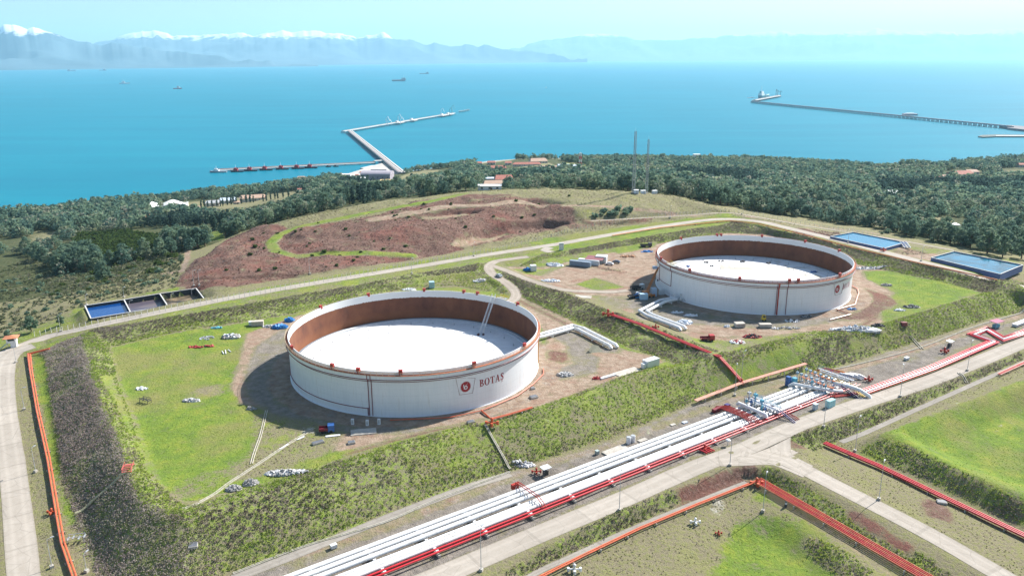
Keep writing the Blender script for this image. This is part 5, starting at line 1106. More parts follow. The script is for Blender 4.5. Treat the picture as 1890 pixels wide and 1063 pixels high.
protos = [tree_proto('pine', 100+i, 10, 7.4, 800, .36, 'dark green pine standing in the woods below the tank farm', 'tree', 'pines of the coastal wood') for i in range(5)]
cprotos = [tree_proto('cyp', 200+i, 14, 3.8, 200, .62, 'tall narrow dark cypress among the pines of the coastal wood', 'tree', 'cypresses of the coastal wood') for i in range(2)]
used = set()
def put(pool, x, y, z, h, h0, rz, label=None, group=None):
    i = int(nr.integers(0, len(pool))); p = pool[i]; s = h/h0
    if id(p) not in used: used.add(id(p)); o = p; o.location = (x, y, z); o.rotation_euler.z = rz; o.scale = (s*1.0, s*1.0, s)
    else: o = clone(p, (x, y, z), rz, None, (s*float(nr.uniform(.9, 1.2)), s*float(nr.uniform(.9, 1.2)), s))
    if label: o['label'] = label
    if group: o['group'] = group
    return o
def mass(name, idx, blobf, nq, size, h0, w0, m, label, seed):
    rg = np.random.default_rng(seed); out = []; tin = []
    var = [quads_cloud(rg, blobf(rg, h0, w0), nq, size) for _ in range(6)]
    for v in range(6):
        ii = idx[v::6]
        if not len(ii): continue
        s = (hgt[ii]/h0)[:, None, None]; a = rg.uniform(0, 6.28, len(ii)); c_, s_ = np.cos(a)[:, None], np.sin(a)[:, None]
        V = var[v][None]; X = V[..., 0]*c_-V[..., 1]*s_; Y = V[..., 0]*s_+V[..., 1]*c_
        P_ = np.stack([X, Y, np.broadcast_to(V[..., 2], X.shape)], -1)*s*np.array([1.12, 1.12, 1])+np.stack([fx[ii], fy[ii], fz[ii]-.3], -1)[:, None]
        out.append(P_.reshape(-1, 3)); t = rg.random((len(ii), 1))**1.6*.75+fbm(fx[ii], fy[ii], 70, 31, 3)[:, None]*.6+.12+rg.normal(0, .10, (len(ii), nq)); tin.append(np.repeat(np.clip(t, 0, .99), 4, axis=1).ravel())
    o = cloud_obj(name, np.concatenate(out), m, np.concatenate(tin)); tag(o, label, name, kind='stuff'); return o
for i in indiv: put(cprotos if cyp[i] else protos, fx[i], fy[i], fz[i]-.2, hgt[i], 14 if cyp[i] else 10, float(nr.uniform(0, 6.28)))
rest = ~isind
mid = np.flatnonzero(rest & ~cyp & (fy < 760)); far = np.flatnonzero(rest & ~cyp & (fy >= 760)); rc = np.flatnonzero(rest & cyp)
mass('forest', mid, pine_blobs, 210, .58, 10, 8.6, PINE, 'dense pine wood on the slope between hill and sea', 1)
mass('coastal_forest', far, pine_blobs, 72, .95, 10, 8.8, PINE, 'far pine wood reaching down to the shore', 2)
if len(rc): mass('cypress_wood', rc, cyp_blobs, 46, 1.05, 14, 4.4, CYPR, 'dark stands of cypress inside the coastal wood', 3)
print('trees', len(fx), 'mid', len(mid), 'far', len(far), 'cyp', len(rc))
# cypress row by the farm buildings, orchard rows, olive grove
crow = [tree_proto('cyp', 300+i, 11, 2.6, 90, .6, 'narrow dark cypress in the row beside the low farm buildings', 'tree', 'cypress row by the farm buildings') for i in range(2)]
for px, py in [(372,386),(378,385),(384,384),(392,383),(401,382),(407,381),(412,381),(420,379),(427,378),(431,377),(437,377),(446,376),(455,375),(462,374),(468,374),(486,372),(492,371),(500,369),(508,368),(513,367),(523,366),(533,365),(548,362)]:
    p = g3(px, py); put(crow, *p, nr.uniform(9, 14), 11, 0)
def rows(name, poly, sp1, sp2, ang, h0, w0, nq, size, m, label, seed):
    W = to_world_poly(poly); W_ = np.array(W); c = W_.mean(0); R_ = 220; X, Y = np.meshgrid(np.arange(-R_, R_, sp1), np.arange(-R_, R_, sp2)); X = X+nr.uniform(-.4, .4, X.shape); Y = Y+nr.uniform(-.4, .4, X.shape)
    x = c[0]+X*math.cos(ang)-Y*math.sin(ang); y = c[1]+X*math.sin(ang)+Y*math.cos(ang); x, y = x.ravel(), y.ravel(); k = inpoly(x, y, W) & (nr.random(len(x)) > .08); x, y = x[k], y[k]
    rg = np.random.default_rng(seed); out = []; tin = []
    for a, b in zip(x, y):
        s = rg.uniform(.75, 1.2); V = quads_cloud(rg, bush_blobs(rg, h0*s, w0*s), nq, size); V += np.array([a, b, hz(a, b)]); out.append(V); tin.append(np.full(len(V), rg.uniform(0, .62)))
    if out: tag(cloud_obj(name, np.concatenate(out), m, np.concatenate(tin)), label, name, kind='stuff')
OLIVE = leaf_mat('olive_leaves', [(0, (.10, .13, .085)), (1, (.17, .20, .13))])
rows('orchard', [(128,432),(235,425),(312,440),(300,470),(205,490),(140,472)], 4.2, 6.0, .9, 3.6, 4.2, 26, .8, BROAD, 'rows of dark green orchard trees on the left slope', 5)
rows('olive_grove', [(430,392),(470,382),(562,364),(568,374),(480,402),(440,402)], 5, 5, .5, 2.6, 3.2, 16, .75, OLIVE, 'pale grey green olive grove below the cypress row', 6)
# single trees with names of their own
solo = [tree_proto('pine', 400+i, 8, 6, 380, .5, 'x', 'tree') for i in range(2)]
for (px, py, h, lb) in ((58,612,7.5,'small dark pine standing alone above the guard hut'),(112,600,5,'thin dark tree beside the lamp post left of the blue pond'),(1822,468,14,'big pine left of the other two behind the right blue reservoir'),(1850,475,13,'middle big pine behind the right blue reservoir'),(1885,478,12,'big pine cut by the right edge behind the reservoir'),(335,485,5,'round tree at the top of the green strip left of the red hill'),(1140,392,4,'largest dark shrub tree on the top of the hill')):
    p = g3(px, py); put(solo, *p, h, 8, float(nr.uniform(0, 6)), lb)
def bush_proto(seed, name, label, group, m, h=1.6, w=2.6, nq=70, size=.38):
    rg = np.random.default_rng(seed); V = quads_cloud(rg, bush_blobs(rg, h, w), nq, size); o = cloud_obj(name, V, m, np.repeat(np.clip(rg.normal(.35, .15, nq), 0, .62), 4)); return tag(o, label, 'bush', group)
def bushes(name, poly, cnt, label, group, m, smin, smax, seed, name2='bush', extra=()):
    W = to_world_poly(poly); W_ = np.array(W); ps = [bush_proto(seed+i, name2, label, group, m) for i in range(2)]; n = 0; rg = np.random.default_rng(seed); first = 2
    pts = [tuple(g3(*e)[:2]) for e in extra]
    while len(pts) < cnt:
        x, y = rg.uniform(W_[:, 0].min(), W_[:, 0].max()), rg.uniform(W_[:, 1].min(), W_[:, 1].max())
        if inpoly(np.array([x]), np.array([y]), W)[0]: pts.append((x, y))
    for i, (x, y) in enumerate(pts):
        o = ps[i] if i < 2 else ps[i % 2].copy()
        if i >= 2: COL.objects.link(o)
        s = rg.uniform(smin, smax); o.location = (x, y, hz(x, y)-.1); o.rotation_euler.z = rg.uniform(0, 6); o.scale = (s, s*rg.uniform(.8, 1.2), s*rg.uniform(.7, 1.1))
bushes('b', [(0,520),(120,505),(240,480),(330,470),(320,520),(150,565),(0,625)], 90, 'dark green bush on the dry slope left of the red hill', 'bushes on the left slope', PINE, .6, 2.0, 900)
bushes('b', [(180,480),(330,450),(345,462),(300,500),(190,540),(60,560)], 45, 'pale leafy bush at the edge of the wood on the left slope', 'pale bushes on the left slope', BROAD, 1.0, 2.6, 920)
bushes('b', [(360,505),(430,445),(560,402),(760,375),(1050,360),(1060,400),(860,455),(520,515)], 60, 'low green bush growing on the red rocky hill', 'bushes on the red hill', BROAD, .4, 1.3, 940, extra=[(638,424),(645,436),(663,429),(720,440),(752,455),(556,425),(478,500),(690,446)])
bushes('b', [(1090,392),(1165,388),(1165,400),(1090,402)], 16, 'dark bush of the clump on the grassy hilltop', 'bush clump on the hilltop', PINE, 1.4, 2.6, 960)
bushes('b', [(1560,430),(1700,440),(1860,470),(1890,480),(1890,465),(1700,425)], 26, 'round bush on the open ground behind the blue reservoirs', 'bushes behind the reservoirs', PINE, 1.0, 2.2, 970)
# uncountable cover on the banks
def clumps(name, mask, sp, nq, size, hh, m, label, seed, thr=.5, box=(-225, 345, 125, 545), nz=None, tb=0.):
    global nr
    rg = np.random.default_rng(seed); X, Y = np.meshgrid(np.arange(box[0], box[1], sp), np.arange(box[2], box[3], sp)); x = (X+rg.uniform(-.5, .5, X.shape)*sp).ravel(); y = (Y+rg.uniform(-.5, .5, X.shape)*sp).ravel()
    z = hat(H, x, y); px, py = proj_arr(x, y, z); mv = hat(mask, x, y)
    k = (mv > thr) & (px > -30) & (px < 1920) & (py < 1100) & (y > 100)
    if nz: k &= fbm(x, y, nz[0], seed, 3)+rg.normal(0, .28, x.shape) > nz[1]
    if name not in ('low_scrub', 'hill_grass'): k &= y < 560
    for W, wd in AVOID: k &= dist_to(x, y, W) > wd
    for T in (T1, T2): k &= np.hypot(x-T[0], y-T[1]) > 54
    x, y, z = x[k], y[k], z[k]; n = len(x); sz = rg.uniform(.55, 1.35, n)*hh; c = np.stack([x, y, z], -1)[:, None]+rg.normal(size=(n, nq, 3))*np.array([.42, .42, .0])*sz[:, None, None]
    c[..., 2] += rg.uniform(.05, .8, (n, nq))*sz[:, None]*.8; nn = rg.normal(size=(n, nq, 3))+np.array([0, 0, .5]); nn /= np.linalg.norm(nn, axis=-1, keepdims=True)
    t = np.cross(nn, rg.normal(size=(n, nq, 3))); t /= np.linalg.norm(t, axis=-1, keepdims=True); b_ = np.cross(nn, t); s = (size*rg.uniform(.5, 1.3, (n, nq)))[..., None]
    V = np.stack([c-t*s-b_*s*.5, c+t*s*.2-b_*s, c+t*s+b_*s*.6, c-t*s*.3+b_*s], 2).reshape(-1, 3)
    tt = np.clip(fbm(x, y, 17, seed+3, 4)*1.25+.5+tb+rg.normal(0, .13, n), 0, 1)[:, None]+rg.normal(0, .06, (n, nq)); o = cloud_obj(name, V, m, np.repeat(np.clip(tt, 0, .999)*.999, 4, axis=1).ravel()); tag(o, label, name, kind='stuff'); print(name, n); return o
def dist_to(x, y, W):
    W = np.array(W)[:, :2]; r = np.full(x.shape, 1e9)
    for a, b in zip(W[:-1], W[1:]):
        d = b-a; t = np.clip(((x-a[0])*d[0]+(y-a[1])*d[1])/(d@d+1e-9), 0, 1); r = np.minimum(r, np.hypot(x-a[0]-t*d[0], y-a[1]-t*d[1]))
    return r
AVOID = [(W[::3], wd/2+.5) for _, W, wd, _, _, _ in ROADS]+[([g3(*p) for p in q], 1.6) for q in ([(1397,891),(1500,950),(1620,1020),(1738,1088)],[(1521,822),(1620,864),(1750,927),(1895,996)],[(54,657),(58,690),(70,760),(90,850),(104,935),(116,1005),(141,1078)],[(1124,583),(1180,602),(1250,631),(1328,663)],[(1328,663),(1348,684),(1369,708)],[(1283,746),(1370,712),(1487,677)])]
LEFTB = blur(poly_mask([(70,652),(150,620),(171,700),(191,751),(219,813),(236,867),(262,930),(420,1000),(400,1070),(250,1150),(180,1060),(120,940),(100,800)]), 1)*np.clip(MK['scrub']*1.6, 0, 1)
BROWNB = blur(np.maximum.reduce([poly_mask(q) for q in ([(915,490),(1009,526),(1121,570),(1331,650),(1310,668),(1240,664),(1199,648),(1158,630),(1100,606),(1060,584),(1006,562),(950,538)],[(160,610),(305,586),(530,548),(640,530),(759,507),(880,488),(880,500),(745,518),(549,562),(330,600),(200,632)],[(1029,462),(1148,441),(1344,407),(1470,432),(1690,486),(1880,524),(1824,541),(1724,512),(1585,480),(1500,448),(1344,426),(1182,452),(1060,474)],[(1495,628),(1560,622),(1640,640),(1600,672),(1520,672)],[(1450,800),(1656,730),(1890,640),(1890,668),(1600,798),(1500,840)],[(890,1070),(1133,940),(1250,895),(1270,930),(975,1070)],[(300,1000),(420,930),(640,860),(820,820),(900,800),(900,830),(700,900),(480,985),(360,1063)])]), 2)
BROWNB = BROWNB*MK['scrub']*(1-LEFTB); RESTB = MK['scrub']*(1-LEFTB)*(1-np.clip(1.3*BROWNB, 0, 1))
clumps('dry_brush', LEFTB, .8, 18, .155, 1.0, DRYM, 'grey brown leafless brush covering the left embankment', 50, .45, nz=(14, -.46))
BRM = leaf_mat('brown_scrub_leaves', [(0, (.13, .105, .09)), (.5, (.23, .195, .165)), (.72, (.32, .285, .24)), (.85, (.15, .18, .06)), (1, (.20, .27, .06))])
clumps('brown_scrub', BROWNB, .9, 16, .16, .9, BRM, 'grey brown scrub on the banks between and behind the tank yards', 61, .4, nz=(10, -.4))
clumps('scrub', RESTB, .9, 14, .15, .75, SCRUBM, 'brown and green scrub on the embankment slopes', 51, .4, nz=(9, -.16), tb=.06)
clumps('green_weeds', np.maximum(RESTB, np.minimum(MK['grass']*.8, 1)*(blur(poly_mask(FR+[]), 1))), 1.0, 10, .15, .55, WEED, 'bright green weeds on the embankment slopes', 52, .3, nz=(12, -.3), tb=-.05)
clumps('grass_tufts', MK['grass'], 1.5, 7, .10, .2, WEED, 'short grass tufts in the tank yards and verges', 53, .6, nz=(16, -.02))
DRYW = leaf_mat('dry_weed_leaves', [(0, (.20, .17, .10)), (.4, (.31, .27, .18)), (.7, (.22, .25, .09)), (1, (.40, .36, .26))])
clumps('dry_weeds', MK['dry'], 1.2, 9, .11, .2, DRYW, 'dry weeds on the verges and open ground', 54, .5, nz=(6, .05))
clumps('low_scrub', np.maximum(MK['dry'], MK['forest']*.6)*(blur(poly_mask([(-300,590),(0,500),(120,440),(350,440),(330,530),(160,560),(150,590),(0,650),(-300,720)]), 1)), 3.0, 14, .42, 1.2, leaf_mat('low_scrub_leaves', [(0, (.07, .09, .05)), (.5, (.15, .17, .09)), (.8, (.26, .24, .18)), (1, (.20, .24, .10))]), 'low mixed scrub on the slope left of the red hill', 57, .4, box=(-560, -90, 330, 760), nz=(30, -.15))
clumps('hill_grass', MK['dry']*(1-np.clip(MK['forest'], 0, 1))*(YY > 470)*(XX > -150), 2.6, 8, .2, .5, DRYW, 'dry grass tufts on the hilltop', 58, .5, box=(-150, 420, 470, 640), nz=(20, -.15))
ROCKM = leaf_mat('rock_pieces', [(0, (.09, .045, .04)), (.4, (.16, .10, .085)), (.75, (.22, .16, .14)), (1, (.32, .28, .25))])
clumps('loose_rocks', MK['red'], 2.3, 5, .24, .6, ROCKM, 'loose rocks strewn over the red hill', 55, .5, box=(-260, 300, 380, 600), nz=(7, -.12))
# yard where box reaches further left / right
# ------------------------------------------------------------------ jetties, boats, ships
DECK = pm('deck_concrete', (.58, .56, .52), .8, .1, .2); PILE = pm('pile_grey', (.20, .22, .24), .8, .15); STRIP = pm('pipe_strip', (.30, .26, .25), .7, .2, .3); HULLR = pm('hull_red', (.42, .03, .035), .5, .1, .1); HULLB = pm('hull_black', (.03, .035, .05), .5, .1, .1); HULLG = pm('hull_grey', (.28, .31, .34), .5, .1, .1); SUPW = pm('superstructure', (.75, .76, .76), .5, .06, .2)
def pier(name, label, a, b, wd, z, sp, strip=None, cat='jetty', pile_r=.6, th=1.3, dmat=None):
    A, B = np.array(a, float), np.array(b, float); A[2] = B[2] = z; root = thing(name, label, cat, (A[0], A[1], 0)); L0 = np.array(root.location); d = (B-A)[:2]; L_ = np.hypot(*d); d = d/L_; n_ = np.array([-d[1], d[0]]); rz = math.atan2(d[1], d[0])
    MB().bar(A-L0, B-L0, wd, th).build('deck', dmat or DECK, root)
    if strip:
        for off, w_, hh, mt in strip:
            o = np.array([n_[0]*off, n_[1]*off, th/2+hh/2+.02]); MB().bar(A-L0+o, B-L0+o, w_, hh).build('pipe_strip', mt, root)
    q = None; cnt = int(L_/sp)
    for i in range(min(cnt, 98)+1):
        c = A+(B-A)*i/max(1, min(cnt, 98))-L0
        if q is None: 
            mb = MB()
            for s in (-.38, 0, .38): mb.cyl((0, s*wd, -z-4), pile_r, z+4, 6)
            mb.box((0, 0, -th/2-.4), (pile_r*2.4, wd*1.02, .8)); q = mb.build('pile_bent', PILE, root, loc=c); q.rotation_euler.z = rz
        else: k = q.copy(); COL.objects.link(k); k.parent = root; k.location = c
    return root
W0 = lambda px, py, z=6: atz(px, py, z)
j1 = pier('jetty', 'long straight white causeway running out from the harbour', W0(742, 319), W0(646, 242), 15, 6, 24, [(-3.0, .6, .9, STRIP), (4.2, 5.5, 1.0, STRIP)])
j2 = pier('jetty', 'angled pier head with loading arms at the end of the causeway', W0(633, 242.5), W0(838, 209), 13, 6, 26, [(2.5, 3, .8, STRIP)])
L0 = np.array(j2.location)
for t, w_ in ((.42, 40), (.55, 30), (.86, 60), (.93, 40)):
    A, B = W0(633, 242.5), W0(838, 209); c = A+(B-A)*t-L0; rz = math.atan2((B-A)[1], (B-A)[0]); MB().box((c[0]+6, c[1]-8, 6), (w_, 24, 1.6), rz).build('platform', DECK, j2); MB().box((c[0], c[1], 9), (10, 7, 5), rz).build('control_cabin', SUPW, j2)
for px, py, h in ((713,231,26),(716,231,18),(735,228,30),(739,229,22),(814,214,28),(830,212,26),(834,211,34)):
    c = W0(px, py)-L0; mb = MB().bar(c, c+np.array((0, 0, h*.75)), 1.6).bar(c+np.array((0, 0, h*.75)), c+np.array((7, -3, h)), 1.1).bar(c+np.array((7, -3, h)), c+np.array((13, -6, h*.5)), .9); mb.build('loading_arm', pm('arm_green', (.12, .34, .33), .5, .1) if px > 825 else SUPW, j2)
for k, (px, py) in enumerate(((848,208),(853,207.3),(858,206.4),(863,205.3))):
    c = W0(px, py, 0); o = MB().cyl((c[0], c[1], -4), 1.5, 9.5, 8).cyl((c[0]+6, c[1], -4), 1.5, 9.5, 8).box((c[0]+3, c[1], 6), (13, 9, 1.4)).build('mooring_dolphin', DECK); tag(o, ['first', 'second', 'third', 'last'][k]+' mooring dolphin off the seaward end of the angled pier', 'mooring dolphin', 'mooring dolphins off the pier')
qy = pier('quay', 'low quay with a rubble wall where the tugs lie', W0(400, 314.5, 2.4), W0(692, 300.5, 2.4), 9, 2.4, 30, [(3.6, 2.2, 1.6, pm('wall_pinkish', (.36, .28, .27), .9, .15))], 'quay')
pier('harbour_pier', 'short grey pier inside the small harbour', W0(668, 311, 2), W0(690, 306, 2), 8, 2, 14, None, 'pier'); pier('harbour_pier', 'white landing stage at the side of the causeway', W0(691, 297.5, 5), W0(706, 296.5, 5), 12, 5, 12, None, 'pier')
yard = MB().prism([tuple(atz(*q, 2)[:2]) for q in ((640,322),(690,306),(712,300),(742,318),(735,335),(690,345),(650,338))], -5, 2.6).build('harbour_yard', pm('yard_concrete', (.46, .43, .39), .9, .2, .05)); tag(yard, kind='structure')
def boat(name, label, px, py, L_, W_, hh, hull, rz, cat='boat', group=None, tall=1.0, house_at=.1, cab=None, z=0, deckm=None):
    p = atz(px, py, 0); root = thing(name, label, cat, p, rz, group); S = [(-.5, .75), (-.42, 1), (.15, 1), (.36, .7), (.5, .04)]; V = []
    for zz, k in ((-1, .86), (hh*.6, 1), (hh, 1)):
        V += [(s*L_*(1 if zz > 0 else .95), w_*W_/2*k, zz+(hh*.45*max(0, s-.1)*2 if zz > 0 else 0)) for s, w_ in S]+[(s*L_*(1 if zz > 0 else .95), -w_*W_/2*k, zz+(hh*.45*max(0, s-.1)*2 if zz > 0 else 0)) for s, w_ in S[::-1]]
    n = 10; fs = [(r*n+i, r*n+(i+1) % n, (r+1)*n+(i+1) % n, (r+1)*n+i) for r in (0, 1) for i in range(n)]; fs = [f[::-1] for f in fs]+[tuple(range(2*n, 3*n))[::-1]]
    MB().add(V, fs).build('hull', hull, root); x = house_at*L_
    cb = MB().box((x, 0, hh+1.4*tall), (L_*.3, W_*.7, 2.8*tall)).box((x+L_*.03, 0, hh+3.8*tall), (L_*.17, W_*.5, 2.2*tall)); cb.build('cabin', cab or SUPW, root)
    MB().box((x+L_*.118, 0, hh+4.1*tall), (.2, W_*.46, 1.0*tall)).build('window', GLASS, root); MB().cyl((x, 0, hh+4.9*tall), .22*tall, 6*tall, 5).box((x, 0, hh+8*tall), (.2, 2.4*tall, .25)).build('mast', SUPW, root); MB().cyl((x-L_*.12, 0, hh+2.8*tall), .9*tall, 2.6*tall, 8).build('funnel', hull, root); return root
boat('patrol_boat', 'grey boat with a white mast moored leftmost at the quay end', 403, 318.5, 34, 8, 2.6, HULLG, math.pi-.02, 'boat')
for k, (px, py) in enumerate(((438,317.5),(463,316),(491,314.5),(521,313),(550,311.8),(574,310.6))): boat('tugboat', f'red tugboat, {["first","second","third","fourth","fifth","sixth"][k]} from the left along the quay', px, py, 26, 9, 2.6, HULLB if k not in (1,) else HULLB, math.pi+.05, 'tugboat', 'tugboats moored along the quay', 1.1, .1, HULLR)
boat('launch', 'left one of two small dark launches moored at the quay', 606, 308.6, 11, 4.5, 1.5, HULLB, math.pi, 'boat', None, .5, .1, HULLB); boat('launch', 'right one of two small dark launches moored at the quay', 620, 308, 11, 4.5, 1.5, HULLB, math.pi, 'boat', None, .5, .1, HULLB)
boat('ship', 'white ship anchored farthest left in the gulf', 230, 155, 85, 16, 7, SUPW, .3, 'ship', None, 3, -.1); boat('ship', 'small reddish hulled ship in the left of the gulf', 328, 164.5, 62, 13, 5, HULLR, .1, 'ship', None, 2.6, .1)
boat('tanker', 'dark grey tanker anchored in the middle of the gulf', 736, 150.5, 130, 22, 14, HULLG, .0, 'ship', None, 3.6, .36, HULLG); boat('tanker', 'faint distant ship beyond the dark grey tanker', 783, 137, 130, 24, 10, HULLG, 0, 'ship', None, 3, .3, HULLG)
boat('ship', 'tiny dark ship far out at the left below the mountains', 132, 132, 150, 26, 12, HULLG, 0, 'ship', None, 4, -.3, HULLG); boat('ship', 'faint tiny ship far out right of the leftmost one', 190, 131, 140, 24, 12, HULLG, 0, 'ship', None, 4, .2, HULLG)
b_ = boat('motorboat', 'tiny motorboat with a white wake right of the centre of the gulf', 1008, 162.5, 16, 5, 2, SUPW, .6, 'boat', None, .8); WK = pm('foam_white', (.7, .76, .78), .8, .1)
MB().add([(-8, -1.5, .15), (-70, -9, .15), (-72, -2, .15), (-8, 1.5, .15)], [(3, 2, 1, 0)]).build('wake', WK, b_)
# the right hand jetty and the berthed tanker
j3 = pier('jetty', 'very long low trestle jetty crossing the right of the gulf', atz(1388, 187.5, 8), atz(1868, 234, 8), 13, 8, 20, [(-3, 4, 1.4, STRIP)], pile_r=1.3, th=2.2, dmat=pm('deck_mauve', (.36, .33, .36), .8, .1, .1))
cz = atz(1679, 214, 8)-np.array(j3.location); MB().box((cz[0], cz[1], 12), (46, 24, 7), -.15).build('platform_cabin', WALLM, j3); MB().box((cz[0], cz[1], 16.2), (26, 18, 1.4), -.15).build('cabin_roof', ROOFW, j3)
ab = MB().prism([tuple(atz(*q, 5)[:2]) for q in ((1845,231.6),(1868,232),(2100,252),(2100,262),(1862,237))], -5, 6).build('causeway', pm('rubble_mauve', (.22, .21, .22), .95, .2, .1)); tag(ab, 'rubble causeway where the long trestle jetty meets the right edge', 'causeway')
pr = [(1805,252.5),(1812,250),(1840,249.3),(1890,249.6),(2050,252),(2050,255.5),(1890,252.8),(1840,252.6),(1815,253.8)]
bw = MB().prism([tuple(atz(*q, 2)[:2]) for q in pr], -5, 3).build('breakwater', pm('rubble_green', (.13, .15, .14), .95, .25, .1)); tag(bw, 'dark curved breakwater with a flat top at the right edge', 'breakwater')
MB().prism([tuple(atz(*q, 3)[:2]) for q in ((1838,250.3),(1890,250.4),(2040,253),(2040,254),(1890,251.3),(1838,251.3))], 3, 3.3).build('breakwater_road', DECK, bw)
hd = pier('loading_pier', 'loading head of the long right jetty beside the berthed tanker', atz(1392, 185.5, 8), atz(1438, 177, 8), 22, 8, 24, [(0, 8, 2, STRIP)], 'jetty', pile_r=1.4, th=2.4)
hl = np.array(hd.location)
for px, py, h in ((1432,178,36),(1435,177.6,28),(1440,176.5,24),(1412,182,20)): c = atz(px, py, 8)-hl; MB().bar(c, c+np.array((0, 0, h)), 2.2).bar(c+np.array((0, 0, h)), c+np.array((12, 4, h*.7)), 1.4).build('loading_arm', PILE, hd)
boat('tanker', 'berthed tanker with a white bridge and reddish deck at the end of the right jetty', 1411, 180.5, 150, 26, 13, pm('hull_teal', (.10, .30, .33), .5, .1), .95, 'ship', None, 4.4, -.36)
bl = boat('service_boat', 'white slender boat left of the berthed tanker', 1386, 181.5, 40, 8, 2.5, SUPW, .1, 'boat', None, .6)
# masts
def lattice(name, label, px, py, h, w_, cols, cat='mast', z=None):
    p = g3(px, py) if z is None else atz(px, py, z); root = thing(name, label, cat, p); n = int(h/2.2); bays = {}
    for i in range(n):
        mb = bays.setdefault((i//max(1, n//len(cols))) % len(cols), MB()); z0, z1 = h*i/n, h*(i+1)/n; k0, k1 = w_*(1-.45*i/n)/2, w_*(1-.45*(i+1)/n)/2
        c0 = [Vector((a*k0, b*k0, z0)) for a, b in ((-1, -1), (1, -1), (1, 1), (-1, 1))]; c1 = [Vector((a*k1, b*k1, z1)) for a, b in ((-1, -1), (1, -1), (1, 1), (-1, 1))]
        for j in range(4): mb.bar(c0[j], c1[j], .15*w_/1.4); mb.bar(c0[j], c1[(j+1) % 4], .08*w_/1.4); mb.bar(c1[j], c1[(j+1) % 4], .08*w_/1.4)
    for k, mb in bays.items(): mb.build('lattice', cols[k], root)
    MB().cyl((0, 0, h), .06, 2.5, 5).box((.5, 0, h-1), (.3, .5, 1.6)).box((-.5, 0, h-2.5), (.3, .5, 1.6)).build('antenna', SUPW, root); MB().box((0, 0, .2), (2.6, 2.6, .8)).build('footing', CONCR, root); return root
lattice('lattice_mast', 'taller left one of the two grey lattice masts on the hilltop', 1169, 356, 44, 1.9, [pm('mast_grey', (.30, .33, .35), .6, .1)]); lattice('lattice_mast', 'shorter right one of the two grey lattice masts on the hilltop', 1193, 357, 40, 1.6, [pm('mast_grey', (.30, .33, .35), .6, .1)])
lattice('lattice_mast', 'red and white lattice mast standing among the coastal pines', 1071, 312, 24, 4.5, [SUPW, HULLR, SUPW, HULLR, SUPW])
for k, (px, py) in enumerate(((1174,357),(1187,358),(1208,358))):
    p = g3(px, py); o = thing('equipment_hut', ['pale hut at the foot of the taller lattice mast', 'pale hut between the two lattice masts', 'pale hut right of the shorter lattice mast'][k], 'hut', p, .2*k); MB().box((0, 0, 1.1), (3.4, 2.4, 2.6)).build('wall', ROOFB, o); MB().box((0, 0, 2.5), (3.8, 2.8, .2)).build('roof', ROOFW, o); MB().box((.4, -1.24, .9), (.9, .06, 1.9)).build('door', WALLG, o)
# ------------------------------------------------------------------ lamps, fences, basins, huts, vehicles, clutter
def lamp_proto(h, name='lamp_post'):
    root = thing(name, 'x', 'lamp post'); MB().tube([(0, 0, 0), (0, 0, h)], [.11, .06], 8).build('pole', pm('pole_grey', (.48, .49, .50), .45, .1), root)
    MB().box((0, 0, .25), (.9, .9, .9)).build('base', CONCR, root); hd = MB().bar((0, 0, h), (.9, 0, h+.2), .08).box((1.2, 0, h+.18), (.9, .35, .16)).build('lamp_head', STEEL, root); return root
LP = {12: lamp_proto(12), 8: lamp_proto(8), 5: lamp_proto(5)}; first = set()
def lamps(h, items, group):
    for px, py, lb in items:
        p = g3(px, py)
        if h not in first: first.add(h); o = LP[h]; o.location = p
        else: o = clone(LP[h], p, 0)
        o.rotation_euler.z = float(nr.uniform(-.4, .4))+1.0; o['label'] = lb; o['group'] = group
lamps(12, [(888,1053,'tall lamp post nearest the bottom edge beside the main road'),(1143,942,'tall lamp post on the road edge right of the red arch'),(1347,859,'tall lamp post just left of the road junction'),(1408,944,'tall lamp post on grass beside the six red pipes'),(1520,788,'tall lamp post by the road in front of the larger valve station'),(1578,833,'tall lamp post at the start of the three red pipes'),(1622,922,'tall lamp post on the verge right of the side road'),(1661,732,'tall lamp post by the road right of the larger valve station'),(1785,684,'tall lamp post by the road near the zigzag pipes'),(1368,704,'tall lamp post where the pale red pipes come down the bank'),(1356,730,'tall lamp post behind the smaller valve station')], 'tall lamp posts of the corridor')
lamps(8, [(30,669,'lamp post on the road bend below the guard hut'),(112,612,'lamp post at the roadside right of the guard hut'),(45,756,'upper lamp post between left road and orange pipes'),(66,871,'middle lamp post between left road and orange pipes'),(96,1047,'lower lamp post between left road and orange pipes'),(358,528,'lamp post at the foot of the red hill above the basins'),(368,527,'second lamp post at the foot of the red hill right of the first'),(572,506,'lamp post by the fence below the red hill loop'),(760,505,'lamp post at the road between hill and near tank'),(875,473,'lamp post by the fence near the road fork'),(1237,402,'lamp post by the upper fence behind the farther tank'),(1369,396,'lamp post at the top bend of the upper road'),(1565,449,'lamp post by the road before the left blue reservoir'),(1700,482,'lamp post by the road between the blue reservoirs')], 'lamp posts of the perimeter')
lamps(5, [(160,563,'lamp post at the left corner of the blue basin'),(241,574,'lamp post on the wall between blue and purple basins'),(317,561,'lamp post on the front wall of the muddy basin'),(355,553,'lamp post at the right of the muddy basin'),(229,549,'lamp post behind the wall between blue and purple basins'),(160,1063-8,'small lamp at the bottom edge beside the left brush')], 'lamp posts around the three basins')
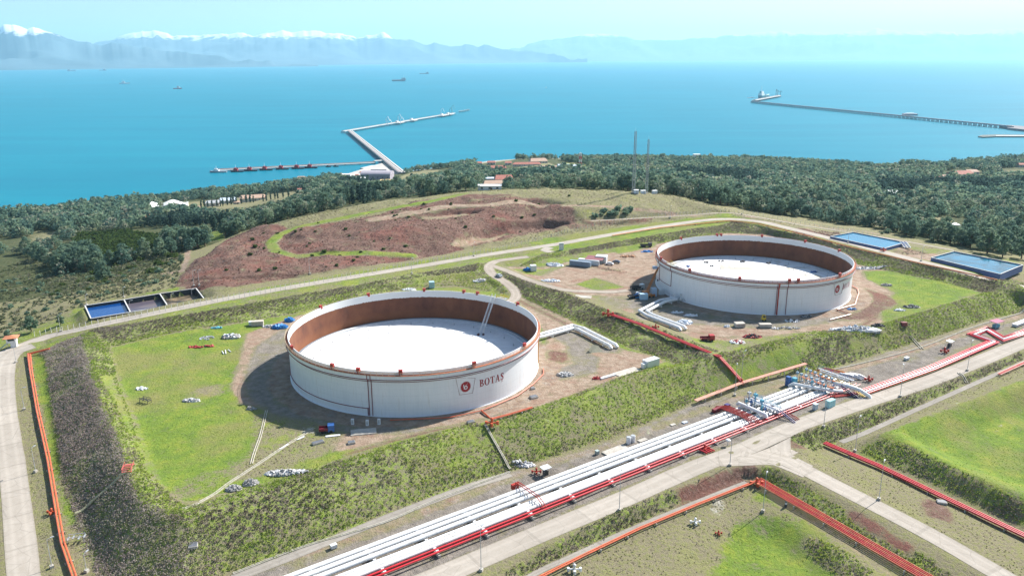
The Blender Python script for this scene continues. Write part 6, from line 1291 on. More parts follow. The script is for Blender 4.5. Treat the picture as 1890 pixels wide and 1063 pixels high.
def fence(label, places, n, h=2.2):
    W = curve(places, 4); root = thing('fence', label, 'fence', W[0]); L0 = np.array(W[0]); d = np.concatenate([[0], np.cumsum(np.hypot(*np.diff(W[:, :2], axis=0).T))]); q = None; tops = []
    for i in range(n):
        s = d[-1]*i/(n-1); p = np.array([np.interp(s, d, W[:, k]) for k in range(3)]); p[2] = hz(p[0], p[1])
        if q is None: q = MB().box((0, 0, h/2), (.16, .16, h+.4)).bar((0, 0, h+.1), (.25, .25, h+.5), .1).build('post', pm('post_white', (.62, .61, .57), .8, .1), root, loc=p-L0)
        else: c = q.copy(); COL.objects.link(c); c.parent = root; c.location = p-L0
        tops.append(p-L0)
    mb = MB()
    for hh in (.4, 1.0, 1.6, 2.2): mb.tube([t+np.array((0, 0, hh)) for t in tops], .018, 4)
    mb.build('fence_wire', STEEL, root); return root
fence('wire fence with white posts along the road from guard hut to fork', [(64,621),(169,602),(305,574),(440,550),(640,513),(800,483),(894,468)], 92)
fence('wire fence with white posts along the road above the fork', [(900,467),(982,448),(1019,438),(1097,419),(1215,402),(1310,394)], 64)
fence('wire fence following the crest track behind the top bend', [(1330,391),(1400,398),(1500,418),(1620,437)], 34, 1.8)
# three sunken basins
ZB = 100.6; BA = [(157,565),(168,589),(241,577),(310,566),(379,555),(362,533),(295,543),(229,554)]
bw_ = {i: atz(*q, ZB)[:2] for i, q in enumerate(BA)}
basin = thing('settling_basin', 'row of three sunken concrete basins with blue, purple and muddy water', 'basin', (*bw_[0], ZB)); L0 = np.array([*bw_[0], ZB])
PALE = pm('basin_edge', (.52, .52, .50), .8, .12); BLK = pm('basin_lining', (.035, .038, .042), .8, .25, .5)
def wallseg(a, b): 
    A_, B_ = np.array([*bw_[a], ZB])-L0, np.array([*bw_[b], ZB])-L0; MB().bar(A_+np.array((0, 0, -2.2)), B_+np.array((0, 0, -2.2)), .45, 4.8).build('basin_wall', BLK, basin); MB().bar(A_+np.array((0, 0, .3)), B_+np.array((0, 0, .3)), .55, .2).build('coping', PALE, basin)
for a, b in ((0,1),(1,2),(2,3),(3,4),(4,5),(5,6),(6,7),(7,0),(7,2),(6,3)): wallseg(a, b)
def liquid(name, col, rough, mix=None):
    m, n, l, b = newmat(name); p = geopos(n); f = noise(n, l, .12, 5, .6, p, .6); c = ramp(n, l, f, [(.45, col), (.6, mix or col)]); l.new(c, b.inputs['Base Color']); b.inputs['Roughness'].default_value = rough; return m
for (a, b, c, d_), z, mt in (((0, 1, 2, 7), -1.0, liquid('basin_blue', (.006, .055, .21), .12)), ((7, 2, 3, 6), -2.2, liquid('basin_purple', (.10, .085, .11), .3, (.16, .13, .13))), ((6, 3, 4, 5), -2.6, liquid('basin_mud', (.045, .038, .03), .35, (.36, .27, .16)))):
    MB().add([tuple(np.array([*bw_[k], ZB+z])-L0) for k in (a, b, c, d_)], [(0, 1, 2, 3)]).build('water', mt, basin)
# blue reservoirs
RW = liquid('reservoir_water', (.01, .13, .235), .08, (.012, .16, .27)); RWALL = pm('reservoir_wall', (.10, .14, .30), .7, .12); 
def reservoir(label, pts, z, h, mt):
    P_ = [atz(*q, z) for q in pts]; c = sum(P_)/4; c0 = np.array([c[0], c[1], z-h]); root = thing('reservoir', label, 'reservoir', c0)
    for i in range(4): a, b = P_[i]-c0, P_[(i+1) % 4]-c0; MB().bar(a+np.array((0, 0, -h/2)), b+np.array((0, 0, -h/2)), .35, h).build('wall', RWALL, root); MB().bar(a+np.array((0, 0, .08)), b+np.array((0, 0, .08)), .5, .16).build('coping', PALE, root)
    MB().add([tuple(p-c0+np.array((0, 0, -.35))) for p in P_], [(0, 1, 2, 3)]).build('water', mt, root); return root
reservoir('left one of the two blue water reservoirs beside the upper road', [(1532.7,436.5),(1632.6,458.5),(1671.6,447.7),(1575,428.7)], 107.2, 2.6, RW); reservoir('right one of the two blue water reservoirs, with dark murky patches', [(1719,475.5),(1846,506),(1888,489),(1761,464)], 107.6, 3.6, liquid('reservoir_murky', (.008, .125, .21), .08, (.012, .05, .07)))
rp = thing('reservoir_pipes', 'short blue and white pipes stepping down beside the left reservoir', 'pipes', g3(1668, 456)); 
for i in range(5): MB().tube([(i*.9-2, 1.5, 2.6), (i*.9-2, -.5, 2.4), (i*.9-1.2, -3.5, .3)], .28, 8).build('pipe', BLUE if i % 2 else PW, rp)
# guard hut
p = g3(24, 640); gh = thing('guard_hut', 'raised white guard hut with an orange roof beside the road', 'guard hut', p, .35); MB().box((0, 0, 3.3), (3.6, 3.2, 2.2)).build('wall', WHT, gh); MB().box((.6, 0, 1.1), (2.2, 2.6, 2.4)).build('lower_wall', SUPW, gh)
MB().add([(-2.9, -2.6, 4.4), (2.9, -2.6, 4.4), (2.9, 2.6, 4.4), (-2.9, 2.6, 4.4), (0, 0, 5.3)], [(3, 2, 1, 0), (0, 1, 4), (1, 2, 4), (2, 3, 4), (3, 0, 4)]).build('roof', pm('roof_orange', (.5, .2, .1), .8, .15), gh)
for x, y, a, b in ((0, -1.63, 2.4, .06), (-1.83, 0, .06, 2)): MB().box((x, y, 3.6), (a, b, 1)).build('window', GLASS, gh)
mb = MB(); [mb.bar((-1.8-i*.35, -1.9, 2.2-i*.28), (-1.8-i*.35, -.9, 2.2-i*.28), .3, .06) for i in range(8)]; mb.bar((-1.6, -1.9, 2.3), (-4.5, -1.9, 0), .12).bar((-1.6, -.9, 2.3), (-4.5, -.9, 0), .12).build('stairs', TEAL, gh)
for x in (-1.5, 1.5): MB().cyl((x, -1.3, 0), .1, 2.3, 6).build('leg', STEEL, gh)
# containers, cabins
def cont(px, py, d, rz, mat, label, name='container', cat='container', roof=None, z=None, doors=2):
    p = g3(px, py); r = thing(name, label, cat, p, rz); a, b, h = d; mb = MB().box((0, 0, h/2+.15), (a, b, h)); 
    for i in range(int(a/.6)): mb.box((-a/2+.3+i*.6, 0, h/2+.15), (.16, b+.08, h-.3))
    mb.build('body', mat, r); MB().box((0, 0, h+.2), (a+.1, b+.1, .1)).build('roof', roof or mat, r)
    for k in range(doors): MB().box((a/2+.05, (k-.5)*b*.46, h/2+.1), (.06, b*.42, h-.4)).box((a/2+.1, (k-.5)*b*.46, h/2), (.05, .08, h*.7)).build('door', mat, r)
    return r
CG = pm('container_bluegrey', (.20, .26, .33), .6, .12); CW = pm('container_white', (.66, .68, .69), .5, .06); MARO = pm('roof_maroon', (.24, .09, .10), .8, .15)
cont(1071, 491, (12, 2.6, 2.6), -.45, CG, 'long blue grey container left of the open shed'); cont(1087, 488, (12, 2.6, 2.6), -.45, CW, 'white container standing against the blue grey one')
cont(1110, 484, (6, 5, 3.6), -.3, CW, 'pale tall container block right of the maroon roofed shed'); sh = thing('open_shed', 'open shed with a maroon sheet roof between the containers', 'shed', g3(1098, 486), -.35); MB().box((0, 0, 3.1), (10, 8, .2), 0, Matrix.Rotation(.06, 3, 'X')).build('roof', MARO, sh); MB().box((0, 3.4, 1.5), (9.6, .15, 3)).build('back_wall', DARK, sh)
for x in (-4.7, 4.7):
    for y in (-3.7, 3.7): MB().cyl((x, y, 0), .1, 3, 6).build('post', STEEL, sh)
cont(984, 500, (3, 3, 3), .2, CW, 'small white cabin beside the pad road in the farther yard', 'cabin', 'cabin'); cont(1201, 676, (6.4, 2.8, 2.8), .62, CW, 'white generator container on the yard edge right of the near tank', 'container'); cont(1188, 680, (1.4, 1.6, 1.8), .62, CW, 'small white box against the generator container', 'generator', 'generator', doors=1)
cont(797, 531, (2.6, 2.6, 3), .2, pm('cabin_blue', (.34, .5, .62), .5, .08), 'pale blue cabin behind the near tank', 'cabin', 'cabin'); cont(1036, 462, (2.6, 1.0, 4.2), .1, CW, 'tall white sign like box beside the upper road', 'sign_box', 'box', doors=0)
cont(1206, 547, (2.4, 2.4, 4), .2, pm('box_blueish', (.4, .5, .62), .5, .08), 'tall bluish box in the shade left of the farther tank', 'tank_box', 'box'); cont(1221, 544, (2.4, 1.6, 2.4), .2, CW, 'white cabin close to the left foot of the farther tank', 'cabin', 'cabin')
for i, x in enumerate((1184.5, 1191)): cont(x, 553, (2.0, 2.2, 2.8), .1, pm('tank_lightblue', (.45, .62, .72), .5, .06), ['left', 'right'][i]+' one of two light blue tanks in the shade by the crane', 'plastic_tank', 'tank', doors=0)
cont(476, 601, (5, 2.3, 2), .2, pm('box_tan', (.5, .45, .38), .8, .12), 'tan box left of the blue tarpaulins', 'crate', 'crate', doors=0); cont(465, 600, (2.4, 2, 1.6), .2, CW, 'white crate left of the tan box', 'crate', 'crate', doors=0)
cont(1364.6, 603, (4, 3, 1.6), .1, CONCR, 'pale concrete block before the farther tank', 'block', 'block', doors=0); cont(1412, 604, (5, 2.4, 1.4), .0, CONCR, 'low concrete bench right of the pale block', 'block', 'block', doors=0)
cont(616, 1011, (1.6, 1.1, .9), .6, CW, 'white box beside the gravel track near the bottom', 'box', 'box', doors=0); cont(1102, 838, (1.1, 1.1, 1.1), .6, pm('box_greenish', (.35, .42, .4), .6, .1), 'small greenish box by the white pipes', 'box', 'box', doors=0); cont(1673, 664, (2, 1.2, .9), .5, CW, 'small white box beside the upper track', 'box', 'box', doors=0); cont(1883, 599, (11, 2.2, 1.0), .6, CW, 'long white slab box at the right edge', 'box', 'box', doors=0)
# vehicles
def car(px, py, rz, mat, label, name='parked_car', van=False, L_=4.4, p=None):
    p = g3(px, py, .14) if p is None else p; r = thing(name, label, 'car', p, rz); w_ = 1.8; h = 1.0
    prof = [(-2.2, .35), (-2.2, .85), (-1.9, 1.0), (-1.35, 1.05), (-.75, 1.5), (.85, 1.52), (1.6, 1.08), (2.15, .9), (2.2, .35)] if not van else [(-2.4, .35), (-2.4, 1.9), (1.2, 1.95), (1.9, 1.2), (2.4, 1.0), (2.4, .35)]
    V = [(x, s*w_/2*(1 if z < 1.1 else .82), z) for s in (-1, 1) for x, z in prof]; n = len(prof); MB().add(V, [tuple(range(n))[::-1], tuple(range(n, 2*n))]+[(i, (i+1) % n, n+(i+1) % n, n+i) for i in range(n)]).build('body', mat, r)
    for s in (-1, 1): MB().box((0, s*.84, 1.25), (1.9, .06, .34)).build('side_window', GLASS, r)
    MB().box((1.22, 0, 1.32), (.55, 1.35, .05), 0, Matrix.Rotation(.52, 3, 'Y')).build('windscreen', GLASS, r)
    for x in (-1.35, 1.35):
        for s in (-1, 1): wh = MB().tube([(x, s*.74, .33), (x, s*.93, .33)], .33, 12).build('wheel', RUBB, r); MB().tube([(x, s*.9, .33), (x, s*.95, .33)], .18, 8).build('rim', STEEL, wh)
    for s in (-1, 1): MB().box((2.19, s*.6, .72), (.06, .35, .16)).build('headlight', SUPW, r)
    return r
CARW = pm('car_white', (.72, .73, .74), .25, .03); CARD = pm('car_dark', (.08, .10, .14), .25, .05); CARS = pm('car_silver', (.42, .45, .48), .25, .05)
car(921, 511, -1.0, CARS, 'silver car driving down the curved track towards the near tank', 'moving_car'); car(1125, 489, -.35, CARW, 'white car parked right of the containers'); car(1137.5, 485.5, -.35, CARD, 'dark blue car parked beyond the white one')
def truck(px, py, rz, cab, bed, label, name='truck', L_=7):
    p = g3(px, py); r = thing(name, label, 'truck', p, rz); MB().box((L_*.36, 0, 1.5), (2, 2.3, 2.1)).build('cab', cab, r); MB().box((-.9, 0, 1.0), (L_*.72, 2.3, .35)).box((-.9, 1.1, 1.4), (L_*.72, .1, .7)).box((-.9, -1.1, 1.4), (L_*.72, .1, .7)).build('bed', bed, r); MB().box((L_*.36+1.0, 0, 1.9), (.06, 1.9, .8)).build('windscreen', GLASS, r)
    for x in (-L_*.3, -L_*.12, L_*.34):
        for s in (-1, 1): MB().tube([(x, s*.8, .5), (x, s*1.15, .5)], .5, 12).build('wheel', RUBB, r)
    return r
truck(1171, 550, .5, SUPW, DARK, 'white cabbed truck in the shade left of the crane'); truck(1176, 534, .3, STEEL, DARK, 'grey truck behind the crane by the farther tank'); truck(1192, 456, .1, DARK, DARK, 'dark flat trailer truck at the back of the farther yard'); truck(1305, 629, .1, HULLR, DRED, 'red and white machine on the grass before the farther tank', 'machine', 5); truck(603, 797, .2, BLUE, DRED, 'small blue and red trailer below the near tank', 'trailer', 4)
# mobile crane
p = g3(1193, 549); cr = thing('mobile_crane', 'orange mobile crane reaching up to the rim of the farther tank', 'crane', p); CO = pm('crane_orange', (.50, .17, .03), .5, .12); MB().box((0, 0, 1), (8, 2.6, 1.2), .3).build('chassis', CO, cr); MB().box((-.5, 0, 2.4), (3, 2.2, 1.8), .6).build('cab', CO, cr); MB().box((-2.6, .6, 2.3), (1.6, 2.2, 1.4), .6).build('counterweight', DARK, cr)
T_ = Vector(atd(1215, 494, p[1]+12.))-Vector(p); a_ = Vector((0, 0, 2.6)); dv = T_-a_; mb = MB(); 
for s in (-.45, .45):
    for z in (-.45, .45): mb.bar(a_+Vector((s, 0, z)), T_+Vector((s*.5, 0, z*.5)), .2)
for i in range(14): q0, q1 = a_+dv*(i/14), a_+dv*((i+1)/14); mb.bar(q0+Vector((-.45, 0, .4)), q1+Vector((.45, 0, .4)), .12).bar(q0+Vector((.45, 0, -.4)), q1+Vector((-.45, 0, -.4)), .12)
mb.build('boom', CO, cr); MB().bar(T_, T_+Vector((0, 0, -6)), .08).box(T_+Vector((0, 0, -6.4)), (.5, .5, .8)).build('hook', DARK, cr); MB().box(T_+Vector((-1.8, -.5, .2)), (2.2, 1.4, 1.3)).build('work_basket', pm('basket_blue', (.3, .4, .55), .5, .1), cr)
for x in (-3, -1, 1, 3):
    for s in (-1, 1): MB().tube([(x*math.cos(.3)-s*1.1*math.sin(.3), x*math.sin(.3)+s*1.1*math.cos(.3), .5), (x*math.cos(.3)-s*1.5*math.sin(.3), x*math.sin(.3)+s*1.5*math.cos(.3), .5)], .5, 10).build('wheel', RUBB, cr)
p = g3(1409, 592); yl = thing('yellow_loader', 'small yellow machine at the foot of the farther tank', 'machine', p); MB().box((0, 0, 1), (1.8, 1.6, 1.2)).box((0, 0, 2.1), (1.3, 1.3, 1.2)).build('body', YEL, yl); MB().box((0, -.68, 2.1), (1, .05, .8)).build('window', GLASS, yl); [MB().tube([(x, -.95, .4), (x, -.6, .4)], .4, 10).build('wheel', RUBB, yl) for x in (-.6, .6)]
# heaps
HW = pm('rubble_white', (.60, .60, .60), .9, .2, 1.5); HG = pm('rubble_grey', (.34, .33, .32), .9, .25, 1.5); HB = pm('tarp_blue', (.02, .20, .52), .5, .2, .8); HWT = pm('tarp_white', (.72, .74, .76), .6, .1, .8); HRD = pm('scrap_red', (.38, .04, .04), .6, .25, 1.2); HLB = pm('rubble_paleblue', (.50, .57, .66), .8, .2, 1.2)
def heap(px, py, lx, ly, h, n, mats, label, name='rubble_heap', cat='heap', s=.45, rz=0, flat=False):
    p = g3(px, py); mbs = [MB() for _ in mats]; R3 = Matrix.Rotation(rz, 3, 'Z'); n = int(n*1.5)
    for k_, mb in enumerate(mbs):
        if h >= .5: mb.sphere((0, 0, -.05), .5, 14, 6, (lx*(.95-.03*k_), ly*(.95-.03*k_), h*(1.1-.12*k_)))
    for i in range(n):
        r, a = math.sqrt(nr.random())*(.88 if h >= .5 else 1), nr.uniform(0, 6.28); x, y = r*math.cos(a)*lx/2, r*math.sin(a)*ly/2; z = h*(1-r)*nr.uniform(.4, 1); q = s*nr.uniform(.5, 1.4)
        til = Matrix.Rotation(float(nr.uniform(-.6, .6)), 3, 'X') @ Matrix.Rotation(float(nr.uniform(-.6, .6)), 3, 'Y')
        c = R3 @ Vector((x, y, z)); zz = hz(p[0]+c.x, p[1]+c.y)-p[2]; mbs[i % len(mats)].box((c.x, c.y, c.z+zz+q*.3), (q*1.5, q, q*(.35 if flat else .8)), float(nr.uniform(0, 3)), til)
    root = thing(name, label, cat, p) if len(mats) > 1 else None
    for m_, mb in zip(mats, mbs):
        if root: mb.build({'rubble_heap': 'rubble', 'scrap_heap': 'scrap', 'tarpaulin': 'sheet'}.get(name, 'pieces'), m_, root)
        else: tag(mb.build(name, m_, None, False, p), label, cat)
for a in [(529,874,14,3.4,1.3,110,[HW,HG],'long heap of broken white concrete below the near yard'),(432,903,5,4,1.6,60,[HG],'left grey gravel heap at the corner of the near yard','gravel_heap','heap',.35),(463,893,5,4,1.6,60,[HG],'right grey gravel heap at the corner of the near yard','gravel_heap','heap',.35),(353,740,7,2.2,.9,40,[HW,HG],'low row of stones on the grass left of the near tank'),(1043,692,7,4,1.3,70,[HG,HW],'grey rubble heap right of the near tank'),(967,858,8,3,1.0,40,[HW,HG],'pale rubble spilled at the foot of the front bank'),
 (1578,609,24,6,2.2,190,[HW,HLB,HG],'big white and blue grey heap of sacks at the front of the farther yard'),(1620,602,6,3,1.5,40,[DARK],'dark heap at the right end of the big white heap'),(1682,567,9,3.4,1.2,50,[HG,DARK],'dark oval heap on the right grass of the farther yard'),(1660,573,6,2,.5,20,[HWT],'white sheets on the right grass of the farther yard','sheet_scrap','scrap'),(1595,496,28,4,1.2,110,[HW,HG],'long pale heap behind the right side of the farther tank'),(1636,527,6,3.6,1.2,36,[HG],'grey heap on the grass right of the farther tank'),
 (1263,596,8,6,1.6,90,[HWT,HLB],'white and pale blue heap beside the bent white pipes'),(1275,583,7,2,1,26,[HWT],'white scrap strip at the edge of the shade of the farther tank','sheet_scrap','scrap'),(1388,622,9,4,1.2,50,[HRD,DARK],'dark red scrap heap on the front grass of the farther yard','scrap_heap','scrap'),(1361,632,7,4,.7,34,[HWT,HRD],'white and red scrap left of the dark red heap','scrap_heap','scrap'),(1341,603,3,2,.8,14,[HWT],'little white scrap pile left of the concrete block','sheet_scrap','scrap'),
 (1463,593,7,3,.8,30,[HWT,DARK],'scattered scrap right of the red riser of the farther tank','scrap_heap','scrap'),(1487,585,6,2,.8,24,[DARK,HG],'dark loops and scrap at the right front of the farther tank','scrap_heap','scrap'),(1024,490,11,6,1.4,80,[HW,HLB],'white rubble heap left of the containers'),(1016,519,11,4,1.1,60,[HWT,HLB],'white heap beside the grass patch in the farther yard'),(885,519,8,4,1,40,[HW,HG],'white rubble on the grass behind the near tank'),(1073,487,5,5,1.2,24,[HRD,DARK],'red machinery parts left of the blue grey container','scrap_heap','scrap'),
 (517,605,8,4,1.6,60,[HB],'larger blue tarpaulin heap left of the near tank','tarpaulin','tarpaulin',.8),(535,593,4,3,1.8,30,[HB],'smaller blue tarpaulin heap touching the near tank rim','tarpaulin','tarpaulin',.8),(497,603,7,3,.8,36,[HW,HG],'mixed pale scrap left of the blue tarpaulins'),(427,623,8,4,1.4,60,[HWT,HG],'white tarpaulin heap in the upper left of the near yard','tarpaulin','tarpaulin',.8),(400,606,5,2,.5,18,[pm('sheet_teal',(.12,.42,.5),.6,.2)],'turquoise sheet on the grass of the near yard','sheet_scrap','scrap'),(382,624,6,5,.4,60,[HLB,HG],'pale blue grey gravel patch in the near yard','gravel_heap','heap',.3),
 (362,641,7,2,.5,22,[HRD],'left red scrap line in the near yard','scrap_heap','scrap'),(386,639,5,2,.6,20,[HRD,DARK],'red and dark scrap right of the red line','scrap_heap','scrap'),(261,718,4,3,.3,24,[HWT],'white spill on the left grass of the near yard','sheet_scrap','scrap'),(973,499,4,3,1.4,22,[HB],'blue tarpaulin beside the small white cabin','tarpaulin','tarpaulin',.7),(1194,465,8,3,.6,22,[HB],'blue sheet behind the left of the farther tank','sheet_scrap','scrap',.6),(1158,474,10,3,.4,30,[pm('planks_orange',(.5,.28,.16),.8,.2)],'orange planks on the ground left of the farther tank','planks','planks',.7),(1178,549,5,3,2.2,24,[HB],'blue tarpaulin pile in the shade by the crane','tarpaulin','tarpaulin',.9),
 (755,535,8,3,.9,40,[HWT],'white sheets behind the near tank','sheet_scrap','scrap'),(1572,571,5,2,.8,20,[HB,HLB],'blue and pale scrap by the stepped red pipe','scrap_heap','scrap'),(1102,699,4,2,.8,16,[HRD],'small red scrap pile on the lower yard right of the near tank','scrap_heap','scrap'),(464,755,4,2,.8,16,[HG],'brown scrap at the tip of the near tank shadow','scrap_heap','scrap'),(785,757,16,3,.2,40,[HWT],'pale litter along the foot of the near tank','litter','litter',.3),(1450,606,12,3,.3,30,[HW,HG],'pale rubble strewn before the farther tank'),(1250,577,6,2,.6,16,[HWT],'white litter inside the bend of the white pipes','litter','litter',.4)]: heap(*a)
# flat pieces and covers
def slab(px, py, a, b, h, rz, mat, label, name='concrete_slab', cat='slab', dz=.05):
    p = g3(px, py); r = MB().box((0, 0, h/2-.12+dz), (a, b, h+.24)).build(name, mat, None, False, p); r.rotation_euler.z = rz; tag(r, label, cat); return r
for a in [(1158,687,11,4.5,.2,.6,CONCR,'large pale concrete slab left of the generator container'),(1122,696,7,1.3,.5,.6,CW,'narrow white slab left of the large slab'),(1048,493-2,1,1,.1,0,CONCR,'small slab near the containers'),(671,797,8,4,.15,.2,CONCR,'pale concrete apron at the front of the near tank'),(640,545+0,1,1,.1,0,CONCR,'x'),(1136,832,9,3.4,.3,.62,CONCR,'long white concrete slab by the corridor pipes'),(1186,813,3.4,1.6,.3,.6,CONCR,'pale round ended slab by the corridor pipes'),(1076,548,8,4,.15,-.3,CONCR,'concrete pad at the edge of the farther yard'),(1242,784,2,1.2,.2,.6,CONCR,'small concrete lid in the corridor gravel, left one'),(1264,780,2,1.2,.3,.6,HLB,'small concrete lid in the corridor gravel, right one')]:
    if a[7] != 'x' and 'small slab near' not in a[7]: slab(*a)
def cover(px, py, rz, label, a=3.0, b=1.6):
    p = g3(px, py); r = thing('pit_cover', label, 'cover', p, rz); MB().box((0, 0, .3), (a, b, .6)).build('frame', CONCR, r); MB().box((0, 0, .66), (a-.3, b-.3, .08), 0, Matrix.Rotation(.05, 3, 'X')).build('lid', pm('lid_dark', (.13, .14, .16), .5, .2), r)
for a in [(587,818,.6,'slanted grey pit cover on the grass below the near tank',3.6,1.6),(649,818,.3,'dark pit cover right of the slanted grey one',2.2,1.6),(869,780,.5,'dark pit cover before the lettering of the near tank',2.4,1.6),(985,734,.5,'grey pit cover at the right foot of the near tank',2.8,2),(983,718,.5,'smaller pit cover close to the right foot of the near tank',1.6,1.2),(357,1008,.3,'square concrete frame pit in the brush near the bottom',2.2,2.2),(1738,928,-.3,'grey box cover on bare earth beside the three red pipes',2.6,1.8),(1268,840,.5,'small white cover by the red pipes near the lamp',1,1)]: cover(*a)
def rack(px, py, rz, label, mat, a=3.2, n=4, h=1.6, name='metal_rack'):
    p = g3(px, py); r = thing(name, label, 'rack', p, rz); f = MB()
    for x in (-a/2, a/2):
        for y in (-.8, .8): f.bar((x, y, 0), (x, y, h), .12)
    for y in (-.8, .8): f.bar((-a/2, y, h), (a/2, y, h), .12)
    f.build('frame', mat, r); s = MB(); [s.bar((-a/2+a*i/n, -.8, h*.6+.3*(i % 2)), (-a/2+a*i/n, .8, h*.6+.3*(i % 2)), .35, .2) for i in range(n+1)]; s.build('shelf', mat, r)
rack(269, 743, -.4, 'dark metal frames stacked on the grass left of the near tank', DARK, 3.6, 6, 1.8); rack(142, 999, .2, 'grey metal rack in the hollow right of the orange pipes', STEEL, 4, 3, 1.8)
# red steps over the left bank
p = g3(237, 868); rs = thing('stile_steps', 'pinkish red metal steps on the crest of the left bank', 'steps', p, .25); PK = pm('pink_red', (.55, .13, .11), .5, .1); mb = MB(); [mb.box((0, i*.75-2.2, .8+.5*math.sin(i/6*math.pi)), (2.4, .25, .12)) for i in range(7)]; mb.build('tread', PK, rs)
for s in (-1.2, 1.2): MB().bar((s, -2.4, .6), (s, 0, 1.5), .14).bar((s, 0, 1.5), (s, 2.5, .6), .14).bar((s, -2.4, 1.6), (s, 2.5, 1.6), .1).build('rail', PK, rs)
for k in range(7): pass
p = g3(1668, 601); rb = thing('hydrant_box', 'dark red box with a thin pole on the bank crest of the farther yard', 'box', p); MB().box((0, 0, .8), (2.4, 1.4, 1.6)).build('housing', pm('maroon_box', (.22, .05, .05), .6, .15), rb); MB().cyl((-.6, 0, 1.6), .06, 2, 6).build('pole', DARK, rb)
# hydrant clusters
def hydrant(px, py, label, s=1.0, mat=RED, z0=0):
    p = g3(px, py); r = thing('fire_hydrant', label, 'hydrant', p); MB().cyl((0, 0, 0), .3*s, 1.8*s, 10).sphere((0, 0, 1.9*s), .42*s, 8, 5).tube([(-1.4*s, 0, .9*s), (1.4*s, 0, .9*s)], .2*s, 8).tube([(0, -1.2*s, .7*s), (0, 1.2*s, .7*s)], .2*s, 8).build('body', mat, r)
    for x, y in ((-1.4, 0), (1.4, 0), (0, -1.2)): MB().cyl((x*s, y*s, .4*s), .34*s, .9*s, 8).build('valve', mat, r)
for a in [(908,786,'orange red hydrant at the top of the steps before the near tank',1.3,ORG),(1122,584,'bright red hydrant station at the left end of the crest pipes',1.5,RED),(1210,606,'red hydrant halfway along the crest pipes',.9,RED),(990,874,'red hydrant with shelter beside the gravel track',.9,RED),(1743,651,'red hydrant below the white shelter by the zigzag pipes',1.1,RED),(96,948,'orange hydrant standing off the left orange pipes',.8,ORG),(1603,703,'red hydrant wheel behind the larger valve station',1.0,RED),(1396,896,'orange red pipe junction where six pipes meet the pair',1.2,ORG),(1369,709,'red junction where the descending pipes meet the salmon ones',1.0,RED),(1283,967,'white valve cluster on the bare ground at the lower right',.9,WHT),(1060,1056,'white valve with a wheel at the bottom edge',1.1,WHT),(1326,986,'slim red and white valve post on the bare ground',.6,RED),(1800,500,'orange valve stand beside the upper road pipes',.6,ORG),(1630,464,'orange valve stand near the left blue reservoir',1.0,ORG),(1300,831,'red valve group where four short pipes turn to the road',1.0,RED)]: hydrant(*a)
q4 = thing('pipe_stub_bundle', 'four short red pipes slanting to the main road', 'pipe bundle', g3(1296, 830)); L0 = np.array(q4.location)
for i in range(4): a, b = atz(1288+i*4.6, 828-i*1.4, 93.4)-L0, atz(1305+i*4.6, 836-i*1.4, 93.2)-L0; MB().tube([a, b], .26, 8).build('pipe', PR, q4)
def shelter(px, py, label, roof, rz=.6, h=2.6, a=3, b=2.2, box=None):
    p = g3(px, py); r = thing('small_shelter', label, 'shelter', p, rz); MB().box((0, 0, h), (a, b, .15), 0, Matrix.Rotation(.08, 3, 'X')).build('roof', roof, r)
    for x in (-a/2+.2, a/2-.2):
        for y in (-b/2+.2, b/2-.2): MB().cyl((x, y, 0), .05, h, 6).build('post', STEEL, r)
    MB().box((0, 0, .8), (a*.5, b*.5, 1.4)).build('cabinet', box or DARK, r)
shelter(1007, 876, 'white roofed shelter over dark gear beside the gravel track', CW); shelter(1752, 640, 'white roofed shelter over gear by the zigzag pipes', CW); shelter(1838, 604, 'maroon roofed shelter with a teal cabinet at the right', pm('roof_plum', (.30, .04, .12), .7, .1), .5, 3, 6, 3.4, TEAL)
for k, (px, py) in enumerate(((1160,818),(1168,815))): p = g3(px, py); r = thing('small_tank', ['left', 'right'][k]+' one of two upright white cylinders by the corridor pipes', 'tank', p); MB().cyl((0, 0, 0), .8, 2.2, 14).build('shell', SUPW, r); MB().cyl((0, 0, 2.2), .7, .15, 14).build('lid', STEEL, r)
p = g3(1343, 822); r = thing('camera_dome', 'white dome on a short post by the road lamp near the junction', 'camera'); r.location = p; MB().cyl((0, 0, 0), .12, 1.6, 8).build('post', STEEL, r); MB().sphere((0, 0, 1.9), .85, 12, 8, (1, 1, .55)).build('dome', SUPW, r)
p = g3(1450, 935); r = thing('vent_post', 'small black and white post on the grass beside the six red pipes', 'post'); r.location = p; r['category'] = 'post'; MB().cyl((0, 0, 0), .4, .9, 10).build('base', DARK, r); MB().cyl((0, 0, .9), .3, .5, 10).build('collar', SUPW, r); MB().sphere((0, 0, 1.6), .3, 8, 6).build('cap', DARK, r)
p = g3(1099, 648); r = thing('tent', 'small beige tent shaped cover inside the bend of the white pipes', 'tent', p, .3); MB().add([(-2.6, -1.4, 0), (2.6, -1.4, 0), (2.6, 1.4, 0), (-2.6, 1.4, 0), (-1.4, 0, 3), (1.2, 0, 2.2)], [(0, 1, 5, 4), (2, 3, 4, 5), (1, 2, 5), (3, 0, 4)]).build('canvas', pm('canvas_beige', (.58, .54, .38), .8, .1), r); MB().cyl((-1.4, 0, 0), .06, 3.2, 6).build('pole', STEEL, r)
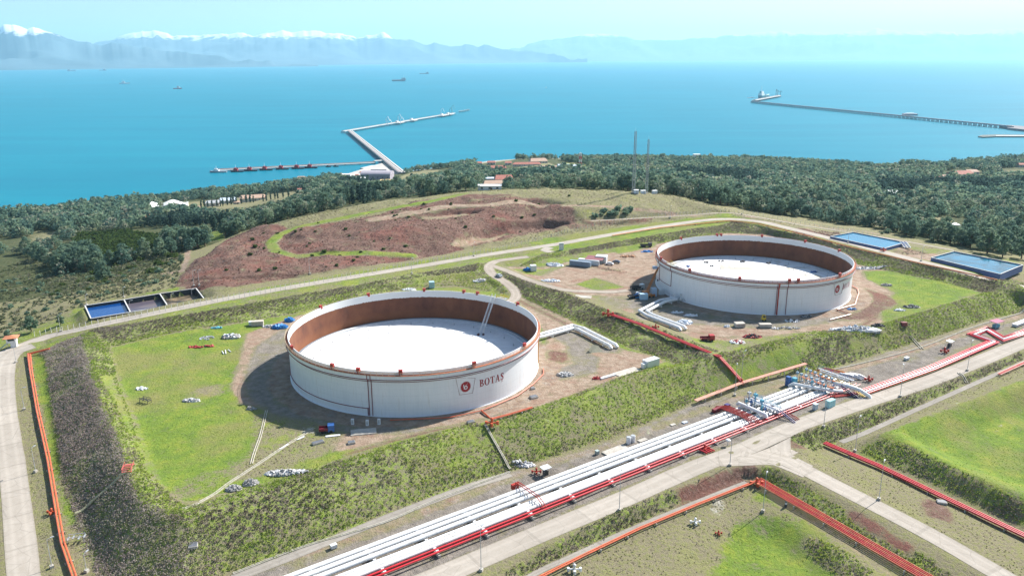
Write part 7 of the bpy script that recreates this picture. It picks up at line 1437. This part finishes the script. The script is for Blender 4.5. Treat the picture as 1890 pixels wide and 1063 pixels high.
for px, y2, lb in ((686, 783, 0), (682, 784, 1), (651, 783, 2)):
    p = g3(px-(0, 0, 0)[lb], y2, 0); r = thing('tank_box', ['white valve box right of the near tank risers', 'white valve box left of the near tank risers', 'white valve box farther left at the near tank foot'][lb], 'box', p+np.array(((2.4, 0, 0), (-.6, -.4, 0), (0, 0, 0))[lb])); MB().box((0, 0, 1), (.9, .7, 1.9)).build('housing', SUPW, r); MB().box((0, -.37, 1.1), (.6, .04, 1.2)).build('door', STEEL, r)
# white pipe bits on the grass, drains and stepped gutters
for k, (x0, y0, x1, y1) in enumerate(((410,649,413,654),(416,647,417,654),(421,646,426,650))): a, b = g3(x0, y0, .2), g3(x1, y1, .2); tag(MB().tube([a, b], .22, 6).build('pipe_offcut', PW), ['left', 'middle', 'right'][k]+' white pipe offcut lying on the grass of the near yard', 'pipe', 'white pipe offcuts')
for k, (x0, y0, x1, y1) in enumerate(((601,806,628,803),(548,812,562,806),(516,829,532,820))): a, b = g3(x0, y0, .15), g3(x1, y1, .15); tag(MB().bar(a, b, .5 if k else 1.0, .15).build('plank', HWT), ['white planks on the ground below the near tank', 'single pale plank left of the white planks', 'thin pale plank beside the drain on the near grass'][k], 'plank')
def gutter(name, pts, wd, mat, lift=.1):
    W = curve(pts, 1.2); W2 = [(a, b, float(hat(H, np.array([a]), np.array([b]))[0])+lift) for a, b, c in W]; mb = MB(); 
    for s in (-1, 1): O = offs(W2, s*wd/2); [mb.bar(O[i], O[i+1], .22, .3) for i in range(len(O)-1)]
    return tag(mb.build(name, mat), kind='structure')
GUT = pm('gutter_concrete', (.48, .45, .38), .9, .2, 1.2, dirt=(.25, .25, .12), dsc=.8)
gutter('drain_channel', [(580,790),(520,828),(468,862),(420,894),(372,925),(338,940)], .7, GUT); gutter('drain_channel', [(492,758),(482,800),(470,835),(464,856)], .6, GUT); gutter('drain_channel', [(895,786),(918,825),(942,866)], .45, GUT, .45); gutter('drain_channel', [(234,874),(205,900),(170,930),(140,952)], .5, pm('gutter_yellow', (.5, .48, .3), .9, .2), .9); gutter('drain_channel', [(1680,620),(1690,632),(1702,645)], 1.0, GUT, .2); gutter('drain_channel', [(1769,688),(1785,704)], .8, GUT, .2)
gutter('kerb', [(430,1058),(560,1006),(710,966),(800,926),(942,870)], .5, GUT); gutter('kerb', [(1540,682),(1600,668),(1700,641),(1800,603),(1890,572)], .5, GUT)
